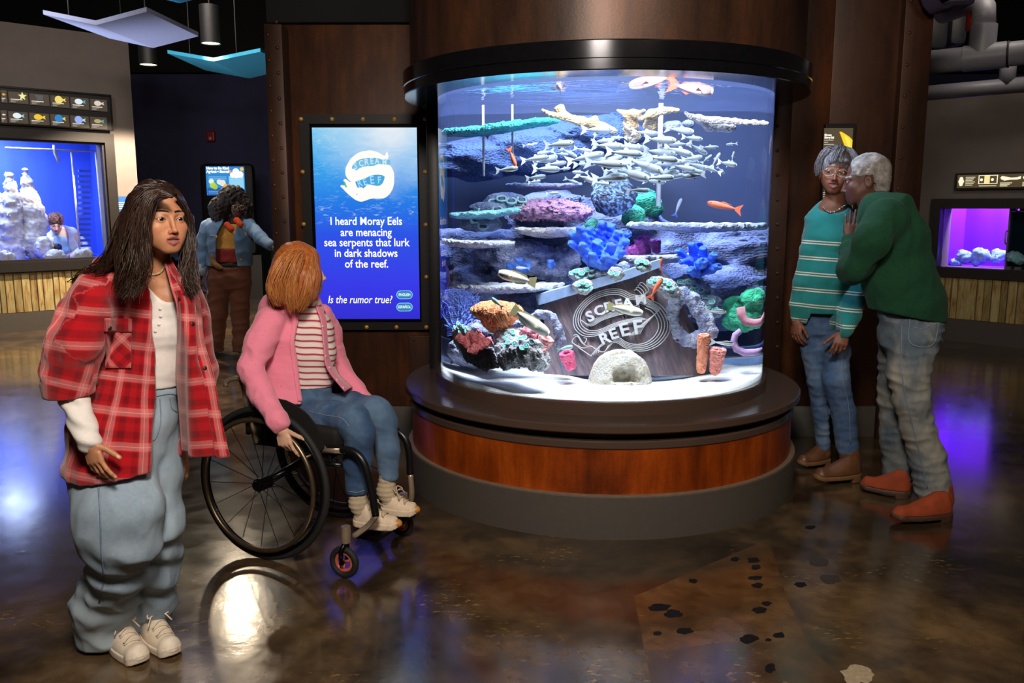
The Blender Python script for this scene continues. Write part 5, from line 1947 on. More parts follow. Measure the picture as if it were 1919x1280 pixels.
tag(b.build('rope_sponge', simple('violet_sponge', (150, 120, 160), .8, var=.2, scale=80), smooth=True), 'lower curved violet rope sponge at the right edge above the sand', 'sponge')
# ---- the sunken hull with its carved eel
HY = 4.36
HP = [(1037, 700), (1030, 640), (1024, 600), (1020, 566), (1100, 545), (1180, 520), (1236, 500), (1262, 530), (1290, 590), (1320, 640), (1338, 690), (1320, 705), (1200, 706)]
HC = T(1170, 640, HY)
M_hull = NT('sunken_planks')
_t = M_hull
_s = _t.mapping(_t.pos(), (1, 1, 1), rot=(0, .3, 0))
_n = _t.noise(_t.mapping(_s, (14, 3, 2)), 3, 5, .65)
_t.set(_t.ramp(_n, [(.3, s2l((44, 38, 44))), (.5, s2l((84, 70, 76))), (.72, s2l((126, 102, 96)))]), .8)
_t.bump(_n, .5, .012)
M_hull = M_hull.m
hull = empty('sunken_hull', tuple(HC))
tag(hull, 'dark plank ship stern with a white carved eel emblem, leaning in the tank', 'wreck')
# stern planks: bent vertical boards, leaning outwards, one part each
topl = lambda x: np.interp(x, [1018, 1100, 1180, 1236, 1262, 1290, 1338], [566, 545, 521, 500, 530, 590, 690])
def hull_pt(x, y, back=0.0):
 u = (x - 1180) / 160.0
 lean = (690 - y) / 190.0 * .10
 return T(x, y, HY - .17 + .20 * u * u + lean + back)
nb = 15
for i in range(nb):
 x0, x1 = 1020 + (1338 - 1020) * i / nb - .4, 1020 + (1338 - 1020) * (i + 1) / nb + .4
 bb = MB()
 rows = 7
 fr_, bk = [], []
 for k in range(rows):
  f = k / (rows - 1)
  for xx in (x0, x1):
   yt = float(topl(xx))
   yy = yt + (704 - yt) * f
   xs = xx + (1 - f) * 0
   fr_.append(hull_pt(xs, yy, .003 * (i % 3)))
   bk.append(hull_pt(xs, yy, .03))
 n2 = len(fr_)
 fs = []
 for k in range(rows - 1):
  a = 2 * k
  fs.append((a, a + 1, a + 3, a + 2))
  fs.append((n2 + a, n2 + a + 2, n2 + a + 3, n2 + a + 1))
  fs.append((a, a + 2, n2 + a + 2, n2 + a))
  fs.append((a + 1, n2 + a + 1, n2 + a + 3, a + 3))
 fs.append((0, n2, n2 + 1, 1))
 bb.add(fr_ + bk, fs)
 adopt(bb.build('plank', M_hull), hull)
# top rail board
bb = MB()
A = [hull_pt(x, y, -.03) for x, y in ((1006, 552), (1060, 538), (1120, 522), (1180, 505), (1238, 486))]
Bq = [hull_pt(x, y, -.03) for x, y in ((1010, 572), (1062, 556), (1122, 539), (1184, 521), (1240, 500))]
n = len(A)
vs = A + Bq + [p + np.array([0, .06, 0]) for p in A] + [p + np.array([0, .06, 0]) for p in Bq]
fs = []
for k in range(n - 1):
 fs += [(k, n + k, n + k + 1, k + 1), (2 * n + k, 2 * n + k + 1, 3 * n + k + 1, 3 * n + k), (k, k + 1, 2 * n + k + 1, 2 * n + k), (n + k, 3 * n + k, 3 * n + k + 1, n + k + 1)]
fs += [(0, 2 * n, 3 * n, n), (n - 1, 2 * n - 1, 4 * n - 1, 3 * n - 1)]
bb.add(vs, fs)
adopt(bb.build('rail_board', simple('blue_grey_board', (104, 122, 150), .75, var=.25, scale=18)), hull)
# carved contour lines, in crop coordinates of the photo
M_carve = simple('carved_white', (205, 205, 205), .8, var=.15)
def cp(x, y):
 return hull_pt(980 + x / 4.571, 460 + y / 4.571, -.006)
def line(pts, r=.0022, n=40):
 bb.tube([tuple(cp(x, y)) for x, y in spline(pts, n)], r, 5)
bb = MB()
OUT = [(1000, 330), (1005, 318), (1030, 322), (1070, 365), (1068, 400), (1020, 428), (930, 420), (850, 380), (760, 372), (670, 390), (580, 430), (500, 500), (450, 570), (432, 650), (450, 720), (520, 775), (620, 775), (720, 730), (840, 680), (960, 650), (1060, 630)]
for q in range(4):
 s = 1 - .06 * q
 line([(760 + (x - 760) * s, 570 + (y - 570) * (s - .02 * q)) for x, y in OUT], .0021, 60)
OUT2 = [(1100, 470), (1180, 510), (1240, 590), (1265, 680), (1240, 770), (1170, 850), (1080, 895), (980, 905), (880, 880), (800, 830), (740, 850), (700, 910), (640, 900), (580, 860), (520, 880), (470, 860), (420, 830), (440, 790), (470, 780), (500, 830), (545, 860)]
for q in range(5):
 s = 1 - .07 * q
 line([(900 + (x - 900) * s, 700 + (y - 700) * s) for x, y in OUT2[:12 if q else 21]], .0021, 50)
for q in range(6):
 line([(1020 - 5 * q, 420 + 14 * q), (1100 + 6 * q, 480 + 13 * q), (1170 - 8 * q, 540 + 10 * q), (1110 - 12 * q, 610 + 8 * q), (1040 - 14 * q, 690 + 6 * q), (1000 - 18 * q, 760 + 4 * q)], .002, 24)
for q in range(5):
 line([(500 + 12 * q, 640 + 12 * q), (580, 690 - 9 * q), (680, 640 - 10 * q), (800, 600 - 10 * q), (900, 580 - 12 * q), (1000, 560 - 12 * q)], .002, 24)
for q in range(4):
 line([(580 + 22 * q, 950 - 10 * q), (620 + 14 * q, 900 - 14 * q), (690 + 10 * q, 850 - 14 * q)], .002, 14)
line([(420, 830), (500, 890), (580, 945)], .0022, 14)
line([(432, 770), (470, 770), (520, 840), (545, 800), (520, 790)], .0022, 20)
adopt(bb.build('carved_lines', M_carve, smooth=True), hull)
for (ch, x, y, s_, rot) in [('S', 575, 610, 125, 24), ('C', 655, 560, 115, 20), ('R', 735, 530, 115, 15), ('E', 820, 505, 110, 12), ('A', 895, 490, 105, 6), ('M', 1010, 470, 110, 6),
       ('R', 700, 800, 130, 22), ('E', 775, 760, 125, 20), ('E', 870, 725, 155, 14), ('F', 985, 705, 165, 8)]:
 p = cp(x, y)
 px_, py_ = cp(x + 40, y), cp(x, y - 40)
 ux = Vector(px_ - p).normalized()
 uy = Vector(py_ - p).normalized()
 a = math.radians(rot)
 u2, v2 = ux * math.cos(a) + uy * math.sin(a), uy * math.cos(a) - ux * math.sin(a)
 s = s_ / 4.571 * tpx(980 + x / 4.571, 460 + y / 4.571, HY)[1] * .98
 text(ch, s, p + np.array([0, -.004, 0]), u2, v2, M_carve, hull, bold=.002, extrude=.002, sx=1.0)
# ---- arch rock left of the hull, ring rock right of it, polyp rocks on the hull
def ring_rock(label, pts, Y, lo, hi, seed, pit=.02, h=.006):
 C = [T(x, y, Y if not isinstance(Y, (list, tuple)) else Y[i]) for i, (x, y, r) in enumerate(pts)]
 R = [r * tpx(x, y, 4.3)[1] for x, y, r in pts]
 def fn(P):
  return chain(P, C, R, .012) + .010 * wob(P, 22, seed, 2) + pit * (.5 - cellnoise(P, 34, seed)) * -.6
 lo_, hi_ = bounds(C, .07)
 o = sdf_obj('reef_rock', fn, lo_, hi_, h, M_coral, colf=tint_noise(lo, hi, 18, seed))
 tag(o, label, 'rock')
 return o
ring_rock('grey rock arch over a dark hole left of the hull', [(1000, 600, 8), (1008, 590, 8), (1022, 588, 8), (1036, 596, 8), (1046, 615, 8), (1050, 640, 8), (1056, 665, 8), (1062, 688, 8)], 4.22, (80, 86, 120), (170, 174, 196), 61)
rg = ring_rock('pitted blue grey rock ring around a dark hole right of the hull', [(1268, 560, 11), (1258, 590, 10), (1264, 618, 10), (1284, 638, 12), (1308, 636, 13), (1330, 622, 12), (1322, 600, 12), (1308, 580, 12), (1296, 560, 12), (1278, 550, 11), (1266, 560, 11)], 4.3, (110, 120, 165), (205, 212, 230), 62, .03)
r3 = rock('reef_rock', 'polyp covered rock on the upper right corner of the hull', [(1232, 530, 12, 4.24, 20), (1252, 540, 14, 4.22, 18), (1262, 552, 12, 4.22, 14)], (130, 136, 150), (215, 216, 214), seed=63, amp=.01, pit=.012, h=.005)
polyps_on(r3, [(1220, 528), (1228, 524), (1237, 524), (1246, 527), (1254, 532), (1228, 532), (1240, 532), (1260, 540), (1252, 540)], 4.2)
r4 = rock('reef_rock', 'polyp covered rock sloping down behind the rock ring', [(1285, 530, 14, 4.5, 26), (1310, 545, 14, 4.48, 22), (1330, 565, 14, 4.46, 20), (1340, 585, 12, 4.44, 14)], (90, 110, 150), (180, 200, 215), seed=64, amp=.012, pit=.014, h=.006)
polyps_on(r4, [(1275, 528), (1290, 528), (1302, 536), (1314, 544), (1322, 556), (1334, 566), (1326, 576), (1340, 580), (1312, 558), (1298, 544)], 4.6)
for i, (x, y, lab, sp) in enumerate([(1092, 536, 'polyp rock on the left of the blue rail board', [(1084, 534), (1092, 530), (1100, 534), (1088, 541), (1098, 542), (1106, 540)]),
                                     (1152, 512, 'small pale rock in the middle of the blue rail board', [(1146, 512), (1156, 514)]),
                                     (1203, 495, 'round polyp rock on the right of the blue rail board', [(1195, 492), (1203, 490), (1211, 493), (1199, 499), (1207, 500)])]):
 o = rock('reef_rock', lab, [(x, y, 12, 4.12, 13 + 6 * (i == 0)), (x + 6, y + 5, 9, 4.12, 9)], (140, 142, 150), (222, 222, 220), seed=66 + i, amp=.008, pit=.014, h=.005)
 polyps_on(o, sp, 4.2)
r5 = rock('reef_rock', 'turquoise ringed rock under the blue finger coral', [(1085, 515, 12, 4.35, 20), (1110, 512, 10, 4.35, 22), (1140, 512, 14, 4.33, 30), (1168, 506, 14, 4.32, 14)], (90, 104, 140), (190, 200, 210), seed=70, amp=.012, pit=.014, h=.006)
polyps_on(r5, [(1072, 512), (1080, 508), (1090, 512), (1100, 506), (1108, 504), (1084, 518), (1096, 518), (1108, 514)], 4.6)
# ---- white dome rock with a cave
DX, DY_ = 1162, 690
DP = TZ(DX, 719, .605)
DYY = DP[1]
sxp, szp = tpx(DX, 690, DYY)
dome_c = T(DX, 716, DYY + .05)
cave_c = T(1174, 708, DYY - .09)
def dome_fn(P):
 d = sd_ell(P, dome_c, (58 * sxp, .115, 62 * szp))
 d = np.maximum(d, (dome_c[2] - .012) - P[:, 2])
 c = sd_ell(P, cave_c, (30 * sxp, .11, 23 * szp))
 c = np.maximum(c, (cave_c[2] - .03) - P[:, 2])
 d = smax(d, -(c + .006 * wob(P, 30, 3, 2)), .012)
 return d + .006 * wob(P, 18, 5, 2) + .005 * (cellnoise(P, 60, 2) - .5)
o = sdf_obj('dome_rock', dome_fn, dome_c - np.array([.3, .2, .08]), dome_c + np.array([.3, .2, .3]), .005, M_coral, colf=tint_noise((200, 186, 160), (246, 240, 226), 12, 7))
tag(o, 'white domed rock with a small cave on the front sand', 'rock')
b = MB()
pc = T(1174, 704, DYY + .03)
b.box(pc, (56 * sxp, .02, 40 * szp))
cv = b.build('cave_back', simple('ochre_rock', (150, 122, 84), .9, var=.3, scale=24))
adopt(cv, o)
# ---- solid tubes standing in for reflection streaks in the acrylic
for i, (x, y0, y1, r, lab) in enumerate(((1240, 158, 386, 4.5, 'white tube for a reflection streak through the right half of the fish school'),
                                         (905, 172, 330, 2.2, 'thin pale standpipe at upper left in the tank'), (932 + 28, 172, 300, 2.0, 'second thin pale reflection streak tube at upper left in the tank'))):
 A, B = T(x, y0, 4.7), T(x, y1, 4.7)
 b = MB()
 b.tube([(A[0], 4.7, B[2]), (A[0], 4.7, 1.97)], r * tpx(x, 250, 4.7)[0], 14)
 tag(b.build('streak_tube', simple('milky_streak_%d' % i, (196, 190, 186), .5), smooth=True), lab, 'pipe')
# ================================================================== FISH
def fish_mesh(hgt, wid, prof=None, n=14, m=12):
 """body along +x (nose), unit length without tail"""
 b = MB()
 xs = [0.5 - i / (n - 1) for i in range(n)]
 rows = []
 for x in xs:
  t = 0.5 - x
  h = (prof or (lambda t: (math.sin(math.pi * min(1, t * .98 + .02) ** .62)) ** .8))(t)
  h = max(h, .03 if t < .5 else .16)
  ring = [(x, wid * h * math.cos(2 * math.pi * j / m) * (1 if t > .03 else .6), hgt * h * math.sin(2 * math.pi * j / m)) for j in range(m)]
  rows.append(ring)
 vs = [p for r in rows for p in r]
 fs = []
 for i in range(n - 1):
  for j in range(m):
   j2 = (j + 1) % m
   fs.append((i * m + j, (i + 1) * m + j, (i + 1) * m + j2, i * m + j2))
 fs.append(tuple(reversed(range(m))))
 fs.append(tuple((n - 1) * m + j for j in range(m)))
 b.add(vs, fs)
 return b
def fin(poly, th=.012):
 b = MB()
 b.prism(poly, th, (0, th / 2, 0), (1, 0, 0), (0, 0, 1))
 return b
def m_fish(name, back, side, belly, rough=.3, metal=.35, stripe=None):
 t = NT(name)
 z = t.sep(t.coord('Object'))[2]
 c = t.ramp(t.math('MULTIPLY_ADD', z, 2.4, .5), [(.05, s2l(belly)), (.42, s2l(side)), (.68, s2l(side)), (.82, s2l(back))])
 if stripe:
  f = t.ramp(t.math('MULTIPLY_ADD', z, 2.4, .5), [(stripe[0] - .06, 0.0), (stripe[0], 1.0), (stripe[0] + stripe[1], 1.0), (stripe[0] + stripe[1] + .06, 0.0)])
  c = t.mix(f, c, s2l(stripe[2]))
 v = t.voronoi(t.coord('Object'), 26)
 c = t.mix(.15, c, t.ramp(v, [(.1, (.7, .7, .7, 1)), (.5, (1, 1, 1, 1))]), 'MULTIPLY')
 t.set(c, rough, metal)
 return t.m
M_eye = simple('fish_eye', (12, 12, 14), .15)
M_eyering = simple('fish_eye_ring', (220, 215, 190), .3)
def make_fish(name, hgt, wid, mbody, mfin, tail, dorsal=None, belly=None, pectoral=None, prof=None, eye=(.37, .02, .03)):
 root = fish_mesh(hgt, wid, prof).build(name, mbody, smooth=True)
 fin(tail).build('tail_fin', mfin, root)
 if dorsal:
  fin(dorsal).build('dorsal_fin', mfin, root)
 if belly:
  fin(belly).build('belly_fin', mfin, root)
 if pectoral:
  for s in (-1, 1):
   b = MB()
   pts = [(x, s * (wid * .8 + k * .12), z) for k, (x, z) in enumerate(pectoral)]
   b.add(pts, [tuple(range(len(pts)))])
   b.build('pectoral_fin', mfin, root)
 for s in (-1, 1):
  b = MB()
  b.ball((eye[0], s * wid * .62, eye[1]), (eye[2], eye[2] * .5, eye[2]), 10, 6)
  b.build('eye', M_eye, root, True)
 return root
def put_fish(o, px, py, Y, len_px, ang=0.0, yaw=0.0, zs=1.0):
 """ang: nose direction in the picture in degrees (0 = right, 180 = left); yaw: turn away from the picture plane"""
 p = T(px, py, Y)
 sx, sz = tpx(px, py, Y)
 a = math.radians(ang)
 ln = len_px * (abs(math.cos(a)) * sx + abs(math.sin(a)) * sz) / 1.22
 face = 1 if math.cos(a) >= 0 else -1
 el = math.atan2(math.sin(a) * sz, abs(math.cos(a)) * sx + 1e-6)
 heading = 0.0 if face > 0 else math.pi
 R = Matrix.Rotation(heading + math.radians(yaw) * face, 3, 'Z') @ Matrix.Rotation(-el, 3, 'Y')
 sc = Matrix.Diagonal((ln, ln * zs, ln * zs * (sz / sx) ** .0))
 o.location = p
 o.rotation_euler = R.to_euler()
 o.scale = (ln, ln * zs, ln * zs)
TAIL = [(-.44, .05), (-.72, .2), (-.63, 0.0), (-.72, -.2), (-.44, -.05)]
M_silver = m_fish('silver_fish_skin', (92, 104, 88), (146, 162, 176), (190, 202, 216), .25, .45)
M_silver_fin = simple('silver_fin', (176, 190, 205), .4)
silver = make_fish('silver_fish', .132, .066, M_silver, M_silver_fin, TAIL, [(.06, .14), (-.06, .2), (-.12, .11)], [(-.02, -.13), (-.12, -.19), (-.14, -.1)])
SCHOOL = [  # x, y, length, angle, depth
 (1123, 243, 58, 0, 4.15), (1213, 249, 48, -4, 4.2), (1278, 244, 50, -8, 4.2), (1242, 262, 56, -4, 4.12), (1158, 258, 30, 180, 4.3), (1300, 259, 36, -6, 4.25), (1133, 264, 40, 4, 4.25),
 (1052, 270, 52, 4, 4.12), (1144, 274, 58, -4, 4.08), (1180, 275, 44, -6, 4.2), (1196, 276, 40, -12, 4.25), (1332, 276, 34, 2, 4.25), (1020, 286, 30, 190, 4.3), (1006, 297, 46, 8, 4.12), (1025, 299, 44, 14, 4.18),
 (1053, 289, 26, -4, 4.3), (1068, 287, 26, -30, 4.3), (1095, 281, 30, -10, 4.28), (1175, 287, 66, -4, 4.06), (1240, 285, 56, -6, 4.14), (1275, 284, 46, -16, 4.16), (1310, 280, 30, -30, 4.25), (1102, 294, 60, 12, 4.1),
 (1046, 306, 34, 6, 4.3), (1059, 316, 24, 6, 4.3), (953, 317, 38, 6, 4.1), (1027, 317, 52, 0, 4.08), (1140, 307, 72, -4, 4.05), (1155, 297, 44, 200, 4.22), (1247, 298, 54, -4, 4.1), (1300, 296, 36, 8, 4.2),
 (1326, 297, 18, 40, 4.3), (1085, 323, 30, 178, 4.2), (1102, 336, 34, -20, 4.22), (1213, 312, 58, -20, 4.1), (1215, 299, 56, 6, 4.25), (1255, 306, 62, 4, 4.22), (1285, 315, 40, -12, 4.14), (1308, 311, 34, -14, 4.2),
 (1343, 298, 24, 60, 4.25), (1366, 307, 32, -10, 4.2), (1148, 333, 62, 4, 4.06), (1187, 327, 58, -16, 4.08), (1213, 322, 60, -6, 4.2), (1190, 318, 40, 4, 4.3), (1250, 325, 52, 6, 4.14), (1240, 333, 54, 2, 4.08),
 (1262, 331, 44, 8, 4.2), (1298, 329, 40, 186, 4.15), (1304, 322, 40, -8, 4.25), (1332, 317, 30, 160, 4.2), (1007, 332, 34, 6, 4.2), (1003, 340, 22, 8, 4.3), (1073, 340, 22, -20, 4.3), (1037, 362, 22, 4, 4.25),
 (1131, 344, 30, -6, 4.22), (1198, 357, 46, 0, 4.1), (992, 272, 20, 4, 4.3), (1000, 270, 16, 10, 4.35), (1116, 252, 18, 70, 4.35), (1370, 270, 20, 186, 4.3), (1374, 292, 18, 80, 4.3), (1352, 320, 14, -40, 4.3),
 (1170, 304, 56, 2, 4.3), (1270, 270, 44, 180, 4.3), (1120, 300, 50, -6, 4.32), (1230, 340, 40, -4, 4.26), (1160, 318, 50, 8, 4.3), (1200, 292, 50, -8, 4.34), (1290, 303, 44, -4, 4.32), (1100, 307, 44, 4, 4.3)]
rs = random.Random(12)
for i, (x, y, L_, a, Y) in enumerate(SCHOOL):
 o = silver if i == 0 else copy_tree(silver)
 put_fish(o, x, y, Y, L_ * 1.04, a, rs.uniform(-22, 22), rs.uniform(1.0, 1.25))
 own = {0: 'topmost silver fish of the school under the tan elkhorn coral', 25: 'silver fish at the far left end of the school, apart from the rest', 54: 'lone small silver fish below the left half of the school', 55: 'lowest silver fish of the school, right above the green sponge',
           56: 'faint small silver fish above the left end of the school', 60: 'last upright silver fish at the right end of the school', 59: 'upper right straggler of the silver school near the acrylic', 12: 'silver fish facing left at the upper left of the school'}
 tag(o, own.get(i, 'small silver fish swimming in the tight middle of the school in the upper tank'), 'fish', 'silver fish of the school')
M_yel = m_fish('yellow_wrasse_skin', (250, 244, 216), (253, 251, 238), (253, 252, 246), .4, .0)
M_yelfin = simple('yellow_fin', (248, 238, 180), .4)
WT = [(-.44, .09), (-.66, .16), (-.68, -.16), (-.44, -.09)]
prof_w = lambda t: math.sin(math.pi * min(1, t * .96 + .03) ** .7) ** .6
wr = make_fish('wrasse', .15, .09, M_yel, M_yelfin, WT, [(.2, .12), (.1, .18), (-.35, .14), (-.42, .07)], [(-.02, -.13), (-.1, -.17), (-.35, -.13), (-.42, -.07)], [(.18, -.03), (.05, -.06), (.08, .03)], prof_w)
for i, (x, y, L_, a, Y, lab) in enumerate([(963, 519, 62, 166, 4.0, 'cream yellow wrasse swimming left above the wide plate coral'), (998, 606, 64, -34, 3.93, 'bright yellow wrasse diving right beside the brain coral'),
                                           (1176, 581, 60, -12, 4.0, 'cream wrasse swimming in front of the carved eel')]):
 o = wr if i == 0 else copy_tree(wr)
 put_fish(o, x, y, Y, L_, a, 6, 1.05)
 tag(o, lab, 'fish')
M_str = m_fish('striped_goby_skin', (232, 232, 228), (240, 240, 236), (246, 246, 244), .35, 0, (.6, .13, (16, 16, 20)))
st_ = make_fish('striped_fish', .12, .07, M_str, simple('pale_fin', (225, 228, 225), .4), TAIL)
for i, (x, y, L_, a, lab) in enumerate([(1345, 584, 38, -4, 'white fish with a black stripe beside the rock ring'), (1357, 643, 40, -8, 'white fish with a black stripe above the orange column sponges')]):
 o = st_ if i == 0 else copy_tree(st_)
 put_fish(o, x, y, 4.15, L_, a, 8)
 tag(o, lab, 'fish')
M_snap = m_fish('snapper_skin', (120, 60, 66), (214, 196, 222), (238, 220, 222), .35, .2)
M_snapfin = simple('coral_red_fin', (206, 96, 80), .4)
sn = make_fish('snapper', .17, .09, M_snap, M_snapfin, [(-.44, .06), (-.74, .24), (-.62, 0), (-.74, -.24), (-.44, -.06)], [(.2, .14), (.1, .2), (-.3, .13), (-.36, .07)], [(-.1, -.14), (-.2, -.2), (-.34, -.12)], [(.2, -.05), (.0, -.07), (.05, .0)])
put_fish(sn, 1302, 166, 4.12, 78, -8, 5)
tag(sn, 'pale red finned snapper facing right just under the surface', 'fish')
o = copy_tree(sn)
put_fish(o, 1216, 153, 4.2, 76, 192, 8)
tag(o, 'reddish snapper facing left at the water line', 'fish')
o = copy_tree(sn)
put_fish(o, 1047, 163, 4.05, 60, -70, 60, 1.0)
o.rotation_euler = (.35, 0, math.radians(-96))
o.scale = (.11, .12, .12)
tag(o, 'pink snapper swimming straight at the viewer under the surface', 'fish')
M_or = m_fish('orange_fish_skin', (190, 70, 50), (226, 110, 80), (235, 140, 110), .45, 0)
of = make_fish('orange_fish', .11, .07, M_or, simple('orange_fin', (214, 100, 74), .5), TAIL, [(.1, .1), (0, .15), (-.3, .09)])
put_fish(of, 1354, 386, 4.2, 60, 168, 8)
tag(of, 'long orange fish facing left above the right plate coral', 'fish')
for (x, y, L_, a, Y, lab) in ((1239, 493, 22, 92, 4.05, 'tiny orange fish upright over the right rail rock'), (1231, 538, 34, 60, 4.08, 'orange pink fish resting on the polyp rock'), (961, 297, 30, -70, 4.08, 'small pink fish above the left end of the school')):
 o = copy_tree(of)
 put_fish(o, x, y, Y, L_, a, 0, 1.2)
 tag(o, lab, 'fish')
M_bst = m_fish('blue_banded_skin', (60, 90, 210), (190, 205, 245), (120, 150, 235), .4, 0)
bf = make_fish('blue_fish', .12, .07, M_bst, simple('blue_fin', (70, 110, 220), .5), TAIL)
put_fish(bf, 1272, 386, 4.3, 30, 70, 0)
tag(bf, 'small banded blue fish below the school at right', 'fish')
for (x, y, L_, a, Y, lab) in ((1284, 594, 24, 10, 4.34, 'blue fish hiding inside the rock ring'), (978, 502, 26, 178, 4.5, 'blue fish under the left mottled rock')):
 o = copy_tree(bf)
 put_fish(o, x, y, Y, L_, a, 0, 1.3)
 tag(o, lab, 'fish')
M_gr = m_fish('green_chromis_skin', (110, 190, 180), (190, 230, 220), (225, 244, 238), .35, .1)
gf = make_fish('green_fish', .17, .08, M_gr, simple('green_fin', (170, 220, 205), .5), TAIL)
put_fish(gf, 1061, 652, 4.0, 26, 14, 0)
tag(gf, 'pale green fish above the pink cup sponge', 'fish')
o = copy_tree(gf)
put_fish(o, 930, 566, 4.0, 20, 140, 20)
tag(o, 'pale silvery green fish on top of the brain coral', 'fish')
M_ng = m_fish('grey_eel_skin', (80, 84, 92), (120, 124, 134), (160, 160, 164), .5, 0)
b = MB()
b.tube([tuple(TZ(x, y, z)) for x, y, z in ((843, 688, .60), (846, 680, .615), (852, 674, .63), (859, 672, .63))], [.004, .007, .007, .004], 8)
o = b.build('garden_eel', M_ng, smooth=True)
tag(o, 'slim grey garden eel rising from the sand at the left', 'fish')
b = MB()
b.tube([tuple(TZ(x, y, z)) for x, y, z in ((838, 676, .60), (836, 672, .615), (833, 668, .625))], [.003, .005, .003], 8)
tag(b.build('garden_eel', M_ng, smooth=True), 'tiny grey garden eel left of the slim one', 'fish')
# ================================================================== PEOPLE: shared modelling
def head_frame(fwd, up=(0, 0, 1)):
 f = np.array(fwd, float)
 f /= np.linalg.norm(f)
 u = np.array(up, float)
 u = u - f * (u @ f)
 u /= np.linalg.norm(u)
 Y = -f
 X = np.cross(Y, u)
 return np.stack([X, Y, u], 1)           # columns: face left-right, backwards, up
EYE_X, EYE_Y = .0315, -.0755
def face_sdf(q, male=0.0, mouth=0.0, smile=0.0, ears=True):
 """head in its own frame: eyes at z = 0, face towards -y, metres"""
 ax = np.abs(q[:, 0])
 m = np.stack([ax, q[:, 1], q[:, 2]], 1)
 d = sd_ell(q, (0, .016, .036), (.0735, .094, .084))
 d = smin(d, sd_ell(q, (0, -.026, -.030), (.057 + .004 * male, .060, .072)), .035)
 d = smin(d, sd_cone(m, (.046 + .009 * male, .005, -.046), (.016 + .010 * male, -.063, -.092), .017, .014), .028)      # jaw
 d = smin(d, sd_ell(q, (0, -.071, -.093), (.021 + .004 * male, .015, .016)), .02)                                        # chin
 d = smin(d, sd_ell(m, (.041, -.061, -.026), (.020, .018, .017)), .025)                                                   # cheek
 d = smin(d, sd_ell(m, (.026, -.054, -.055), (.023 + .003 * male, .024, .027)), .03)
 d = smin(d, sd_cone(m, (.012, -.0835, .019), (.046, -.066, .017), .0060 + .003 * male, .006), .016)                      # brow
 d = smax(d, -sd_ell(m, (EYE_X + .002, -.094, -.001), (.0165, .0125, .0105)), .012)                                                # sockets
 d = smin(d, sd_ball(m, (EYE_X, EYE_Y + .003, 0), .0148), .006)                                                          # lids
 # nose
 d = smin(d, sd_cone(q, (0, -.084, .012), (0, -.1015, -.033), .0064, .0080 + .0015 * male), .011)
 d = smin(d, sd_ell(q, (0, -.1055, -.0375), (.0090, .0092, .0082)), .006)
 d = smin(d, sd_ell(m, (.0100 + .002 * male, -.094, -.041), (.0066 + .002 * male, .0095, .0066)), .005)
 d = smax(d, -sd_ell(m, (.0060, -.1005, -.0480), (.0030, .0042, .0034)), .003)
 # mouth mound and lips
 w = .023 + .006 * smile
 zc = np.clip(ax / w, 0, 1.2) ** 2 * .006 * smile
 qq = q.copy()
 qq[:, 2] -= zc
 mm = np.stack([np.abs(qq[:, 0]), qq[:, 1], qq[:, 2]], 1)
 d = smin(d, sd_ell(q, (0, -.073, -.064), (.030, .017, .021)), .02)
 g = .0035 * mouth
 up = sd_cone(mm, (.004, -.0915, -.0600 + g), (w, -.0838, -.0655), .0056, .0028)
 lo = sd_cone(mm, (0, -.0905, -.0708 - g * 1.6), (w * .92, -.0838, -.0668), .0066, .0034)
 d = smin(d, up, .0045)
 d = smin(d, lo, .0045)
 slit = sd_econe(mm, (0, -.094, -.0652 - g * .4), (w * .84, -.0865, -.0658), (.0008 + g * .95, .010), (.0006, .008), (0, 0, 1))
 d = smax(d, -slit, .0018)
 # eye openings
 op = almond(m)
 d = smax(d, -np.maximum(op, -(q[:, 1] + .115)), .0016)
 if ears:
  e = sd_ell(m, (.0755, .013, -.012), (.0075, .0185, .030))
  e = smax(e, -sd_ell(m, (.084, .008, -.008), (.007, .010, .017)), .005)
  d = smin(d, e, .008)
 return d
def almond(m):
 """signed distance to the almond eye opening (an extrusion along y)"""
 x = (m[:, 0] - EYE_X)
 z = m[:, 2] - .0008 - .06 * x
 a = np.sqrt(x * x + (z + .0150) ** 2) - .0184
 b = np.sqrt(x * x + (z - .0140) ** 2) - .0186
 e = np.maximum(a, b)
 return np.maximum(e, m[:, 1] + .062)
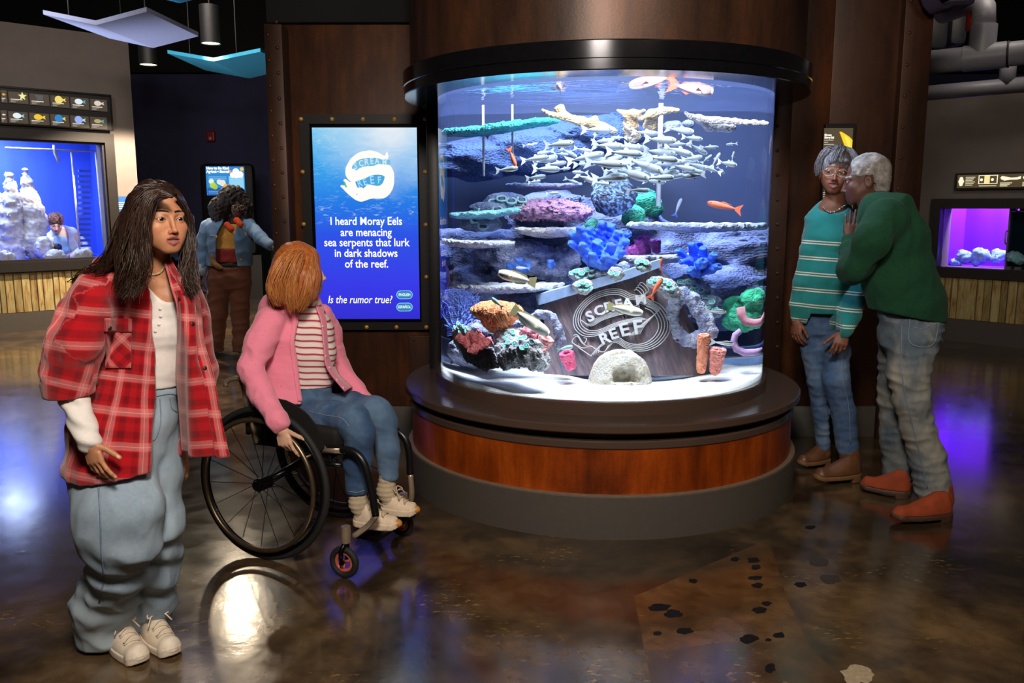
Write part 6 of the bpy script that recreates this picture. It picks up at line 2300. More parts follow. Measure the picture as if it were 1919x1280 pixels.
def face_col(q, skin, lip, brow, male=0.0, mouth=0.0, smile=0.0, liner=1.0, teeth=True, blush=.25):
 n = len(q)
 s = lin(skin)
 c = np.tile(s, (n, 1))
 ax = np.abs(q[:, 0])
 m = np.stack([ax, q[:, 1], q[:, 2]], 1)
 def put(w, col):
  w = np.clip(w, 0, 1)[:, None]
  c[:] = c * (1 - w) + np.asarray(col) * w
 front = q[:, 1] < -.03
 red = s * np.array([1.05, .72, .68])
 put(blush * np.exp(-((ax - .042) ** 2 + (q[:, 2] + .03) ** 2) / .0004) * front, red)
 put(.35 * np.exp(-((q[:, 1] + .1) ** 2 + (q[:, 2] + .04) ** 2 + ax * ax) / .0003), red)
 # lips
 w = .023 + .006 * smile
 zc = np.clip(ax / w, 0, 1.2) ** 2 * .006 * smile
 qq = q.copy()
 qq[:, 2] -= zc
 mm = np.stack([ax, qq[:, 1], qq[:, 2]], 1)
 g = .0035 * mouth
 up = sd_cone(mm, (.004, -.0915, -.0600 + g), (w, -.0838, -.0655), .0056, .0028)
 lo = sd_cone(mm, (0, -.0905, -.0708 - g * 1.6), (w * .92, -.0838, -.0668), .0066, .0034)
 e = 1 - (ax / w) ** 2
 zl = qq[:, 2] + .0655
 ht = .0095 * np.maximum(e, 0) * (1 - .22 * np.exp(-(ax / .004) ** 2)) + g
 hb = -.0115 * np.maximum(e, 0) ** .8 - g * 1.8
 put(np.minimum((ht - zl) / .0014, (zl - hb) / .0014) * (e > 0) * front, lin(lip))
 slit = sd_econe(mm, (0, -.094, -.0652 - g * .4), (w * .84, -.0865, -.0658), (.0008 + g * .95, .010), (.0006, .008), (0, 0, 1))
 put((.0006 - slit) / .001 * front, (.03, .008, .008))
 if teeth and mouth > .3:
  put(((.0002 - slit) / .0008) * (zl > -.0022 - g) * (ax < w * .62) * front, (.62, .57, .50))
 # brows
 bz = .0225 + .0042 * np.sin(np.clip((ax - .008) / .042, 0, 1) * 2.5)
 bw = .0042 * (1 - .6 * np.clip((ax - .03) / .022, 0, 1))
 put(((bw - np.abs(q[:, 2] - bz)) / .0015) * ((ax > .010) & (ax < .053)) * front, lin(brow))
 # lash line
 op = almond(m)
 put(liner * (.0034 - np.abs(op)) / .0014 * (q[:, 2] > -.0035) * front, (.012, .008, .007))
 put(liner * .25 * (.0014 - np.abs(op)) / .001 * front, s * .4)
 # nostrils
 nd = sd_ell(m, (.0060, -.1005, -.0480), (.0030, .0042, .0034))
 put((.0008 - nd) / .001, s * .2)
 return c
def eyeball_np(gaze, iris, r=.0135):
 """sphere around its gaze axis, coloured rings"""
 nu, nv = 24, 18
 vs, cs = [], []
 for i in range(nv + 1):
  th = math.pi * i / nv
  for j in range(nu):
   ph = 2 * math.pi * j / nu
   vs.append((math.sin(th) * math.cos(ph), math.sin(th) * math.sin(ph), math.cos(th)))
   deg = math.degrees(th)
   cs.append((.006, .006, .007) if deg < 14 else (tuple(lin(iris)) if deg < 31 else (.02, .015, .012) if deg < 35 else (.62, .58, .55)))
 q = []
 for i in range(nv):
  for j in range(nu):
   q.append((i * nu + j, (i + 1) * nu + j, (i + 1) * nu + (j + 1) % nu, i * nu + (j + 1) % nu))
 R = rot_to(gaze)
 return np.array(vs) @ R.T * r, np.array(q), np.array(cs)
# skin, cloth and hair materials
def m_skin(name, rough=.48):
 t = NT(name)
 c = t.attr('tint')
 n = t.noise(t.pos(), 60, 3)
 c = t.mix(1.0, c, t.ramp(n, [(.3, (.9, .88, .87, 1)), (.65, (1, 1, 1, 1))]), 'MULTIPLY')
 t.set(c, rough, 0, .4)
 t.bsdf.inputs['Subsurface Weight'].default_value = .06
 t.bsdf.inputs['Subsurface Radius'].default_value = (.012, .005, .003)
 t.bump(t.noise(t.pos(), 600, 2), .08, .001)
 return t.m
M_skin = m_skin('skin')
_t = NT('eye_surface')
_t.set(_t.attr('tint'), .08)
M_eyeball = _t.m
def m_hair(name, c0, c1, stretch=(140, 140, 9), rough=.36):
 t = NT(name)
 n = t.noise(t.mapping(t.pos(), stretch), 1.0, 4, .6)
 t.set(t.ramp(n, [(.3, s2l(c0)), (.7, s2l(c1))]), rough, 0, .5)
 t.bump(n, .3, .002)
 return t.m
def m_cloth(name, rgb, weave=700, var=.1, rough=.9, wash=None, wscale=5, sheen=.04):
 t = NT(name)
 c = s2l(rgb)
 n = t.noise(t.pos(), 90, 3)
 col = t.ramp(n, [(.3, tuple(x * (1 - var) for x in c[:3]) + (1,)), (.7, tuple(min(1, x * (1 + var)) for x in c[:3]) + (1,))])
 if wash:
  w = t.noise(t.mapping(t.pos(), (1, 1, .5)), wscale, 4, .6)
  col = t.mix(t.ramp(w, [(.42, 0.0), (.68, 1.0)]), col, s2l(wash))
 t.set(col, rough, 0, .25)
 t.bsdf.inputs['Sheen Weight'].default_value = sheen
 t.bump(t.noise(t.pos(), weave, 2), .2, .0015)
 return t.m
class Limb:
 """chain of elliptical round cones given as (px, py, Y, half width px, depth ratio)"""
 def __init__(self, pts, u=(1, 0, 0), k=.02):
  self.p = []
  self.r = []
  for q in pts:
   x, y, Y, hw = q[:4]
   s = px_size(y, Y)
   self.p.append(at(x, y, Y))
   self.r.append((hw * s, hw * s * (q[4] if len(q) > 4 else 1.0)))
  self.u = u
  self.k = k
 def d(self, P, grow=0.0):
  r = [(a + grow, b_ + grow) for a, b_ in self.r]
  return chain(P, self.p, r, self.k, self.u)
 def bounds(self, pad=.04):
  m = max(max(r) for r in self.r)
  return bounds(self.p, m + pad)
 def uv(self, P):
  """(distance, around, along) for cloth patterns"""
  best = np.full(len(P), 9., dtype=F32)
  U = np.zeros(len(P), dtype=F32)
  Vv = np.zeros(len(P), dtype=F32)
  acc = 0.0
  for i in range(len(self.p) - 1):
   a = V3(*self.p[i])
   ba = V3(*self.p[i + 1]) - a
   L = float(np.linalg.norm(ba))
   t = ba / L
   u = V3(*self.u)
   u = u - t * (u @ t)
   u /= np.linalg.norm(u)
   w = np.cross(t, u)
   pa = P - a
   s = pa @ t
   h = np.clip(s / L, 0, 1)
   r = (self.r[i][0] + (self.r[i + 1][0] - self.r[i][0]) * h)
   dd = np.linalg.norm(pa - (h * L)[:, None] * t, axis=1) / np.maximum(r, .01)
   m = dd < best
   best[m] = dd[m]
   U[m] = (np.arctan2(pa @ w, pa @ u) * float(self.r[i][0]))[m]
   Vv[m] = (acc + s)[m]
   acc += L
  return best, U, Vv
def folds(P, limbs_dir, freq, amp, seed):
 """soft directional creases: sharp ridges of stretched noise"""
 Q = P * V3(*limbs_dir)
 w = wob(Q, freq, seed, 2)
 return amp * (np.abs(w) - .35)
def union(ds, k=.02):
 d = ds[0]
 for e in ds[1:]:
  d = smin(d, e, k)
 return d
def merge_bounds(*bs):
 return np.min([b_[0] for b_ in bs], 0), np.max([b_[1] for b_ in bs], 0)
class Hand:
 """palm, four fingers and a thumb; f = finger direction, back = back of the hand, thumb side given by sign"""
 def __init__(self, wrist, f, back, side=1, curl=(.25, .3, .3), spread=.10, thumb=(.55, .3), s=1.0, fcurl=None, tuck=0.0):
  f = np.array(f, float)
  f /= np.linalg.norm(f)
  bk = np.array(back, float)
  bk = bk - f * (bk @ f)
  bk /= np.linalg.norm(bk)
  x = np.cross(f, bk) * side
  self.R = np.stack([x, f, bk], 1)
  self.o = np.array(wrist, float)
  self.s = s
  L = []
  roots = [(.029, .086), (.0095, .089), (-.0105, .086), (-.028, .079)]
  lens = [(.030, .024, .020), (.034, .027, .021), (.031, .025, .021), (.025, .019, .018)]
  for k in range(4):
   a = spread * (1.5 - k) * .9
   cu = curl if fcurl is None else fcurl[k]
   p = np.array([roots[k][0], roots[k][1], 0.0])
   pts = [p - np.array([0, .03, .001]), p]
   ang = 0.0
   for j in range(3):
    ang += cu[j]
    dr = np.array([math.sin(a) * math.cos(ang), math.cos(a) * math.cos(ang), -math.sin(ang)])
    p = p + dr * lens[k][j]
    pts.append(p)
   r0 = .0088 if k < 3 else .0076
   L.append((pts, [r0, r0, r0 * .95, r0 * .88, r0 * .76]))
  t0, t1 = thumb
  p0 = np.array([.020, .022, -.004])
  d1 = np.array([math.sin(t0), math.cos(t0), -.35 - tuck])
  d1 /= np.linalg.norm(d1)
  p1 = p0 + d1 * .042
  d2 = np.array([math.sin(t0 - t1), math.cos(t0 - t1), -.3 - tuck])
  d2 /= np.linalg.norm(d2)
  p2 = p1 + d2 * .031
  p3 = p2 + d2 * .024
  L.append(([p0, p1, p2, p3], [.013, .0108, .0098, .0082]))
  self.L = L
 def d(self, P):
  q = ((P - V3(*self.o)) @ self.R.astype(F32)) / F32(self.s)
  d = sd_econe(q, (.001, .012, 0), (.000, .078, 0), (.029, .0145), (.0385, .0125), (1, 0, 0))
  d = smin(d, sd_cone(q, (.0, -.02, 0), (.0, .018, 0), .0205, .0205), .015)
  for pts, r in self.L:
   d = smin(d, chain(q, pts, r, .003), .0055)
  return d * F32(self.s)
 def mesh(self, h=.003):
  lo = self.o - .21 * self.s
  hi = self.o + .21 * self.s
  R = self.R
  c = self.o + R[:, 1] * .08 * self.s
  return sdf_mesh(self.d, c - .135 * self.s, c + .135 * self.s, h)
 def tips(self):
  return [self.o + self.R @ (np.array(L[0][-1]) * self.s) for L in self.L]
def nail_col(hand, v, skin, nail=None):
 c = np.tile(lin(skin), (len(v), 1))
 q = ((v - hand.o) @ hand.R) / hand.s
 n = lin(nail) if nail is not None else np.minimum(1, lin(skin) * 1.5 + .04)
 for k, (pts, r) in enumerate(hand.L):
  a, b_ = np.array(pts[-2]), np.array(pts[-1])
  t = (b_ - a) / np.linalg.norm(b_ - a)
  up = np.array([0, 0, 1.0]) - t * t[2]
  up /= np.linalg.norm(up)
  rel = q - b_
  m = (rel @ t > -.009) & (rel @ t < .012) & (rel @ up > .0035) & (np.linalg.norm(rel, axis=1) < .016)
  c[m] = n
 # darker creases at knuckles
 return c
def make_head(o, R, s, h, skin, lip, brow, iris, gaze, neck, par_body, **kw):
 """returns mesh arrays of head plus neck; adds the eyes to par_body"""
 kc = {k: kw[k] for k in ('liner', 'blush') if k in kw}
 kf = {k: kw[k] for k in ('male', 'mouth', 'smile') if k in kw}
 R32, o32 = R.astype(F32), V3(*o)
 def fn(P):
  q = ((P - o32) @ R32) / F32(s)
  d = face_sdf(q, **kf) * F32(s)
  if neck is not None:
   d = smin(d, neck(P), .018)
  return d
 lo, hi = o - .165 * s, o + .165 * s
 ext = kw.get('ext')
 if ext is not None:
  lo = np.minimum(lo, ext[0])
  hi = np.maximum(hi, ext[1])
 v, q = sdf_mesh(fn, lo, hi, h)
 ql = ((v - o) @ R / s).astype(F32)
 c = face_col(ql, skin, lip, brow, **kf, **kc)
 for sx in (-1, 1):
  g = R.T @ np.array(gaze, float)
  ev, eq, ec = eyeball_np(g, iris)
  ev = (ev + np.array([sx * EYE_X, EYE_Y + .0025, 0])) * s @ R.T + o
  link('eye', np_mesh('eye', ev, eq, ec), M_eyeball, par_body, True)
 return v, q, c
def finish_body(par, parts):
 v, q, c = join_np(parts)
 return link('body', np_mesh('body', v, q, c), M_skin, par, True)
def strands(mb, guides, n, spread, r, seed, pts=10, nside=4, taper=.35, wave=0.0, wfreq=6):
 """many thin tapered tubes that follow guide polylines (each guide: list of 3-D points, spread radius per point)"""
 rr = np.random.RandomState(seed)
 for i in range(n):
  g, sp = guides[rr.randint(len(guides))]
  c = spline(g, pts)
  w = np.interp(np.linspace(0, 1, pts), np.linspace(0, 1, len(sp)), sp)
  a = rr.normal(size=3)
  a /= np.linalg.norm(a)
  a *= rr.uniform(.4, 1.0) * spread
  ph = rr.uniform(0, 6.28)
  b2 = rr.normal(size=3)
  b2 /= np.linalg.norm(b2)
  t = np.linspace(0, 1, pts)
  P = c + a[None] * w[:, None] + b2[None] * (wave * np.sin(t * wfreq + ph) * t)[:, None]
  rad = r * rr.uniform(.7, 1.3) * (1 - (1 - taper) * t)
  mb.tube(P, list(rad), nside, cap=False)
def simple_shoe(par, heel, toe, up, w, hgt, mats, name='shoe', sole_t=.022, h=.005, toecap=None, ankle=None, laces=None, heelblock=False, R=None):
 """a shoe from heel to toe: upper, sole, laces as children of a child Empty-free mesh"""
 heel, toe = np.array(heel, float), np.array(toe, float)
 f = toe - heel
 L = np.linalg.norm(f)
 f /= L
 up = np.array(up, float)
 up = up - f * (up @ f)
 up /= np.linalg.norm(up)
 x = np.cross(f, up)
 R = np.stack([x, f, up], 1)
 def loc(P):
  return (P - V3(*heel)) @ R.astype(F32)
 def width(y):
  t = np.clip(y / L, 0, 1)
  return w * (.72 + .34 * np.sin(np.clip(t * 1.25, 0, 1) * math.pi * .9) - .22 * np.clip((t - .86) / .14, 0, 1) ** 2)
 def upper(P):
  q = loc(P)
  t = np.clip(q[:, 1] / L, 0, 1)
  top = hgt * (1 - .56 * np.clip((t - .30) / .42, 0, 1) ** .8) * np.where(t > .9, 1 - .3 * (t - .9) / .1, 1)
  yb = np.clip(q[:, 1], L * .14, L * .86)
  wid = width(q[:, 1])
  k = np.sqrt((q[:, 0] / wid) ** 2 + (np.maximum(q[:, 2], 0) / top) ** 2 + ((q[:, 1] - yb) / (L * .14)) ** 2)
  d = (k - 1) * .6 * np.minimum(wid, top)
  d = smax(d, -q[:, 2], .004)
  if ankle is not None:
   d = smax(d, -sd_cone(P, ankle[0], ankle[1], ankle[2], ankle[2]), .004)
  return d
 def sole(P):
  q = loc(P)
  yb = np.clip(q[:, 1], L * .13, L * .87)
  wid = width(q[:, 1]) + .004
  k = np.sqrt((q[:, 0] / wid) ** 2 + ((q[:, 1] - yb) / (L * .145)) ** 2)
  d = (k - 1) * np.minimum(wid, .04)
  t = q[:, 1] / L
  zb = -sole_t
  lift = .012 * np.clip((t - .8) / .2, 0, 1) ** 2
  zz = q[:, 2] - lift
  if heelblock:
   zb = np.where((t > .02) & (t < .27), -sole_t - .022, -sole_t)
   return np.maximum(np.maximum(d, zz - .002), zb - zz)
  return np.maximum(np.maximum(d, zz - .006), zb - zz)
 lo, hi = bounds([heel, toe, heel + up * hgt * 1.1, toe + up * .04, heel - up * .05], w + .02)
 u = sdf_obj(name, upper, lo, hi, h, mats[0], par)
 sdf_obj('sole', sole, lo, hi, h, mats[1], u)
 if toecap is not None:
  def cap(P):
   q = loc(P)
   return np.maximum(upper(P) - .0025, L * .80 - q[:, 1])
  sdf_obj('toe_cap', cap, lo, hi, h, toecap, u)
 if laces is not None:
  mb = MB()
  for k in range(5):
   t = .40 + .075 * k
   top = hgt * (1 - .56 * min(1, max(0, (t - .30) / .42)) ** .8) + .003
   a = [heel + R @ np.array([xx * w * .62, L * t + (.012 if k % 2 else -.0) * xx, top * math.sqrt(max(.05, 1 - (xx * .62) ** 2 * .9))]) for xx in (-1, -.5, 0, .5, 1)]
   mb.tube(a, .0032, 5)
  tp = heel + R @ np.array([0, L * .40, hgt * .95])
  for sx in (-1, 1):
   mb.tube(spline([tp, tp + R @ np.array([sx * .02, -.005, .018]), tp + R @ np.array([sx * .034, .015, .004]), tp + R @ np.array([sx * .01, .006, .004])], 10), .003, 5)
   mb.tube(spline([tp, tp + R @ np.array([sx * .02, .012, .006]), tp + R @ np.array([sx * .04, .03, -.02])], 8), .0026, 5)
  mb.build('laces', laces, u, True)
 return u
def settle(root, loc):
 loc = Vector(loc)
 root.location = loc
 for ch in root.children:
  ch.matrix_parent_inverse = Matrix.Translation(-loc)
_bv = {}
def bvh_of(o):
 from mathutils.bvhtree import BVHTree
 if o.data.name not in _bv:
  n = len(o.data.vertices)
  co = np.empty(n * 3, dtype=np.float32)
  o.data.vertices.foreach_get('co', co)
  _bv[o.data.name] = BVHTree.FromPolygons([tuple(v) for v in co.reshape(-1, 3).tolist()], [tuple(p.vertices) for p in o.data.polygons])
 return _bv[o.data.name]
def hit(o, px, py, off=.001):
 """spot on a mesh behind a photo pixel, lifted a little off the surface"""
 d = Vector(ray(px, py)).normalized()
 h = bvh_of(o).ray_cast(Vector((0, 0, CAM_H)), d)
 if h[0] is None:
  return None
 return np.array(h[0] - d * off), np.array(h[1])
def seam(name, o, pts, r, mat, par, n=24, off=.0005, nside=5):
 P = []
 for x, y in spline([(p[0], p[1]) for p in pts], n):
  h = hit(o, x, y, off)
  if h is not None:
   P.append(tuple(h[0]))
 if len(P) > 2:
  b = MB()
  b.tube(P, r, nside)
  return b.build(name, mat, par, True)
def buttons(o, pts, r, mat, par, name='button'):
 for x, y in pts:
  h = hit(o, x, y, .001)
  if h is None:
   continue
  b = MB()
  R = Vector(h[1] if h[1] @ ray(x, y) < 0 else -h[1]).to_track_quat('Z', 'Y').to_matrix()
  b.lathe([(.0002, .0022), (r * .75, .0024), (r, .0012), (r, -.002)], h[0], 12, R=R)
  b.build(name, mat, par, True)
def sheet(name, rows, mat, par, nu=24, nv=40, th=.005, wave=None, uv0=(0, 0)):
 """cloth panel through rows of (px, py, Y); rows run down, points run across"""
 G = np.array([[p if isinstance(p, np.ndarray) else at(*p) for p in r] for r in rows], float)
 A = np.stack([spline(r, nu) for r in G])
 B = np.stack([spline(A[:, j], nv) for j in range(nu)], 1)
 if wave is not None:
  uu, vv = np.meshgrid(np.linspace(0, 1, nu), np.linspace(0, 1, nv))
  du = np.gradient(B, axis=1)
  dv = np.gradient(B, axis=0)
  nn = np.cross(du, dv)
  nn /= np.linalg.norm(nn, axis=2)[..., None] + 1e-9
  B = B + nn * wave(uu, vv)[..., None]
 du = np.gradient(B, axis=1)
 dv = np.gradient(B, axis=0)
 nn = np.cross(du, dv)
 nn /= np.linalg.norm(nn, axis=2)[..., None] + 1e-9
 top, bot = B + nn * th / 2, B - nn * th / 2
 V = np.concatenate([top.reshape(-1, 3), bot.reshape(-1, 3)])
 n = nu * nv
 q = []
 for i in range(nv - 1):
  for j in range(nu - 1):
   a = i * nu + j
   q.append((a, a + nu, a + nu + 1, a + 1))
   q.append((n + a, n + a + 1, n + a + nu + 1, n + a + nu))
 edge = [i for i in range(nu)] + [i * nu + nu - 1 for i in range(1, nv)] + [(nv - 1) * nu + j for j in range(nu - 2, -1, -1)] + [i * nu for i in range(nv - 2, 0, -1)]
 for k in range(len(edge)):
  a, c = edge[k], edge[(k + 1) % len(edge)]
  q.append((a, c, n + c, n + a))
 ul = np.concatenate([[0], np.cumsum(np.linalg.norm(np.diff(B[nv // 2], axis=0), axis=1))])
 vl = np.concatenate([[0], np.cumsum(np.linalg.norm(np.diff(B[:, nu // 2], axis=0), axis=1))])
 uv = np.stack(np.meshgrid(ul + uv0[0], vl + uv0[1]), -1).reshape(-1, 2)
 return link(name, np_mesh(name, V, np.array(q), None, np.concatenate([uv, uv])), mat, par, True)
def limb_uvf(limbs):
 def f(P):
  best = np.full(len(P), 99., dtype=F32)
  uv = np.zeros((len(P), 3), dtype=F32)
  for L in limbs:
   b_, U, Vv = L.uv(P)
   m = b_ < best
   best[m] = b_[m]
   uv[m, 0] = U[m]
   uv[m, 1] = Vv[m]
  return uv
 return f
def core_body(pts, r):
 """plain inner body along joints, hidden by the clothes: list of chains of world points"""
 def fn(P):
  d = None
  for c, rr in zip(pts, r):
   e = chain(P, c, rr, .02)
   d = e if d is None else smin(d, e, .03)
  return d
 lo, hi = bounds([p for c in pts for p in c], .16)
 return sdf_mesh(fn, lo, hi, .012)
# ================================================================== YOUNG WOMAN IN THE RED CHECKED SHIRT
def m_plaid():
 t = NT('red_plaid_flannel')
 uv = t.attr('cloth', 'Vector')
 s = t.sep(uv)
 per = .098
 def band(x, off):
  f = t.math('FRACT', t.math('ADD', t.math('DIVIDE', x, per), off))
  dark = t.ramp(f, [(0.0, 0.0), (.06, .75), (.22, .75), (.28, 0.0), (.62, 0.0), (.66, .55), (.76, .55), (.80, 0.0)])
  pale = t.ramp(f, [(.34, 0.0), (.37, .42), (.47, .42), (.475, .95), (.495, .95), (.50, .42), (.58, .42), (.61, 0.0)])
  return dark, pale
 du, pu = band(s[0], .13)
 dv, pv = band(s[1], .45)
 c = t.mix(t.math('MULTIPLY', t.math('ADD', du, dv), .5), s2l((178, 14, 26)), s2l((82, 6, 18)))
 c = t.mix(t.math('MULTIPLY', pu, .62), c, s2l((232, 168, 166)))
 c = t.mix(t.math('MULTIPLY', pv, .62), c, s2l((232, 168, 166)))
 n = t.noise(t.pos(), 300, 3, .7)
 c = t.mix(.45, c, t.ramp(n, [(.3, (.6, .55, .55, 1)), (.65, (1, 1, 1, 1))]), 'MULTIPLY')
 t.set(c, .95, 0, .15)
 t.bsdf.inputs['Sheen Weight'].default_value = .35
 t.bump(t.noise(t.pos(), 500, 2), .25, .002)
 return t.m
M_plaid = m_plaid()
M_denim_l = m_cloth('pale_blue_denim', (142, 160, 178), 900, .07, .9, (172, 186, 196), 4)
M_white = m_cloth('white_rib_cotton', (226, 220, 216), 500, .04, .85)
M_hair_dk = m_hair('dark_brown_hair', (20, 13, 11), (58, 38, 30))
M_canvas = m_cloth('cream_canvas', (222, 206, 186), 600, .06, .85)
M_rubber = simple('cream_rubber', (226, 212, 194), .55)
M_btn = simple('dark_button', (30, 26, 30), .35)
M_stitch = m_cloth('denim_seam', (118, 138, 160), 800, .1)
pA = empty('person')
tag(pA, 'young woman with long dark hair in a red checked shirt and pale baggy jeans', 'person')
SK_A, LIP_A = (190, 132, 98), (168, 88, 80)
s = .90
fA = np.array((math.sin(math.radians(47)), -math.cos(math.radians(47)), .03))
RA = head_frame(fA, (.05, -.02, 1))
oA = at(320.5, 411, 2.50) - RA @ np.array([0, -.082, 0]) * s
neckA = Limb([(300, 455, 2.565, 21), (293, 490, 2.585, 23), (291, 515, 2.60, 27)])
torsoA = Limb([(291, 512, 2.60, 28, 1.0), (284, 537, 2.60, 60, .5), (286, 575, 2.60, 62, .58), (289, 618, 2.60, 58, .68), (284, 680, 2.60, 49, .72), (278, 735, 2.60, 48, .75), (258, 800, 2.60, 60, .75)], k=.03)
def chestA(P):
 return smin(neckA.d(P), torsoA.d(P), .03)
vh, qh, ch = make_head(oA, RA, s, .0024, SK_A, LIP_A, (24, 14, 10), (38, 22, 14), (.72, -.69, .06), chestA, pA, mouth=1.3, ext=(at(245, 600, 2.42), at(345, 470, 2.76)))
armA = [at(196, 530, 2.53), at(130, 695, 2.42), at(165, 826, 2.36)]
armA2 = [at(350, 560, 2.74), at(368, 720, 2.78), at(338, 842, 2.66)]
vb, qb = core_body([[at(289, 530, 2.6), at(280, 735, 2.6), at(258, 800, 2.6)], [at(289, 545, 2.6), armA[0], armA[1], armA[2]], [at(300, 545, 2.62), armA2[0], armA2[1], armA2[2]],
     [at(235, 810, 2.56), at(250, 985, 2.46), at(215, 1180, 2.62)], [at(290, 810, 2.66), at(308, 985, 2.62), at(285, 1155, 2.72)]],
                   [[.06, .06, .06], [.04, .02, .018, .016], [.04, .02, .02, .016], [.06, .045, .022], [.05, .04, .022]])
cb = np.tile(lin(SK_A), (len(vb), 1))
HA = Hand(armA[2], (.30, -.08, -.95), (-.35, -.93, -.02), -1, spread=.18, thumb=(.85, .25), s=.80,
          fcurl=[(.10, .2, .2), (.22, .3, .25), (.30, .35, .3), (.35, .4, .3)])
vh2, qh2 = HA.mesh(.0026)
HA2 = Hand(armA2[2], (.10, -.2, -.97), (.9, -.4, 0), -1, curl=(.35, .5, .4), s=.78)
vh3, qh3 = HA2.mesh(.003)
finish_body(pA, [(vh, qh, ch), (vb, qb, cb), (vh2, qh2, nail_col(HA, vh2, SK_A)), (vh3, qh3, nail_col(HA2, vh3, SK_A))])
# jeans
legA = Limb([(232, 800, 2.57, 72, .85), (207, 880, 2.53, 69, .85), (224, 955, 2.46, 73, .8), (224, 1010, 2.46, 65, .8), (221, 1070, 2.53, 44, .95), (196, 1130, 2.62, 51, .95), (198, 1182, 2.66, 52, .95)], k=.05)
legA2 = Limb([(290, 790, 2.64, 46, .95), (300, 880, 2.63, 36, 1.1), (311, 985, 2.60, 27, 1.4), (302, 1060, 2.66, 30, 1.3), (288, 1120, 2.72, 36, 1.05), (286, 1152, 2.74, 38, 1.0)], k=.04)
hipA = Limb([(283, 728, 2.60, 50, .75), (268, 770, 2.60, 58, .78), (250, 815, 2.60, 72, .8)], k=.03)
zA1, zA2 = at(200, 1196, 2.66)[2], at(286, 1166, 2.74)[2]
def jeansA(P):
 a, c = legA.d(P), legA2.d(P)
 d = smin(smin(a, hipA.d(P), .03), c, .012)
 low = np.clip((.75 - P[:, 2]) / .5, 0, 1)
 d = d + folds(P, (1.5, 1.5, .8), 4.2, .014, 3) * (.35 + low) + .002 * wob(P, 14, 5, 2)
 kn = np.clip(1 - np.abs(P[:, 2] - .30) / .18, 0, 1)
 d = d + kn * .007 * np.sin(P[:, 2] * 62 + P[:, 0] * 26 + 2 * wob(P, 4, 8, 1))
 d = np.maximum(d, P[:, 2] - at(295, 729, 2.5)[2] - .10 * (P[:, 0] - at(295, 729, 2.5)[0]))
 return d
lo, hi = merge_bounds(legA.bounds(), legA2.bounds(), hipA.bounds())
lo[2] = max(lo[2], .012)
jA = sdf_obj('jeans', jeansA, lo, hi, .0065, M_denim_l, pA)
seam('seam', jA, [(183, 885), (188, 960), (190, 1030), (194, 1085), (186, 1130)], .0028, M_stitch, jA)
seam('seam', jA, [(291, 740), (288, 780), (276, 830), (268, 860)], .003, M_stitch, jA)
seam('seam', jA, [(300, 745), (301, 790), (292, 820), (280, 828)], .002, M_stitch, jA)
seam('waistband_seam', jA, [(280, 750), (295, 742), (318, 738), (330, 740)], .0022, M_stitch, jA)
seam('pocket_seam', jA, [(318, 745), (322, 765), (331, 772)], .0022, M_stitch, jA)
buttons(jA, [(285, 741)], .008, simple('copper_button', (130, 110, 90), .3, .8), jA)
# white top: torso part and forearm part
def topA(P):
 d = torsoA.d(P, .006) + .0025 * np.abs(wob(P * V3(1, 1, 2.2), 8, 3, 2)) - .001
 nz = at(300, 574, 2.45)[2] + 2.2 * (np.abs(P[:, 0] - at(305, 574, 2.5)[0])) ** 1.7 * 3
 d = smax(d, P[:, 2] - nz, .004)
 return np.maximum(d, at(290, 737, 2.5)[2] - P[:, 2])
lo, hi = torsoA.bounds()
tA = sdf_obj('white_top', topA, lo, hi, .006, M_white, pA)
foreA = Limb([(130, 700, 2.42, 22), (138, 745, 2.41, 23), (152, 785, 2.39, 22), (166, 825, 2.365, 23)])
def cuffA(P):
 t = np.clip((1.16 - P[:, 2]) / .3, 0, 1)
 return np.maximum(foreA.d(P) + .0035 * np.sin((P[:, 2] + .4 * P[:, 0]) * 120 + 2 * wob(P, 5, 4, 1)) * t, .0)  * 1.0 if False else foreA.d(P) + .003 * np.sin((P[:, 2] + .5 * P[:, 0]) * 130 + 2 * wob(P, 5, 4, 1))
lo, hi = foreA.bounds()
sdf_obj('white_sleeve', cuffA, lo, hi, .005, M_white, pA)
buttons(tA, [(300, 579), (301, 593), (298, 608), (291, 621)], .0045, simple('pearl_button', (214, 206, 200), .25), tA)
# open shirt: shell of the back, right side and sleeves
shirtA = Limb([(291, 500, 2.60, 33, 1.0), (268, 535, 2.60, 88, .55), (262, 600, 2.60, 92, .68), (250, 700, 2.60, 92, .74), (240, 800, 2.565, 97, .82), (231, 880, 2.54, 104, .92)], k=.04)
sleeveA = Limb([(196, 528, 2.52, 36, 1.0), (168, 575, 2.46, 42, 1.0), (142, 640, 2.42, 45, 1.0), (127, 700, 2.42, 41, 1.0), (128, 722, 2.42, 38, 1.0)], k=.03)
rollA = Limb([(125, 703, 2.42, 46, 1.0), (130, 742, 2.42, 43, 1.0)])
sleeveA2 = Limb([(338, 528, 2.68, 30, 1.0), (352, 590, 2.74, 36, 1.0), (368, 700, 2.78, 36, 1.0), (352, 790, 2.74, 34, 1.0)], k=.03)
yA = 2.60
YR = dict(zip((895, 700, 640, 600, 575, 560, 525, 519, 500, 490, 480), (2.41, 2.46, 2.47, 2.48, 2.49, 2.50, 2.52, 2.53, 2.55, 2.56, 2.57)))
rowz = [at(280, y, YR[y])[2] for y in (895, 700, 575, 519, 500, 480)]
xl = [at(x, y, YR[y])[0] for x, y in ((272, 895), (278, 700), (279, 575), (274, 519), (283, 500), (292, 480))]
xr = [at(x, y, YR[y])[0] for x, y in ((470, 895), (440, 700), (346, 600), (334, 560), (320, 525), (309, 490))]
xrz = [at(280, y, YR[y])[2] for y in (895, 700, 600, 560, 525, 490)]
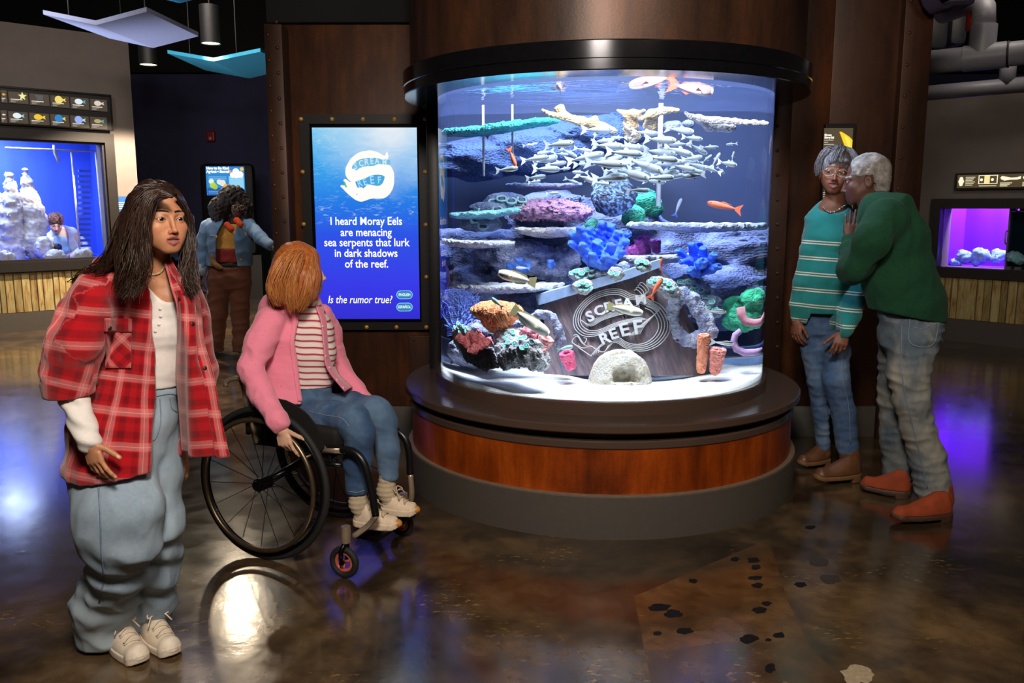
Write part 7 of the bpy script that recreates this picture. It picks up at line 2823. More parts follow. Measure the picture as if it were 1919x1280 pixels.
def shirtA_fn(P):
 body = shirtA.d(P)
 bf = body + folds(P, (2.0, 1.6, .5), 3.2, .016, 6) + .004 * wob(P, 13, 2, 2)
 inner = np.maximum(bf, -(bf + .013))
 z = P[:, 2]
 L, Rr = np.interp(z, rowz, xl).astype(F32), np.interp(z, xrz, xr).astype(F32)
 cut = np.maximum(np.maximum(L - P[:, 0], P[:, 0] - Rr), P[:, 1] - (yA + .02))
 inner = np.maximum(inner, -cut)
 hem = at(240, 884, 2.5)[2] + .012 * np.sin(P[:, 0] * 16)
 inner = np.maximum(inner, hem - z)
 s1 = sleeveA.d(P)
 s1 = s1 + folds(P, (2.0, 2.0, .7), 4.2, .026, 9) + .004 * wob(P, 16, 3, 2)
 s1 = np.maximum(s1, -(s1 + .016))
 s1 = np.maximum(s1, at(128, 728, 2.42)[2] - z)
 s2 = sleeveA2.d(P) + folds(P, (1.3, 1.3, 1.2), 4, .012, 12)
 s2 = np.maximum(s2, -(s2 + .010))
 r1 = rollA.d(P, .003)
 ax = (V3(*rollA.p[1]) - V3(*rollA.p[0]))
 hh = (P - V3(*rollA.p[0])) @ ax / (ax @ ax)
 r1 = np.maximum(np.maximum(np.maximum(r1, -(r1 + .014)), (hh - 1.0) * .05), (-hh + .12) * .05)
 return smin(smin(smin(inner, s1, .016), s2, .01), r1, .003)
lo, hi = merge_bounds(shirtA.bounds(), sleeveA.bounds(), sleeveA2.bounds())
shA = sdf_obj('checked_shirt', shirtA_fn, lo, hi, .006, M_plaid, pA, uvf=limb_uvf([Limb([(272, 520, 2.6, 90, .6), (236, 885, 2.56, 100, .85)]), Limb([(182, 535, 2.5, 42), (126, 725, 2.42, 42)]), Limb([(338, 528, 2.68, 30), (362, 800, 2.76, 36)])]))
# left front panel blown open to the right
def wv(u, v):
 return .016 * np.sin(u * 9 + v * 1.5) * (.25 + v) + .006 * np.sin(u * 17 + v * 4)
fp = sheet('shirt_front', [[(311, 490, 2.55), (319, 497, 2.56), (338, 512, 2.60), (362, 528, 2.66)],
                           [(326, 556, 2.49), (344, 560, 2.50), (360, 566, 2.56), (373, 572, 2.64)],
                           [(326, 632, 2.53), (348, 634, 2.47), (366, 637, 2.50), (380, 640, 2.56)],
                           [(322, 700, 2.56), (352, 702, 2.50), (378, 704, 2.48), (399, 706, 2.52)],
                           [(328, 780, 2.57), (358, 784, 2.52), (390, 788, 2.47), (414, 790, 2.50)],
                           [(333, 848, 2.57), (366, 853, 2.52), (400, 858, 2.46), (427, 857, 2.49)]], M_plaid, pA, 40, 60, .005, wv, (.03, .02))
buttons(fp, [(336, 560), (361, 607), (384, 690)], .006, M_btn, fp)
# collar and pocket
sheet('collar', [[(262, 500, 2.55), (265, 507, 2.52), (270, 515, 2.50), (276, 521, 2.49)], [(250, 508, 2.52), (254, 520, 2.48), (262, 534, 2.46), (273, 535, 2.46)]], M_plaid, pA, 14, 10, .006, None, (.01, .2))
sheet('collar', [[(311, 488, 2.57), (316, 500, 2.55), (323, 520, 2.53), (330, 545, 2.52)], [(322, 488, 2.56), (330, 504, 2.53), (341, 526, 2.51), (345, 552, 2.50)]], M_plaid, pA, 14, 10, .006, None, (.05, .1))
def on_sh(x, y, off=.004):
 h = hit(shA, x, y, off)
 return h[0] if h is not None else at(x, y, 2.42)
pk = [[on_sh(x, y) for x in np.linspace(198, 246, 6)] for y in np.linspace(612, 690, 6)]
M45 = sheet('pocket', pk, M_plaid, shA, 16, 16, .004, None, (0, 0))
a = M45.data.attributes['cloth']
n_ = len(M45.data.vertices)
buf = np.empty(n_ * 3, dtype=np.float32)
a.data.foreach_get('vector', buf)
buf = buf.reshape(-1, 3)
buf[:, 0], buf[:, 1] = (buf[:, 0] - buf[:, 1]) * .9, (buf[:, 0] + buf[:, 1]) * .9
a.data.foreach_set('vector', buf.ravel())
fl = [[on_sh(x, y, .008) for x in np.linspace(196, 247, 6)] for y in np.linspace(597, 622, 4)]
flo = sheet('pocket_flap', fl, M_plaid, shA, 16, 8, .004, None, (.02, .04))
buttons(flo, [(206, 616)], .007, M_btn, shA)
# necklace of small beads
b = MB()
for x, y in spline([(262, 505), (270, 511), (285, 515), (300, 511), (308, 500)], 26):
 P_ = at(x, y, 2.47)
 dd = ray(x, y)
 c0 = np.array([0, 0, CAM_H])
 t0 = 2.35 / dd[1]
 for q in range(60):
  p_ = c0 + dd * (t0 + q * .004)
  if chestA(p_[None].astype(F32))[0] < .003:
   break
 b.ball(p_, .0036, 6, 4)
b.build('necklace', simple('gold_beads', (200, 176, 130), .3, .4), pA, True)
# shoes
for (hx, hy, tx, ty) in ((216, 1190, 264, 1237), (277, 1178, 325, 1222)):
 h_, t_ = on_floor(hx, hy, .022), on_floor(tx, ty, .022)
 simple_shoe(pA, h_, t_, (0, 0, 1), .041, .085, (M_canvas, M_rubber), laces=M_canvas, toecap=M_rubber, h=.0042)
# hair
capR, capO = RA.astype(F32), V3(*oA)
hl1 = Limb([(300, 362, 2.50, 16), (268, 385, 2.47, 26), (258, 430, 2.47, 28), (247, 478, 2.47, 27), (243, 515, 2.46, 20), (244, 546, 2.44, 9)], k=.03)
hl2 = Limb([(248, 468, 2.54, 22), (212, 496, 2.53, 15), (172, 513, 2.52, 8), (143, 532, 2.51, 3)], k=.02)
hl3 = Limb([(332, 372, 2.56, 10), (349, 412, 2.62, 11), (352, 455, 2.63, 14), (350, 500, 2.60, 18), (352, 530, 2.57, 13), (364, 548, 2.56, 4)], k=.02)
hl4 = Limb([(268, 470, 2.46, 14), (262, 505, 2.44, 14), (252, 535, 2.42, 10), (236, 550, 2.42, 4)], k=.02)
def hairA(P):
 q = ((P - capO) @ capR) / F32(s)
 cap = sd_ell(q, (0, .020, .042), (.083, .103, .091)) * s
 back = sd_ell(q, (0, .075, -.03), (.072, .055, .115)) * s
 d = smin(cap, back, .03)
 face = sd_ell(q, (0, -.095, -.022), (.067, .076, .112)) * s
 d = smax(d, -face, .008)
 part = np.abs(q[:, 0] + .004)
 d = d + .006 * np.exp(-(part / .005) ** 2) * (q[:, 2] > .05)
 for L in (hl1, hl2, hl3, hl4):
  d = smin(d, L.d(P), .02)
 face2 = sd_ell(q, (0, -.10, -.030), (.065, .062, .108)) * s
 d = smax(d, -face2, .006)
 return d + .005 * wob(P * V3(1, 1, .22), 26, 5, 3)
lo, hi = merge_bounds(hl1.bounds(), hl2.bounds(), hl3.bounds(), (oA - .14, oA + .14))
hrA = sdf_obj('hair', hairA, lo, hi, .004, M_hair_dk, pA)
mb = MB()
g = []
def G(pts, sp):
 g.append(([at(*p) for p in pts], sp))
G([(322, 368, 2.44), (290, 362, 2.44), (262, 392, 2.42), (252, 450, 2.42), (240, 505, 2.41), (226, 545, 2.41)], [.004, .016, .024, .032, .034, .024])
G([(314, 362, 2.45), (284, 368, 2.42), (268, 410, 2.41), (266, 460, 2.41), (262, 510, 2.40), (246, 548, 2.39)], [.004, .014, .016, .022, .026, .022])
G([(300, 352, 2.50), (262, 358, 2.48), (236, 410, 2.47), (220, 465, 2.47), (195, 500, 2.47), (158, 520, 2.48), (140, 532, 2.49)], [.006, .016, .02, .024, .02, .014, .008])
G([(330, 366, 2.50), (346, 390, 2.56), (353, 430, 2.58), (354, 480, 2.55), (352, 520, 2.52), (364, 548, 2.51)], [.003, .012, .014, .02, .026, .014])
strands(mb, g, 520, 1.1, .0018, 3, 14, 4, .3, .022, 10)
mb.build('hair_strands', m_hair('brown_strands', (24, 16, 13), (70, 47, 35)), hrA, True)
settle(pA, on_floor(250, 1215))
# ================================================================== WHEELCHAIR
KH = np.array([.923, -.384, 0.0])           # heading
KA = np.array([.384, .923, 0.0])            # axle, away from the viewer
KO = on_floor(500, 1046)
def KP(px, py, off):
 return on_plane(px, py, KO + KA * off, KA)
def KL(x, y, z):
 return KO + KH * x + KA * y + np.array([0, 0, z])
WRAD = .324
M_tyre = simple('black_tyre', (24, 24, 25), .7, bump=.3, bscale=300)
M_alloy = simple('black_alloy', (22, 22, 24), .3, .7)
M_hand = simple('bronze_anodised_rim', (120, 104, 84), .32, .85)
M_steel = simple('brushed_titanium', (176, 156, 134), .35, .6)
M_bfab = m_cloth('black_nylon', (26, 24, 24), 500, .1, .7)
M_wrap = simple('black_tape', (16, 16, 18), .32)
M_pinkrim = simple('coral_pink_rim', (226, 110, 96), .35, .3)
wc = empty('wheelchair')
tag(wc, 'black manual wheelchair with coral pink caster rims', 'wheelchair')
def torus_pts(c, r, n=64, tilt=0.0, A=None):
 A = KA if A is None else A
 e1 = np.cross(A, (0, 0, 1))
 e1 /= np.linalg.norm(e1)
 e2 = np.cross(e1, A)
 return [c + e1 * r * math.cos(2 * math.pi * i / n) + e2 * r * math.sin(2 * math.pi * i / n) for i in range(n)]
for k, y in enumerate((0.0, .50)):
 out = -1 if k == 0 else 1
 A = KA + np.array([0, 0, -.035 * out * -1])
 A /= np.linalg.norm(A)
 c = KL(0, y, WRAD + .001)
 b = MB()
 b.tube(torus_pts(c, WRAD - .014, 72, A=A), .014, 10, closed=True)
 wh = b.build('wheel', M_tyre, wc, True)
 b = MB()
 b.tube(torus_pts(c, WRAD - .034, 72, A=A), .009, 8, closed=True)
 b.build('rim', M_alloy, wh, True)
 b = MB()
 hc = c + A * out * .035
 b.tube(torus_pts(hc, WRAD - .052, 72, A=A), .0105, 10, closed=True)
 b.build('hand_rim', M_hand, wh, True)
 e1 = np.cross(A, (0, 0, 1))
 e1 /= np.linalg.norm(e1)
 e2 = np.cross(e1, A)
 for i in range(18):
  b = MB()
  a = 2 * math.pi * i / 18 + .1
  a2 = a + (.35 if i % 2 else -.35)
  h0 = c + A * (.022 if i % 2 else -.022) + (e1 * math.cos(a2) + e2 * math.sin(a2)) * .025
  b.tube([h0, c + (e1 * math.cos(a) + e2 * math.sin(a)) * (WRAD - .038)], .0016, 5)
  b.build('spoke', M_alloy, wh)
 for i in range(4):
  a = math.pi / 2 * i + .55
  d = e1 * math.cos(a) + e2 * math.sin(a)
  b = MB()
  b.tube([c + d * (WRAD - .04), hc + d * (WRAD - .054)], .005, 6)
  b.build('rim_tab', M_steel, wh, True)
 b = MB()
 b.tube([c - A * .035, c - A * .033, c + A * .033, c + A * .035], [.014, .027, .027, .014], 18)
 b.tube([c + A * out * .033, c + A * out * .045], .02, 18)
 b.build('hub', M_alloy, wh, False)
 b = MB()
 b.tube([c - A * out * .03, KL(.05, .25, WRAD + .05)], .016, 12)
 b.build('axle_tube', M_alloy, wc, True)
# casters
for k, (px, py, fy) in enumerate(((645, 1053, 1083), (753, 981, 1005))):
 y = float((on_floor(px, fy) - KO) @ KA)
 c = KP(px, py, y)
 R_ = c[2] - .002
 b = MB()
 b.tube(torus_pts(c, R_ - .013, 40), .0135, 10, closed=True)
 cw = b.build('caster', M_tyre, wc, True)
 b = MB()
 b.tube(torus_pts(c, R_ - .03, 40), .0075, 8, closed=True)
 for i in range(3):
  a = 2 * math.pi * i / 3 + .4
  b.tube([c, c + KH * math.cos(a) * (R_ - .03) + np.array([0, 0, math.sin(a) * (R_ - .03)])], .006, 6)
 b.build('caster_rim', M_pinkrim, cw, True)
 top = c + np.array([0, 0, R_ + .022]) + KH * .012
 b = MB()
 for s_ in (-1, 1):
  b.tube([c + KA * s_ * .02, c + KA * s_ * .022 + np.array([0, 0, R_ * .75]), top], [.008, .010, .012], 8)
 b.tube([c - KA * .025, c + KA * .025], .007, 8)
 b.build('fork', M_alloy, cw, True)
 b = MB()
 b.tube([top - np.array([0, 0, .004]), top + np.array([0, 0, .062])], .0185, 14)
 b.build('caster_housing', M_steel, cw, False)
# frame rails
for k, y in enumerate((.07, .43)):
 b = MB()
 if k == 0:
  pts = [KP(560, 842, y), KP(600, 842, y), KP(640, 842, y), KP(665, 848, y), KP(682, 868, y), KP(693, 905, y), KP(700, 940, y), KP(704, 966, y)]
  st = [KP(706, 965, y), KP(690, 985, y), KP(662, 1006, y - .03)]
 else:
  pts = [KP(690, 800, y), KP(725, 802, y), KP(745, 808, y), KP(760, 824, y), KP(767, 850, y), KP(769, 888, y)]
  st = [KP(769, 886, y), KP(771, 934, y), KP(758, 955, y + .02)]
 b.tube(spline(pts, 26), .0155, 12)
 b.build('side_frame', M_wrap, wc, True)
 b = MB()
 b.tube(spline(st, 12), .0125, 12)
 b.build('front_tube', M_steel, wc, True)
b = MB()
b.tube([KP(600, 842, .07), KP(640, 843, .07)], .0165, 12)
b.build('bare_tube', M_steel, wc, True)
p, q = KP(706, 968, .09), KP(771, 936, .42)
b = MB()
zs_ = KP(700, 984, .16)[2] - .034
b.box(np.array([((p + q) / 2)[0], ((p + q) / 2)[1], zs_]) + KH * -.05, (np.linalg.norm(q - p) * .95, .12, .014), Matrix((tuple(KA), tuple(-KH), (0, 0, 1))).transposed())
b.build('footplate', M_alloy, wc)
ftz = ((p + q) / 2)[2]
# seat cushion, back, side guards, push handle
zt = KP(632, 803, .08)[2]
xf = float((KP(634, 820, .08) - KO) @ KH)
RK_ = Matrix((tuple(KH), tuple(KA), (0, 0, 1))).transposed()
b = MB()
b.box(KL(xf - .21, .25, zt - .045), (.42, .36, .085), RK_, .022)
b.build('seat_cushion', M_bfab, wc, auto=50)
b = MB()
b.box(KL(xf - .21, .25, zt - .098), (.40, .37, .016), RK_)
b.build('seat_pan', M_alloy, wc)
for y in (.07, .43):
 b = MB()
 xb = xf - .43
 b.tube([KL(xb + .03, y, zt - .1), KL(xb - .02, y, zt + .10), KL(xb - .03, y, zt + .16)], .012, 10)
 b.tube(spline([KL(xb - .03, y, zt + .15), KL(xb - .05, y, zt + .17), KL(xb - .11, y, zt + .155), KL(xb - .12, y, zt + .13)], 8), .011, 10)
 b.build('back_post', M_steel, wc, True)
b = MB()
b.box(KL(xf - .445, .25, zt + .03), (.02, .37, .2), RK_, .006)
b.build('backrest', M_bfab, wc, auto=50)
for y in (.045, .455):
 poly = [(515, 746), (535, 750), (556, 760), (576, 776), (592, 797), (602, 818), (607, 838), (600, 846), (575, 846), (548, 838), (528, 810), (516, 780)]
 GP = [KP(px, py, .045) + KA * (y - .045) for px, py in poly]
 b = MB()
 n = len(GP)
 b.add([g_ - KA * .004 for g_ in GP] + [g_ + KA * .004 for g_ in GP], [tuple(range(n)), tuple(reversed(range(n, 2 * n)))] + [(i, (i + 1) % n, n + (i + 1) % n, n + i) for i in range(n)])
 b.build('side_guard', M_bfab, wc)
b = MB()
b.tube([KP(604, 868, .09), KP(640, 872, .09)], .011, 10)
b.tube([KP(618, 846, .08), KP(620, 872, .09)], .008, 8)
b.build('brake', M_wrap, wc, True)
settle(wc, KL(.1, .25, 0))
# ================================================================== WOMAN IN THE WHEELCHAIR
KY = lambda px, py, off: KP(px, py, off)[1]
pB = empty('person')
tag(pB, 'seated woman with a copper bob, pink cardigan and blue jeans in the wheelchair', 'person')
SK_B = (226, 178, 152)
s = .90
fB = np.array((.93, .36, .02))
RB_ = head_frame(fB)
oB = at(598, 508, 3.62) - RB_ @ np.array([0, -.082, 0]) * s
neckB = Limb([(573, 545, 3.62, 20), (572, 575, 3.62, 22), (568, 595, 3.62, 26)])
vh, qh, ch = make_head(oB, RB_, s, .0028, SK_B, (206, 110, 104), (150, 96, 62), (90, 110, 120), fB, neckB.d, pB, mouth=.7, ext=neckB.bounds(.01))
sh1, el1, wr1 = at(500, 607, 3.48), at(463, 696, 3.40), KP(526, 800, -.055)
HB = Hand(wr1, (.24, -.1, -.96), (-.35, -.92, .1), -1, spread=.06, s=.86, thumb=(.5, -.1), tuck=.5, fcurl=[(.25, .25, .15), (.7, 1.0, .6), (.8, 1.1, .7), (.9, 1.1, .7)])
vb, qb = core_body([[at(570, 600, 3.62), at(572, 730, 3.62), at(575, 785, 3.62)], [at(560, 605, 3.6), sh1, el1, wr1], [at(590, 605, 3.66), at(612, 610, 3.74), at(634, 695, 3.78), at(690, 750, 3.72)],
     [at(575, 785, 3.55), at(672, 790, KY(672, 790, .16)), at(669, 935, KY(669, 935, .16)), at(674, 950, KY(669, 950, .16))],
     [at(600, 780, 3.68), at(714, 775, KY(714, 775, .34)), at(726, 905, KY(726, 905, .34)), at(728, 925, KY(728, 925, .34))]],
                   [[.05, .055, .06], [.04, .028, .025, .02], [.04, .028, .025, .02], [.05, .04, .022, .02], [.05, .04, .022, .02]])
vh2, qh2 = HB.mesh(.0028)
finish_body(pB, [(vh, qh, ch), (vb, qb, np.tile(lin(SK_B), (len(vb), 1))), (vh2, qh2, nail_col(HB, vh2, SK_B))])
# jeans
M_denim_m = m_cloth('mid_blue_denim', (58, 84, 122), 900, .09, .9, (104, 130, 158), 5)
k1, k2 = KY(680, 785, .16), KY(714, 772, .34)
legB = Limb([(560, 785, 3.56, 34, .95), (620, 782, 3.47, 32, .95), (664, 790, k1, 29, 1.0), (673, 812, k1, 27, 1.0), (670, 860, KY(670, 860, .16), 25, 1.0), (669, 916, KY(669, 916, .16), 20, 1.1)], (0, 1, 0), k=.03)
legB2 = Limb([(600, 770, 3.70, 32, .95), (660, 765, 3.66, 30, .95), (704, 772, k2, 27, 1.0), (718, 792, k2, 24, 1.0), (726, 840, KY(724, 840, .34), 21, 1.0), (728, 890, KY(727, 890, .34), 17.5, 1.1)], (0, 1, 0), k=.03)
hipB = Limb([(585, 730, 3.62, 36, 1.0), (576, 775, 3.62, 46, .95)])
def jeansB(P):
 d = smin(smin(legB.d(P), legB2.d(P), .006), hipB.d(P), .03)
 d = d + folds(P, (1, 1, 1.6), 5, .008, 7) + .002 * wob(P, 18, 2, 2)
 return np.maximum(np.maximum(d, P[:, 2] - at(590, 727, 3.5)[2]), np.where(P[:, 0] < at(697, 900, k2)[0] + (P[:, 1] - k1) * .0, at(669, 926, k1)[2], at(727, 898, k2)[2]) - P[:, 2])
lo, hi = merge_bounds(legB.bounds(), legB2.bounds(), hipB.bounds())
jB = sdf_obj('jeans', jeansB, lo, hi, .006, M_denim_m, pB)
seam('seam', jB, [(575, 770), (610, 778), (640, 784), (655, 800)], .002, M_stitch, jB)
seam('seam', jB, [(655, 921), (669, 923), (684, 919)], .0025, M_stitch, jB)
# striped top
def m_stripes(name, axis_attr=True):
 t = NT(name)
 z = t.sep(t.attr('cloth', 'Vector'))[1]
 f = t.math('FRACT', t.math('DIVIDE', z, .0275))
 W_, P_, D_ = s2l((238, 226, 218)), s2l((230, 122, 140)), s2l((74, 52, 66))
 t.set(t.ramp(f, [(0, W_), (.44, W_), (.45, P_), (.58, P_), (.59, D_), (.70, D_), (.71, P_), (.80, P_), (.81, W_)], 'CONSTANT'), .9, 0, .2)
 t.bump(t.noise(t.pos(), 700, 2), .2, .0015)
 return t.m
topB = Limb([(574, 572, 3.61, 24, 1.0), (572, 588, 3.62, 34, .8), (576, 620, 3.62, 47, .8), (580, 660, 3.62, 47, .85), (580, 700, 3.62, 41, .85), (582, 735, 3.62, 43, .9)], k=.03)
def tB_fn(P):
 return np.maximum(topB.d(P) + .003 * wob(P * V3(1, 1, 2), 10, 4, 2), np.maximum(P[:, 2] - at(574, 562, 3.5)[2], at(580, 731, 3.52)[2] + .0 - P[:, 2]))
lo, hi = topB.bounds()
def tB_uv(P):
 o_ = np.zeros((len(P), 3))
 o_[:, 1] = P[:, 2] + .18 * (P[:, 0] + .85) - .1 * (P[:, 1] - 3.6) + .004 * np.sin(P[:, 0] * 40)
 return o_
sdf_obj('striped_top', tB_fn, lo, hi, .006, m_stripes('pink_striped_knit'), pB, uvf=tB_uv)
# cardigan
M_pink = NT('pink_pointelle_knit')
_t = M_pink
_v = _t.voronoi(_t.mapping(_t.pos(), (1, 1, 1), rot=(0, 0, .4)), 62, rand=.15)
_c = _t.mix(_t.ramp(_v, [(.07, 1.0), (.12, 0.0)]), s2l((246, 142, 168)), s2l((180, 72, 102)))
_t.set(_c, .92, 0, .2)
_t.bsdf.inputs['Sheen Weight'].default_value = .3
_t.bump(_t.noise(_t.pos(), 700, 2), .25, .002)
M_pink = M_pink.m
carB = Limb([(566, 570, 3.62, 32, 1.0), (548, 592, 3.62, 60, .65), (546, 630, 3.62, 64, .82), (545, 690, 3.62, 60, .9), (545, 752, 3.60, 62, 1.0)], k=.04)
slB = Limb([(506, 603, 3.51, 28, 1.0), (487, 645, 3.45, 26, 1.0), (470, 692, 3.40, 22, 1.0), (490, 738, 3.37, 21.5, 1.0), (518, 786, KY(520, 786, -.055), 18, 1.0), (524, 795, KY(524, 795, -.055), 17.5, 1.0)], k=.03)
slB2 = Limb([(602, 592, 3.70, 22, 1.0), (616, 620, 3.76, 21, 1.0), (632, 690, 3.80, 21, 1.0), (664, 728, 3.76, 16, 1.0), (688, 752, 3.72, 13, 1.0)], k=.03)
zc = [at(560, y, 3.5)[2] for y in (765, 700, 640, 600, 575, 562)]
xl2 = [at(x, y, 3.5)[0] for x, y in ((568, 765), (560, 700), (552, 640), (557, 600), (556, 578), (560, 562))]
xr2 = [at(x, y, 3.5)[0] for x, y in ((660, 765), (618, 700), (607, 640), (600, 600), (590, 575), (585, 562))]
def carB_fn(P):
 b0 = carB.d(P)
 bf = b0 + folds(P, (1.6, 1.6, .6), 4, .010, 4) + .002 * wob(P, 16, 2, 2)
 e = np.maximum(bf, -(bf + .012))
 z = P[:, 2]
 L_, R2 = np.interp(z, zc, xl2).astype(F32), np.interp(z, zc, xr2).astype(F32)
 cut = np.maximum(np.maximum(L_ - P[:, 0], P[:, 0] - R2), P[:, 1] - 3.62)
 e = np.maximum(e, -cut)
 e = np.maximum(e, at(545, 757, 3.48)[2] - z)
 s1 = slB.d(P) + folds(P, (1.2, 1.2, 1.6), 6, .010, 9) + .002 * wob(P, 20, 3, 2)
 s1 = np.maximum(s1, -(s1 + .014))
 s2 = slB2.d(P) + folds(P, (1.2, 1.2, 1.6), 6, .007, 11)
 return smin(smin(e, s1, .015), s2, .012)
lo, hi = merge_bounds(carB.bounds(), slB.bounds(), slB2.bounds())
cB = sdf_obj('cardigan', carB_fn, lo, hi, .0055, M_pink, pB)
cf = sheet('cardigan_front', [[(588, 566, 3.58), (598, 570, 3.62), (610, 582, 3.70)], [(601, 600, 3.54), (611, 604, 3.58), (621, 612, 3.68)], [(607, 650, 3.52), (614, 655, 3.56), (624, 662, 3.68)], [(613, 690, 3.52), (622, 694, 3.56), (634, 700, 3.70)],
                           [(646, 734, 3.56), (652, 730, 3.60), (660, 726, 3.70)]], M_pink, pB, 14, 40, .006)
buttons(cf, [(590, 590), (604, 612), (611, 668), (618, 689), (632, 712), (644, 727)], .0055, simple('pearl', (236, 190, 196), .25), cf)
def on_c(x, y, off=.004):
 h = hit(cB, x, y, off)
 return h[0] if h is not None else at(x, y, 3.48)
sheet('button_band', [[on_c(x + d, y) for d in (-9, -5, -1)] for x, y in ((556, 572), (556, 590), (556, 612), (552, 640), (555, 670), (559, 700), (564, 730), (567, 752))], M_pink, cB, 8, 40, .004)
# shoes and socks
M_cream = m_cloth('cream_leather', (226, 204, 178), 300, .05, .6)
M_gum = simple('gum_rubber', (196, 130, 60), .55)
M_sock = m_cloth('oatmeal_sock', (192, 172, 146), 500, .1)
for k, (hx, hy, tx, ty, off, ax, ay) in enumerate(((664, 972, 748, 983, .16, 668, 918), (716, 948, 782, 957, .34, 726, 892))):
 h_, t_ = KP(hx, hy, off), KP(tx, ty, off + .02)
 sh = simple_shoe(pB, h_, t_, (0, 0, 1), .040, .078, (M_cream, M_cream), laces=M_sock, h=.0045)
 L_ = Limb([(ax, ay, KY(ax, ay, off), 15.5, 1.0), (hx + 8, hy - 28, KY(hx + 8, hy - 28, off), 16.5, 1.0), (hx + 14, hy - 12, KY(hx + 14, hy - 12, off), 15, 1.0)])
 lo, hi = L_.bounds()
 sdf_obj('sock', lambda P: L_.d(P) + .0015 * np.sin(P[:, 2] * 300), lo, hi, .005, M_sock, pB)
 f_ = (t_ - h_) / np.linalg.norm(t_ - h_)
 b = MB()
 b.ball(t_ - f_ * .012 + np.array([0, 0, .004]), (.02, .026, .018), 14, 8, Matrix((tuple(np.cross(f_, (0, 0, 1))), tuple(f_), (0, 0, 1))).transposed())
 b.build('toe_bumper', M_gum, sh, True)
# copper bob
M_copper = m_hair('copper_hair', (150, 74, 30), (204, 118, 58), (150, 150, 6), .4)
cR, cO = RB_.astype(F32), V3(*oB)
bobs = [Limb([(556, 490, 3.58, 36), (540, 520, 3.53, 33), (532, 548, 3.52, 28), (535, 560, 3.53, 22)], k=.03), Limb([(570, 490, 3.56, 28), (572, 520, 3.52, 28), (568, 550, 3.51, 24), (560, 568, 3.52, 14)], k=.03)]
def hairB(P):
 q = ((P - cO) @ cR) / F32(s)
 cap = sd_ell(q, (0, .020, .040), (.085, .106, .094)) * s
 back = sd_ell(q, (0, .065, -.035), (.078, .062, .105)) * s
 side = sd_ell(q, (-.066, .02, -.05), (.030, .055, .105)) * s
 side2 = sd_ell(q, (.066, .02, -.05), (.030, .055, .105)) * s
 d = smin(smin(smin(cap, back, .03), side, .02), side2, .02)
 for L in bobs:
  d = smin(d, L.d(P), .025)
 d = smax(d, -sd_ell(q, (0, -.105, -.030), (.070, .078, .108)) * s, .006)
 zb = at(545, 570, 3.5)[2] + .010 * np.sin(P[:, 0] * 60)
 d = smax(d, zb - P[:, 2], .012)
 return d + .004 * wob(P * V3(1, 1, .2), 28, 5, 3)
lo, hi = merge_bounds((oB - .16, oB + .16), bobs[0].bounds(), bobs[1].bounds())
hB = sdf_obj('hair', hairB, lo, hi, .0042, M_copper, pB)
mb = MB()
g = []
for pts, sp in (([(566, 470, 3.57), (540, 480, 3.47), (520, 515, 3.44), (514, 545, 3.445), (520, 565, 3.46)], [.006, .02, .026, .03, .024]),
    ([(572, 468, 3.58), (560, 485, 3.45), (546, 520, 3.42), (542, 550, 3.425), (546, 576, 3.44)], [.006, .02, .026, .03, .024]),
    ([(582, 470, 3.59), (586, 490, 3.49), (580, 520, 3.45), (574, 550, 3.44), (562, 576, 3.45)], [.006, .014, .02, .024, .02])):
 G(pts, sp)
strands(mb, g, 460, 1.25, .0017, 5, 10, 4, .4, .006, 5)
mb.build('hair_strands', m_hair('light_copper', (150, 78, 32), (232, 158, 92), (150, 150, 6), .4), hB, True)
settle(pB, KL(.1, .25, 0))
# ================================================================== THE OTHER PEOPLE
def garm(name, limbs, mat, par, zlo=None, zhi=None, k=.015, fr=5, fa=.008, dirs=(1.2, 1.2, 1), seed=1, h=.007, uv=False, extra=None):
 def fn(P):
  d = union([L.d(P) for L in limbs], k)
  d = d + folds(P, dirs, fr, fa, seed) + .0015 * wob(P, 18, seed + 3, 2)
  if zlo is not None:
   d = np.maximum(d, zlo - P[:, 2])
  if zhi is not None:
   d = np.maximum(d, P[:, 2] - zhi)
  return extra(P, d) if extra else d
 lo, hi = merge_bounds(*[L.bounds() for L in limbs])
 return sdf_obj(name, fn, lo, hi, h, mat, par, uvf=limb_uvf(limbs) if uv else None)
def zpx(y, Y):
 return at(960, y, Y)[2]
def boot(par, pts, top, w, hgt, mats, off=0, heelblock=True, h=.006):
 """ankle boot: shoe plus shaft"""
 u = simple_shoe(par, pts[0], pts[1], (0, 0, 1), w, hgt, mats, name='boot', heelblock=heelblock, h=h)
 L = Limb(top)
 lo, hi = L.bounds()
 sdf_obj('shaft', L.d, lo, hi, h, mats[0], u)
 return u
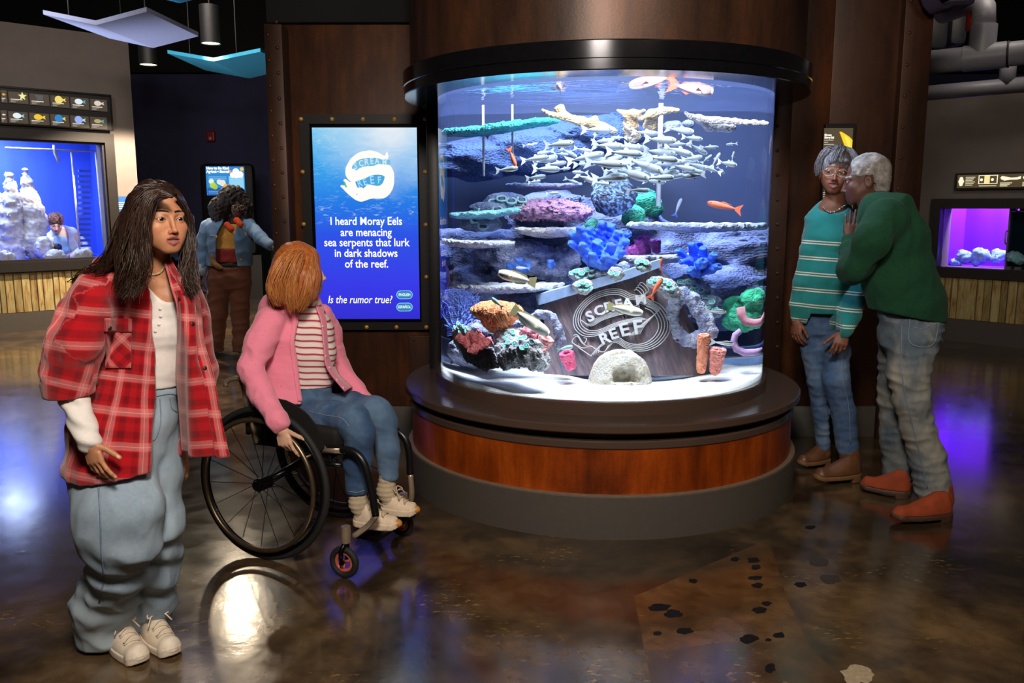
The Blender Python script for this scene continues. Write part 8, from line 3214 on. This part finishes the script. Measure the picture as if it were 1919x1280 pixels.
# ---- woman in denim, behind on the left
Y = 8.35
pC = empty('person')
tag(pC, 'woman with big curly hair, denim jacket and brown trousers standing far behind at left', 'person')
SK_C = (66, 40, 32)
fC = np.array((.42, -.90, -.02))
RC_ = head_frame(fC)
s = .98
oC = at(446, 388, Y - .06) - RC_ @ np.array([0, -.08, 0]) * s
neckC = Limb([(441, 408, Y, 9), (437, 425, Y, 11)])
vh, qh, ch = make_head(oC, RC_, s, .0045, SK_C, (110, 50, 48), (20, 14, 12), (30, 18, 14), fC, neckC.d, pC, ext=neckC.bounds(.01))
HC1 = Hand(at(374, 522, Y - .1), (.05, -.1, -1), (-.8, -.6, 0), -1, curl=(.3, .4, .3))
HC2 = Hand(at(508, 459, Y - .35), (.85, -.25, -.35), (0, -.3, 1), 1, curl=(.1, .2, .2))
vb, qb = core_body([[at(437, 430, Y), at(432, 500, Y), at(430, 520, Y)], [at(430, 432, Y), at(390, 430, Y), at(378, 475, Y), at(374, 522, Y - .1)], [at(440, 430, Y), at(464, 425, Y), at(488, 447, Y - .2), at(508, 459, Y - .35)],
     [at(415, 520, Y), at(405, 590, Y), at(402, 652, Y)], [at(445, 520, Y), at(449, 590, Y), at(452, 652, Y)]],
                   [[.07, .1, .1], [.05, .04, .035, .028], [.05, .04, .035, .028], [.07, .05, .04], [.07, .05, .04]])
v2, q2 = HC1.mesh(.006)
v3, q3 = HC2.mesh(.006)
finish_body(pC, [(vh, qh, ch), (vb, qb, np.tile(lin(SK_C), (len(vb), 1))), (v2, q2, None), (v3, q3, None)][:2] + [(v2, q2, np.tile(lin(SK_C), (len(v2), 1))), (v3, q3, np.tile(lin(SK_C), (len(v3), 1)))])
M_brown = m_cloth('brown_twill', (112, 70, 54), 300, .08)
garm('trousers', [Limb([(432, 496, Y, 37, .62), (430, 522, Y, 40, .65)]), Limb([(411, 525, Y, 21, .9), (407, 590, Y, 17.5, .95), (400, 640, Y, 18.5, 1), (400, 657, Y, 19, 1)]), Limb([(449, 525, Y, 20, .9), (450, 590, Y, 16, .95), (452, 640, Y, 15.5, 1), (453, 657, Y, 16, 1)])],
     M_brown, pC, .03, zpx(493, Y), k=.02, fr=3, fa=.02, dirs=(1, 1, 1.8), h=.011)
M_jkt = m_cloth('mid_denim_jacket', (88, 118, 152), 400, .1, .9, (120, 146, 172), 6)
topC = Limb([(436, 424, Y - .01, 20, .6), (434, 445, Y - .01, 27, .62), (433, 470, Y - .01, 29, .62), (432, 496, Y - .01, 31, .62)])
garm('yellow_top', [topC], m_cloth('mustard_jersey', (206, 150, 74), 300, .1), pC, zpx(467, Y), zpx(420, Y), fa=.006, h=.011)
garm('red_sash', [topC], m_cloth('brick_red_jersey', (136, 48, 46), 300, .1), pC, zpx(491, Y), zpx(466, Y), fa=.01, seed=4, h=.011)
jk = Limb([(436, 420, Y, 26, .7), (430, 432, Y, 44, .6), (430, 460, Y, 42, .72), (430, 497, Y, 42, .75)])
def cutC(P, d):
 e = np.maximum(d, -(d + .03))
 x0 = np.interp(P[:, 2], [zpx(497, Y), zpx(440, Y), zpx(418, Y)], [at(413, 497, Y)[0], at(415, 440, Y)[0], at(424, 418, Y)[0]])
 x1 = np.interp(P[:, 2], [zpx(497, Y), zpx(440, Y), zpx(418, Y)], [at(452, 497, Y)[0], at(446, 440, Y)[0], at(452, 418, Y)[0]])
 return np.maximum(e, -np.maximum(np.maximum(x0 - P[:, 0], P[:, 0] - x1), P[:, 1] - Y))
jo = garm('denim_jacket', [jk], M_jkt, pC, zpx(498, Y), None, fr=3.5, fa=.02, h=.010, extra=cutC)
garm('sleeve', [Limb([(390, 426, Y, 13.5), (380, 465, Y, 15), (375, 500, Y - .06, 12)])], M_jkt, pC, None, None, fr=4, fa=.02, h=.010)
garm('sleeve', [Limb([(466, 422, Y, 13), (488, 446, Y - .2, 11.5), (506, 460, Y - .34, 9)])], M_jkt, pC, None, None, fr=4, fa=.018, h=.010)
garm('cuff', [Limb([(375, 500, Y - .06, 13), (374.5, 507, Y - .07, 12.5)])], m_cloth('pale_denim_cuff', (150, 168, 184), 400, .1), pC, fa=.004, h=.009)
seam('pocket', jo, [(393, 441), (403, 443), (410, 441)], .007, M_stitch, jo)
seam('pocket', jo, [(456, 439), (464, 442), (471, 438)], .007, M_stitch, jo)
buttons(jo, [(405, 444), (462, 438), (452, 487)], .012, M_brass, jo)
for k, (x, y, c) in enumerate(((429, 425, (190, 70, 40)), (447, 416, (216, 78, 40)))):
 garm('scarf', [Limb([(x - 3, y - 3, Y - .1, 6), (x + 4, y + 5, Y - .12, 5)])], m_cloth('orange_scarf_%d' % k, c, 300), pC, fa=.01, h=.008)
garm('tool_belt', [Limb([(397, 478, Y - .16, 2.5), (399, 492, Y - .18, 4), (408, 499, Y - .2, 4), (416, 502, Y - .22, 3)])], m_cloth('tan_leather', (120, 84, 44), 120, .3), pC, fa=.02, h=.009)
garm('belt', [Limb([(432, 495, Y, 37.5, .64), (432, 500, Y, 38, .64)])], M_bfab, pC, zpx(500, Y), zpx(493, Y), fa=.0, h=.010)
M_wsneak = simple('white_sneaker', (206, 200, 196), .6)
for a, c in (((398, 656), (388, 661)), ((452, 656), (464, 663))):
 simple_shoe(pC, on_floor(a[0], a[1], .02), on_floor(c[0], c[1], .02), (0, 0, 1), .05, .09, (M_wsneak, M_wsneak), h=.009)
M_blackhair = m_hair('black_curly_hair', (10, 7, 7), (34, 22, 20), (60, 60, 60), .85)
afro = Limb([(430, 372, Y + .03, 22), (412, 392, Y, 19), (410, 410, Y - .04, 13)], k=.04)
afro2 = Limb([(440, 370, Y + .04, 22), (460, 390, Y + .02, 12), (466, 404, Y, 7)], k=.04)
def afroC(P):
 q = ((P - V3(*oC)) @ RC_.astype(F32)) / F32(s)
 d = smin(afro.d(P), afro2.d(P), .05)
 d = smin(d, sd_ell(q, (0, .03, .05), (.10, .11, .10)), .03)
 d = smax(d, -sd_ell(q, (0, -.12, -.03), (.058, .09, .09)), .012)
 return d + .03 * (cellnoise(P, 28, 3) - .45) + .012 * wob(P, 14, 6, 2)
lo, hi = merge_bounds(afro.bounds(), afro2.bounds(), (oC - .16, oC + .16))
hC = sdf_obj('hair', afroC, lo, hi, .008, M_blackhair, pC)
b = MB()
for sx in (-1, 1):
 cc = oC + RC_ @ (np.array([sx * .034, -.098, -.002]) * s)
 b.tube([cc + RC_ @ (np.array([.024 * math.cos(a), 0, .020 * math.sin(a)])) for a in [2 * math.pi * i / 20 for i in range(20)]], .0025, 5, closed=True)
b.tube([oC + RC_ @ np.array([-.01, -.1, .0]), oC + RC_ @ np.array([.01, -.1, .0])], .0025, 5)
b.build('glasses', M_steel, pC, True)
settle(pC, on_floor(425, 660))
# ---- older woman in the teal jumper
Y = 4.55
pD = empty('person')
tag(pD, 'older woman with short grey hair, glasses and a teal striped jumper', 'person')
SK_D = (128, 82, 62)
fD = np.array((-.34, -.93, .02))
RD_ = head_frame(fD, (.10, 0, 1))
s = .98
oD = at(1566, 323, Y - .07) - RD_ @ np.array([0, -.08, 0]) * s
neckD = Limb([(1566, 358, Y, 18), (1563, 385, Y + .01, 19), (1563, 400, Y + .02, 26)])
chD = Limb([(1563, 395, Y + .02, 34, .7), (1560, 420, Y + .02, 40, .6)])
vh, qh, ch = make_head(oD, RD_, s, .003, SK_D, (124, 60, 56), (70, 60, 56), (40, 24, 18), (-.5, -.8, .12), lambda P: smin(neckD.d(P), chD.d(P), .02), pD, mouth=2.0, smile=1.3, ext=merge_bounds(neckD.bounds(.01), chD.bounds(.01)))
wD1, wD2 = at(1491, 598, Y - .02), at(1582, 618, Y - .20)
HD1 = Hand(wD1, (.05, -.12, -1), (-.85, -.5, 0), -1, curl=(.35, .4, .3), s=.92)
HD2 = Hand(wD2, (-.32, -.3, -.88), (-.2, -.95, .1), 1, spread=.08, s=.95, fcurl=[(.3, .5, .3), (.45, .6, .4), (.55, .7, .4), (.6, .7, .4)], thumb=(.7, .1))
vb, qb = core_body([[at(1563, 405, Y), at(1540, 560, Y), at(1540, 590, Y)], [at(1560, 415, Y), at(1528, 425, Y), at(1506, 520, Y), wD1], [at(1570, 415, Y), at(1604, 430, Y), at(1612, 530, Y - .05), wD2],
     [at(1515, 600, Y + .04), at(1531, 715, Y + .03), at(1547, 835, Y + .08)], [at(1560, 600, Y), at(1568, 712, Y - .05), at(1588, 840, Y)]],
                   [[.06, .06, .045], [.04, .03, .025, .02], [.04, .03, .025, .02], [.045, .03, .022], [.045, .03, .022]])
hs = []
for H_ in (HD1, HD2):
 v_, q_ = H_.mesh(.0036)
 hs.append((v_, q_, nail_col(H_, v_, SK_D, (150, 100, 84))))
finish_body(pD, [(vh, qh, ch), (vb, qb, np.tile(lin(SK_D), (len(vb), 1)))] + hs)
M_denim_b = m_cloth('washed_blue_denim', (74, 100, 140), 900, .09, .9, (122, 144, 172), 5)
jD = garm('jeans', [Limb([(1530, 580, Y + .02, 37, .75), (1540, 610, Y + .02, 42, .75)]), Limb([(1516, 610, Y + .03, 22, 1.1), (1524, 660, Y + .03, 20, 1.1), (1531, 715, Y + .02, 16.5, 1.1), (1537, 770, Y + .06, 14.5, 1.1), (1543, 834, Y + .1, 12, 1.2)]),
     Limb([(1561, 610, Y, 31, .85), (1564, 660, Y - .02, 27, .95), (1566, 712, Y - .05, 24, 1), (1580, 770, Y - .02, 21, 1), (1588, 838, Y, 20, .95)])], M_denim_b, pD, None, zpx(558, Y), k=.012, fr=6, fa=.010, dirs=(1, 1, 2), h=.007)
seam('seam', jD, [(1582, 640), (1578, 700), (1590, 760), (1594, 832)], .0025, M_stitch, jD)
def m_teal():
 t = NT('teal_striped_knit')
 v = t.sep(t.attr('cloth', 'Vector'))
 f = t.math('FRACT', t.math('DIVIDE', v[1], .083))
 on, off = (1, 1, 1, 1), (0, 0, 0, 1)
 w = t.ramp(f, [(0, off), (.30, on), (.37, off), (.45, on), (.52, off)], 'CONSTANT')
 w = t.math('MULTIPLY', w, t.math('LESS_THAN', v[2], .5))
 t.set(t.mix(w, s2l((38, 134, 134)), s2l((226, 220, 205))), .92, 0, .2)
 r = t.math('SINE', t.math('MULTIPLY', v[0], 620))
 t.bump(t.math('ADD', r, t.noise(t.pos(), 500, 2)), .35, .002)
 t.bsdf.inputs['Sheen Weight'].default_value = .3
 return t.m
bodD = Limb([(1562, 396, Y + .02, 32, .8), (1560, 412, Y + .02, 46, .62), (1556, 450, Y + .01, 48, .75), (1550, 520, Y, 50, .82), (1540, 570, Y, 49, .85), (1538, 586, Y, 48, .85)], k=.03)
slD = Limb([(1532, 420, Y, 18), (1518, 470, Y - .01, 18), (1503, 530, Y - .02, 16), (1494, 572, Y - .02, 13), (1490, 594, Y - .02, 8.5)])
slD2 = Limb([(1596, 425, Y, 20), (1606, 480, Y - .02, 21), (1608, 540, Y - .06, 22), (1592, 590, Y - .16, 20), (1580, 616, Y - .2, 19)])
def uvD(P):
 o_ = limb_uvf([bodD, slD, slD2])(P)
 z0 = zpx(583, Y)
 b1 = bodD.d(P)
 b2 = np.minimum(slD.d(P), slD2.d(P))
 body = b1 < b2
 o_[:, 1] = P[:, 2] - z0 + .06 * (P[:, 0] - at(1540, 500, Y)[0])
 o_[:, 2] = np.where(P[:, 2] > zpx(434, Y), 1, 0)
 return o_
def cutD(P, d):
 return np.maximum(d, (zpx(396, Y) + .6 * np.abs(P[:, 0] - at(1563, 400, Y)[0]) ** 1.5 - P[:, 2]) * -1 - .012)
lo, hi = merge_bounds(bodD.bounds(), slD.bounds(), slD2.bounds())
def fnD(P):
 d = union([bodD.d(P), slD.d(P), slD2.d(P)], .012) + folds(P, (1.5, 1.5, .7), 4, .009, 5) + .0015 * wob(P, 20, 3, 2)
 d = np.maximum(d, zpx(584, Y) - P[:, 2] + np.where(P[:, 0] < at(1508, 580, Y)[0], -.06, 0) + np.where(P[:, 0] > at(1560, 580, Y - .1)[0], -.25, 0))
 nk = sd_ell(P, at(1563, 388, Y - .06), (.072, .11, .032))
 return smax(d, -nk, .008)
swD = sdf_obj('striped_jumper', fnD, lo, hi, .006, m_teal(), pD, uvf=uvD)
M_boot = simple('brown_leather', (104, 66, 40), .45, var=.2, scale=20)
M_sole = simple('tan_sole', (120, 84, 54), .6)
boot(pD, (on_floor(1610, 884, .045), on_floor(1526, 893, .045)), [(1591, 842, Y, 19), (1594, 872, Y - .02, 19)], .05, .10, (M_boot, M_sole))
boot(pD, (on_floor(1552, 856, .045), on_floor(1496, 866, .045)), [(1543, 832, Y + .1, 11), (1545, 850, Y + .1, 12)], .045, .09, (M_boot, M_sole))
# hair, glasses, necklace, bracelet
M_grey = m_hair('grey_hair', (52, 50, 58), (150, 146, 150), (120, 120, 30), .5)
def hairD(P):
 q = ((P - V3(*oD)) @ RD_.astype(F32)) / F32(s)
 d = sd_ell(q, (0, .018, .044), (.080, .100, .087))
 d = smin(d, sd_ell(q, (0, .05, -.005), (.074, .064, .075)), .03)
 fr_ = sd_ell(q, (.01, -.070, .062), (.054, .028, .024))
 d = smin(d, fr_, .02)
 d = smax(d, -(sd_ell(q, (0, -.115, -.036), (.068, .087, .098)) + .010 * wob(P, 30, 9, 2)), .006)
 d = smax(d, np.minimum(-(q[:, 2] + .004), .03 - q[:, 1] + .0 * q[:, 0]), .01)
 return d + .007 * wob(P * V3(1, 1, .45), 24, 5, 3)
hD = sdf_obj('hair', hairD, oD - .16, oD + .16, .0045, M_grey, pD)
mb = MB()
g = [([oD + RD_ @ np.array(p) for p in pts], sp) for pts, sp in (
 ([(.01, -.02, .13), (0, -.07, .115), (-.01, -.092, .082), (-.012, -.097, .062)], [.03, .045, .05, .05]),
 ([(.0, .0, .135), (-.06, -.03, .11), (-.088, -.02, .05), (-.088, -.01, -.01)], [.02, .03, .03, .025]),
 ([(.0, .0, .135), (.06, -.03, .11), (.088, -.02, .05), (.088, -.01, .0)], [.02, .03, .03, .025]))]
strands(mb, g, 260, .7, .0018, 7, 8, 4, .3, .004, 5)
mb.build('hair_strands', M_grey, hD, True)
b = MB()
for sx in (-1, 1):
 cc = np.array([sx * .034, -.097, -.004])
 b.tube([oD + RD_ @ (cc + np.array([.025 * math.cos(a) * (1 + .1 * abs(math.cos(a))), .004 * math.cos(a) ** 2, .0185 * math.sin(a)])) * 1.0 for a in [2 * math.pi * i / 24 for i in range(24)]], .0016, 6, closed=True)
 b.tube([oD + RD_ @ np.array([sx * .060, -.092, 0.0]), oD + RD_ @ np.array([sx * .078, -.04, 0.0]), oD + RD_ @ np.array([sx * .08, .02, -.002])], .0016, 5)
b.tube([oD + RD_ @ np.array([-.009, -.099, -.002]), oD + RD_ @ np.array([.009, -.099, -.002])], .0016, 5)
b.build('glasses', M_steel, pD, True)
cols = [(40, 150, 150), (150, 60, 90), (210, 190, 160), (60, 60, 80)]
for i, (x, y) in enumerate(spline([(1543, 389), (1548, 395), (1556, 398), (1566, 396), (1578, 389), (1588, 381)], 26)):
 b = MB()
 dd, t0 = ray(x, y), 4.2
 for q in range(120):
  p_ = np.array([0, 0, CAM_H]) + dd * ((t0 + q * .004) / dd[1])
  if min(smin(neckD.d(p_[None].astype(F32)), chD.d(p_[None].astype(F32)), .02)[0], fnD(p_[None].astype(F32))[0]) < .005:
   break
 b.ball(p_, .0055, 6, 4)
 b.build('necklace_bead', EM_ if False else simple('bead_%d' % (i % 4), cols[i % 4], .35), pD, True)
b = MB()
b.tube([wD2 + np.array([.034 * math.cos(a), .03 * math.sin(a), .012 + .012 * math.cos(a)]) for a in [2 * math.pi * i / 20 for i in range(20)]], .006, 6, closed=True)
b.build('bracelet', simple('turquoise_beads', (40, 110, 140), .4), pD, True)
settle(pD, on_floor(1555, 880))
# ---- man in the green jumper
Y = 4.12
pE = empty('person')
tag(pE, 'grey haired man in a dark green jumper leaning to whisper to the woman', 'person')
SK_E = (98, 64, 54)
fE = np.array((-.93, .34, -.12))
RE_ = head_frame(fE, (.12, 0, 1))
s = 1.0
oE = at(1621, 339, Y + .12)
neckE = Limb([(1624, 365, Y + .12, 21), (1640, 392, Y + .06, 25), (1655, 405, Y + .02, 30)])
vh, qh, ch = make_head(oE, RE_, s, .0034, SK_E, (92, 52, 48), (150, 146, 142), (30, 20, 16), fE, neckE.d, pE, male=1.0, ext=neckE.bounds(.01))
wE = at(1590, 452, Y + .22)
HE = Hand(wE, (.15, .1, .98), (-.15, -.9, .1), 1, curl=(.08, .12, .1), spread=.10, s=.95, thumb=(.5, .1))
kneeE, kneeE2 = at(1706, 745, Y - .05), at(1674, 760, Y + .22)
vb, qb = core_body([[at(1650, 400, Y), at(1690, 500, Y), at(1705, 600, Y)], [at(1660, 415, Y - .08), at(1640, 430, Y - .14), at(1596, 508, Y - .02), wE], [at(1705, 620, Y - .04), kneeE, at(1748, 915, Y)], [at(1690, 620, Y + .12), kneeE2, at(1685, 900, Y + .26)]],
                   [[.06, .10, .10], [.04, .03, .025, .02], [.06, .04, .03], [.05, .04, .03]])
v_, q_ = HE.mesh(.0036)
finish_body(pE, [(vh, qh, ch), (vb, qb, np.tile(lin(SK_E), (len(vb), 1))), (v_, q_, nail_col(HE, v_, SK_E, (140, 96, 84)))])
M_green = m_cloth('dark_green_knit', (26, 70, 48), 420, .15, .92)
garm('green_jumper', [Limb([(1642, 388, Y + .05, 27, 1.0), (1662, 405, Y + .02, 52, .8), (1672, 450, Y, 64, .85), (1684, 520, Y, 62, .9), (1700, 570, Y, 64, .85), (1706, 598, Y, 63, .82)], k=.04),
                      Limb([(1662, 412, Y - .08, 40), (1635, 450, Y - .14, 34), (1604, 500, Y - .08, 27), (1596, 506, Y - .02, 25), (1592, 470, Y + .14, 16), (1590, 450, Y + .22, 13)], k=.03)],
     M_green, pE, None, None, k=.02, fr=4.2, fa=.014, dirs=(1.3, 1.3, .9), seed=6, h=.007, extra=lambda P, d: np.maximum(d, at(1700, 592, Y)[2] - .19 * (at(1700, 592, Y)[0] - P[:, 0]) * -1 - P[:, 2]))
M_denim_w = m_cloth('faded_denim', (92, 106, 120), 900, .1, .9, (188, 182, 166), 3.5)
jE = garm('jeans', [Limb([(1708, 585, Y, 60, .8), (1706, 630, Y, 57, .85)]), Limb([(1712, 640, Y - .05, 46, .95), (1702, 700, Y - .06, 36, 1), (1708, 745, Y - .06, 31, 1), (1720, 800, Y - .03, 29, 1), (1738, 860, Y, 31, .95), (1749, 916, Y, 33, .9)], k=.03),
     Limb([(1680, 650, Y + .12, 32, 1), (1673, 740, Y + .22, 26, 1), (1679, 820, Y + .24, 26, 1), (1685, 900, Y + .26, 27, 1)], k=.03)], M_denim_w, pE, None, None, k=.012, fr=4.5, fa=.016, dirs=(1, 1, 1.9), seed=8, h=.007,
          extra=lambda P, d: np.maximum(d, np.where(P[:, 0] > at(1714, 900, Y + .1)[0], at(1749, 924, Y)[2], at(1685, 904, Y + .26)[2]) - P[:, 2]))
seam('pocket_seam', jE, [(1706, 596), (1704, 640), (1734, 651), (1752, 640), (1760, 600)], .003, M_stitch, jE)
seam('pocket_hem', jE, [(1706, 612), (1730, 616), (1756, 606)], .0025, M_stitch, jE)
seam('seam', jE, [(1690, 610), (1690, 700), (1706, 780), (1726, 860), (1738, 915)], .003, M_stitch, jE)
garm('belt', [Limb([(1708, 582, Y, 61, .82), (1708, 588, Y, 61, .82)])], M_bfab, pE, None, None, fa=0, h=.007, extra=lambda P, d: np.maximum(d, np.abs(P[:, 2] - at(1740, 584, Y)[2]) - .022))
M_suede = simple('rust_suede', (150, 62, 28), .9, var=.2, scale=16)
M_dsole = simple('dark_sole', (74, 50, 36), .6)
for hx, hy, tx, ty, Lb in ((1782, 957, 1672, 966, [(1757, 915, Y, 26), (1762, 945, Y - .02, 25)]), (1706, 920, 1612, 906, [(1688, 898, Y + .26, 22), (1694, 915, Y + .25, 21)])):
 u_ = boot(pE, (on_floor(hx, hy, .04), on_floor(tx, ty, .04)), Lb, .047, .10, (M_suede, M_dsole))
 L_ = Limb([(Lb[0][0] + 4, Lb[0][1] + 8, Lb[0][2] - .05, 9), (Lb[1][0], Lb[1][1] + 3, Lb[1][2] - .055, 6)])
def m_short():
 t = NT('short_grey_hair')
 n = t.noise(t.pos(), 26, 4, .7)
 t.set(t.ramp(n, [(.3, s2l((92, 86, 84))), (.7, s2l((186, 180, 176)))]), .9)
 t.bump(t.noise(t.pos(), 420, 3), .8, .004)
 return t.m
def hairE(P):
 q = (P - V3(*oE)) @ RE_.astype(F32)
 d = sd_ell(q, (0, .020, .042), (.084, .104, .092))
 d = smin(d, sd_ell(q, (0, .066, -.022), (.068, .048, .07)), .03)
 hl = np.maximum(-(q[:, 1] + .050 + .3 * (q[:, 2] - .06)), -(q[:, 2] + .02 - np.clip(q[:, 1], -.1, .05) * -.5))
 d = smax(d, -(q[:, 1] + .058 - .5 * np.minimum(q[:, 2] - .05, 0)), .006)
 d = smax(d, -(q[:, 2] - np.where(q[:, 1] < .035, .018, -.085)), .01)
 return d + .004 * (cellnoise(P, 85, 4) - .4) + .003 * wob(P, 30, 2, 2)
sdf_obj('hair', hairE, oE - .16, oE + .16, .0042, m_short(), pE)
def beardE(P):
 q = (P - V3(*oE)) @ RE_.astype(F32)
 d = face_sdf(q, male=1.0, ears=False) - .004
 reg = np.maximum(q[:, 2] + .052 + .2 * q[:, 1], q[:, 1] - .0)
 return smax(d, reg, .006) + .002 * (cellnoise(P, 120, 4) - .4)
settle(pE, on_floor(1700, 930))
# ---- keeper seen through the blue window tank
pF = empty('person')
tag(pF, 'curly haired man in a white shirt leaning at work behind the blue wall tank', 'person')
DF = 1.05
YL = lambda x, y, d=DF: on_plane(x, y, WL.o + WL.n * d, WL.n)[1]
SK_F = (214, 176, 160)
fF = np.array((.45, -.82, -.42))
RF_ = head_frame(fF)
oF = at(105, 424, YL(105, 424, DF - .12)) - RF_ @ np.array([0, -.08, 0])
Lm = lambda pts: Limb([(x, y, YL(x, y, DF + dd), r, q_) for x, y, r, dd, q_ in pts], k=.03)
nkF = Lm([(107, 428, 8, 0, 1), (113, 440, 9, .05, 1)])
vh, qh, ch = make_head(oF, RF_, 1.0, .0055, SK_F, (176, 100, 96), (60, 40, 36), (60, 40, 30), fF, nkF.d, pF, male=.6, ext=nkF.bounds(.01))
wF = at(120, 484, YL(120, 484, DF - .4))
HF = Hand(wF, (-.8, -.5, .0), (0, .2, 1), 1, curl=(.3, .4, .3))
v_, q_ = HF.mesh(.007)
torF = Lm([(116, 438, 22, .08, .7), (118, 460, 26, .1, .75), (122, 490, 27, .12, .8)])
vb, qb = core_body([[at(116, 440, YL(116, 440)), at(120, 480, YL(120, 480))], [at(140, 440, YL(140, 440)), at(158, 468, YL(158, 468, DF - .1)), wF]], [[.08, .1], [.05, .04, .03]])
finish_body(pF, [(vh, qh, ch), (vb, qb, np.tile(lin(SK_F), (len(vb), 1))), (v_, q_, np.tile(lin(SK_F), (len(v_), 1)))])
M_wsh = m_cloth('white_shirt', (226, 230, 232), 300, .05)
garm('shirt', [torF, Lm([(134, 438, 12, .05, 1), (150, 456, 11, 0, 1), (160, 468, 9.5, -.1, 1), (148, 474, 8, -.2, 1)]), Lm([(98, 442, 9, .05, 1), (84, 462, 9, 0, 1), (86, 478, 7, -.2, 1)])], M_wsh, pF, None, None, fr=3, fa=.02, h=.011)
garm('vest', [Lm([(110, 446, 15, -.02, .5), (114, 470, 18, -.02, .5), (116, 490, 19, 0, .5)])], m_cloth('pale_blue_vest', (150, 186, 220), 300, .06), pF, fr=3, fa=.01, h=.011)
def hairF(P):
 q = (P - V3(*oF)) @ RF_.astype(F32)
 d = smax(sd_ell(q, (0, .015, .05), (.095, .11, .095)), -sd_ell(q, (0, -.115, -.05), (.066, .09, .095)), .01)
 return d + .03 * (cellnoise(P, 34, 3) - .4)
sdf_obj('hair', hairF, oF - .17, oF + .17, .007, m_hair('brown_curls', (58, 36, 34), (104, 70, 62), (60, 60, 60), .6), pF)
settle(pF, WL.P(WL.px(120, 480)[0], DF, wz0))
for x, y, r, c, nm, lab in ((107, 464, 6.5, (40, 26, 70), 'dark_bowl', 'small dark purple bowl in front of the man in the tank window'), (105, 474, 5, (200, 70, 80), 'red_sponge', 'small red sponge below the dark bowl in the tank window'), (98, 462, 2.5, (230, 210, 90), 'yellow_sponge', 'tiny yellow sponge left of the dark bowl in the tank window')):
 wall_rock(WL, nm, [(x, y, r, .55), (x + r * .4, y + .5, r * .8, .55)], lab, 30, simple(nm, c, .6), 'sponge' if 'sp' in nm else 'bowl', .01, 20, h=.008)
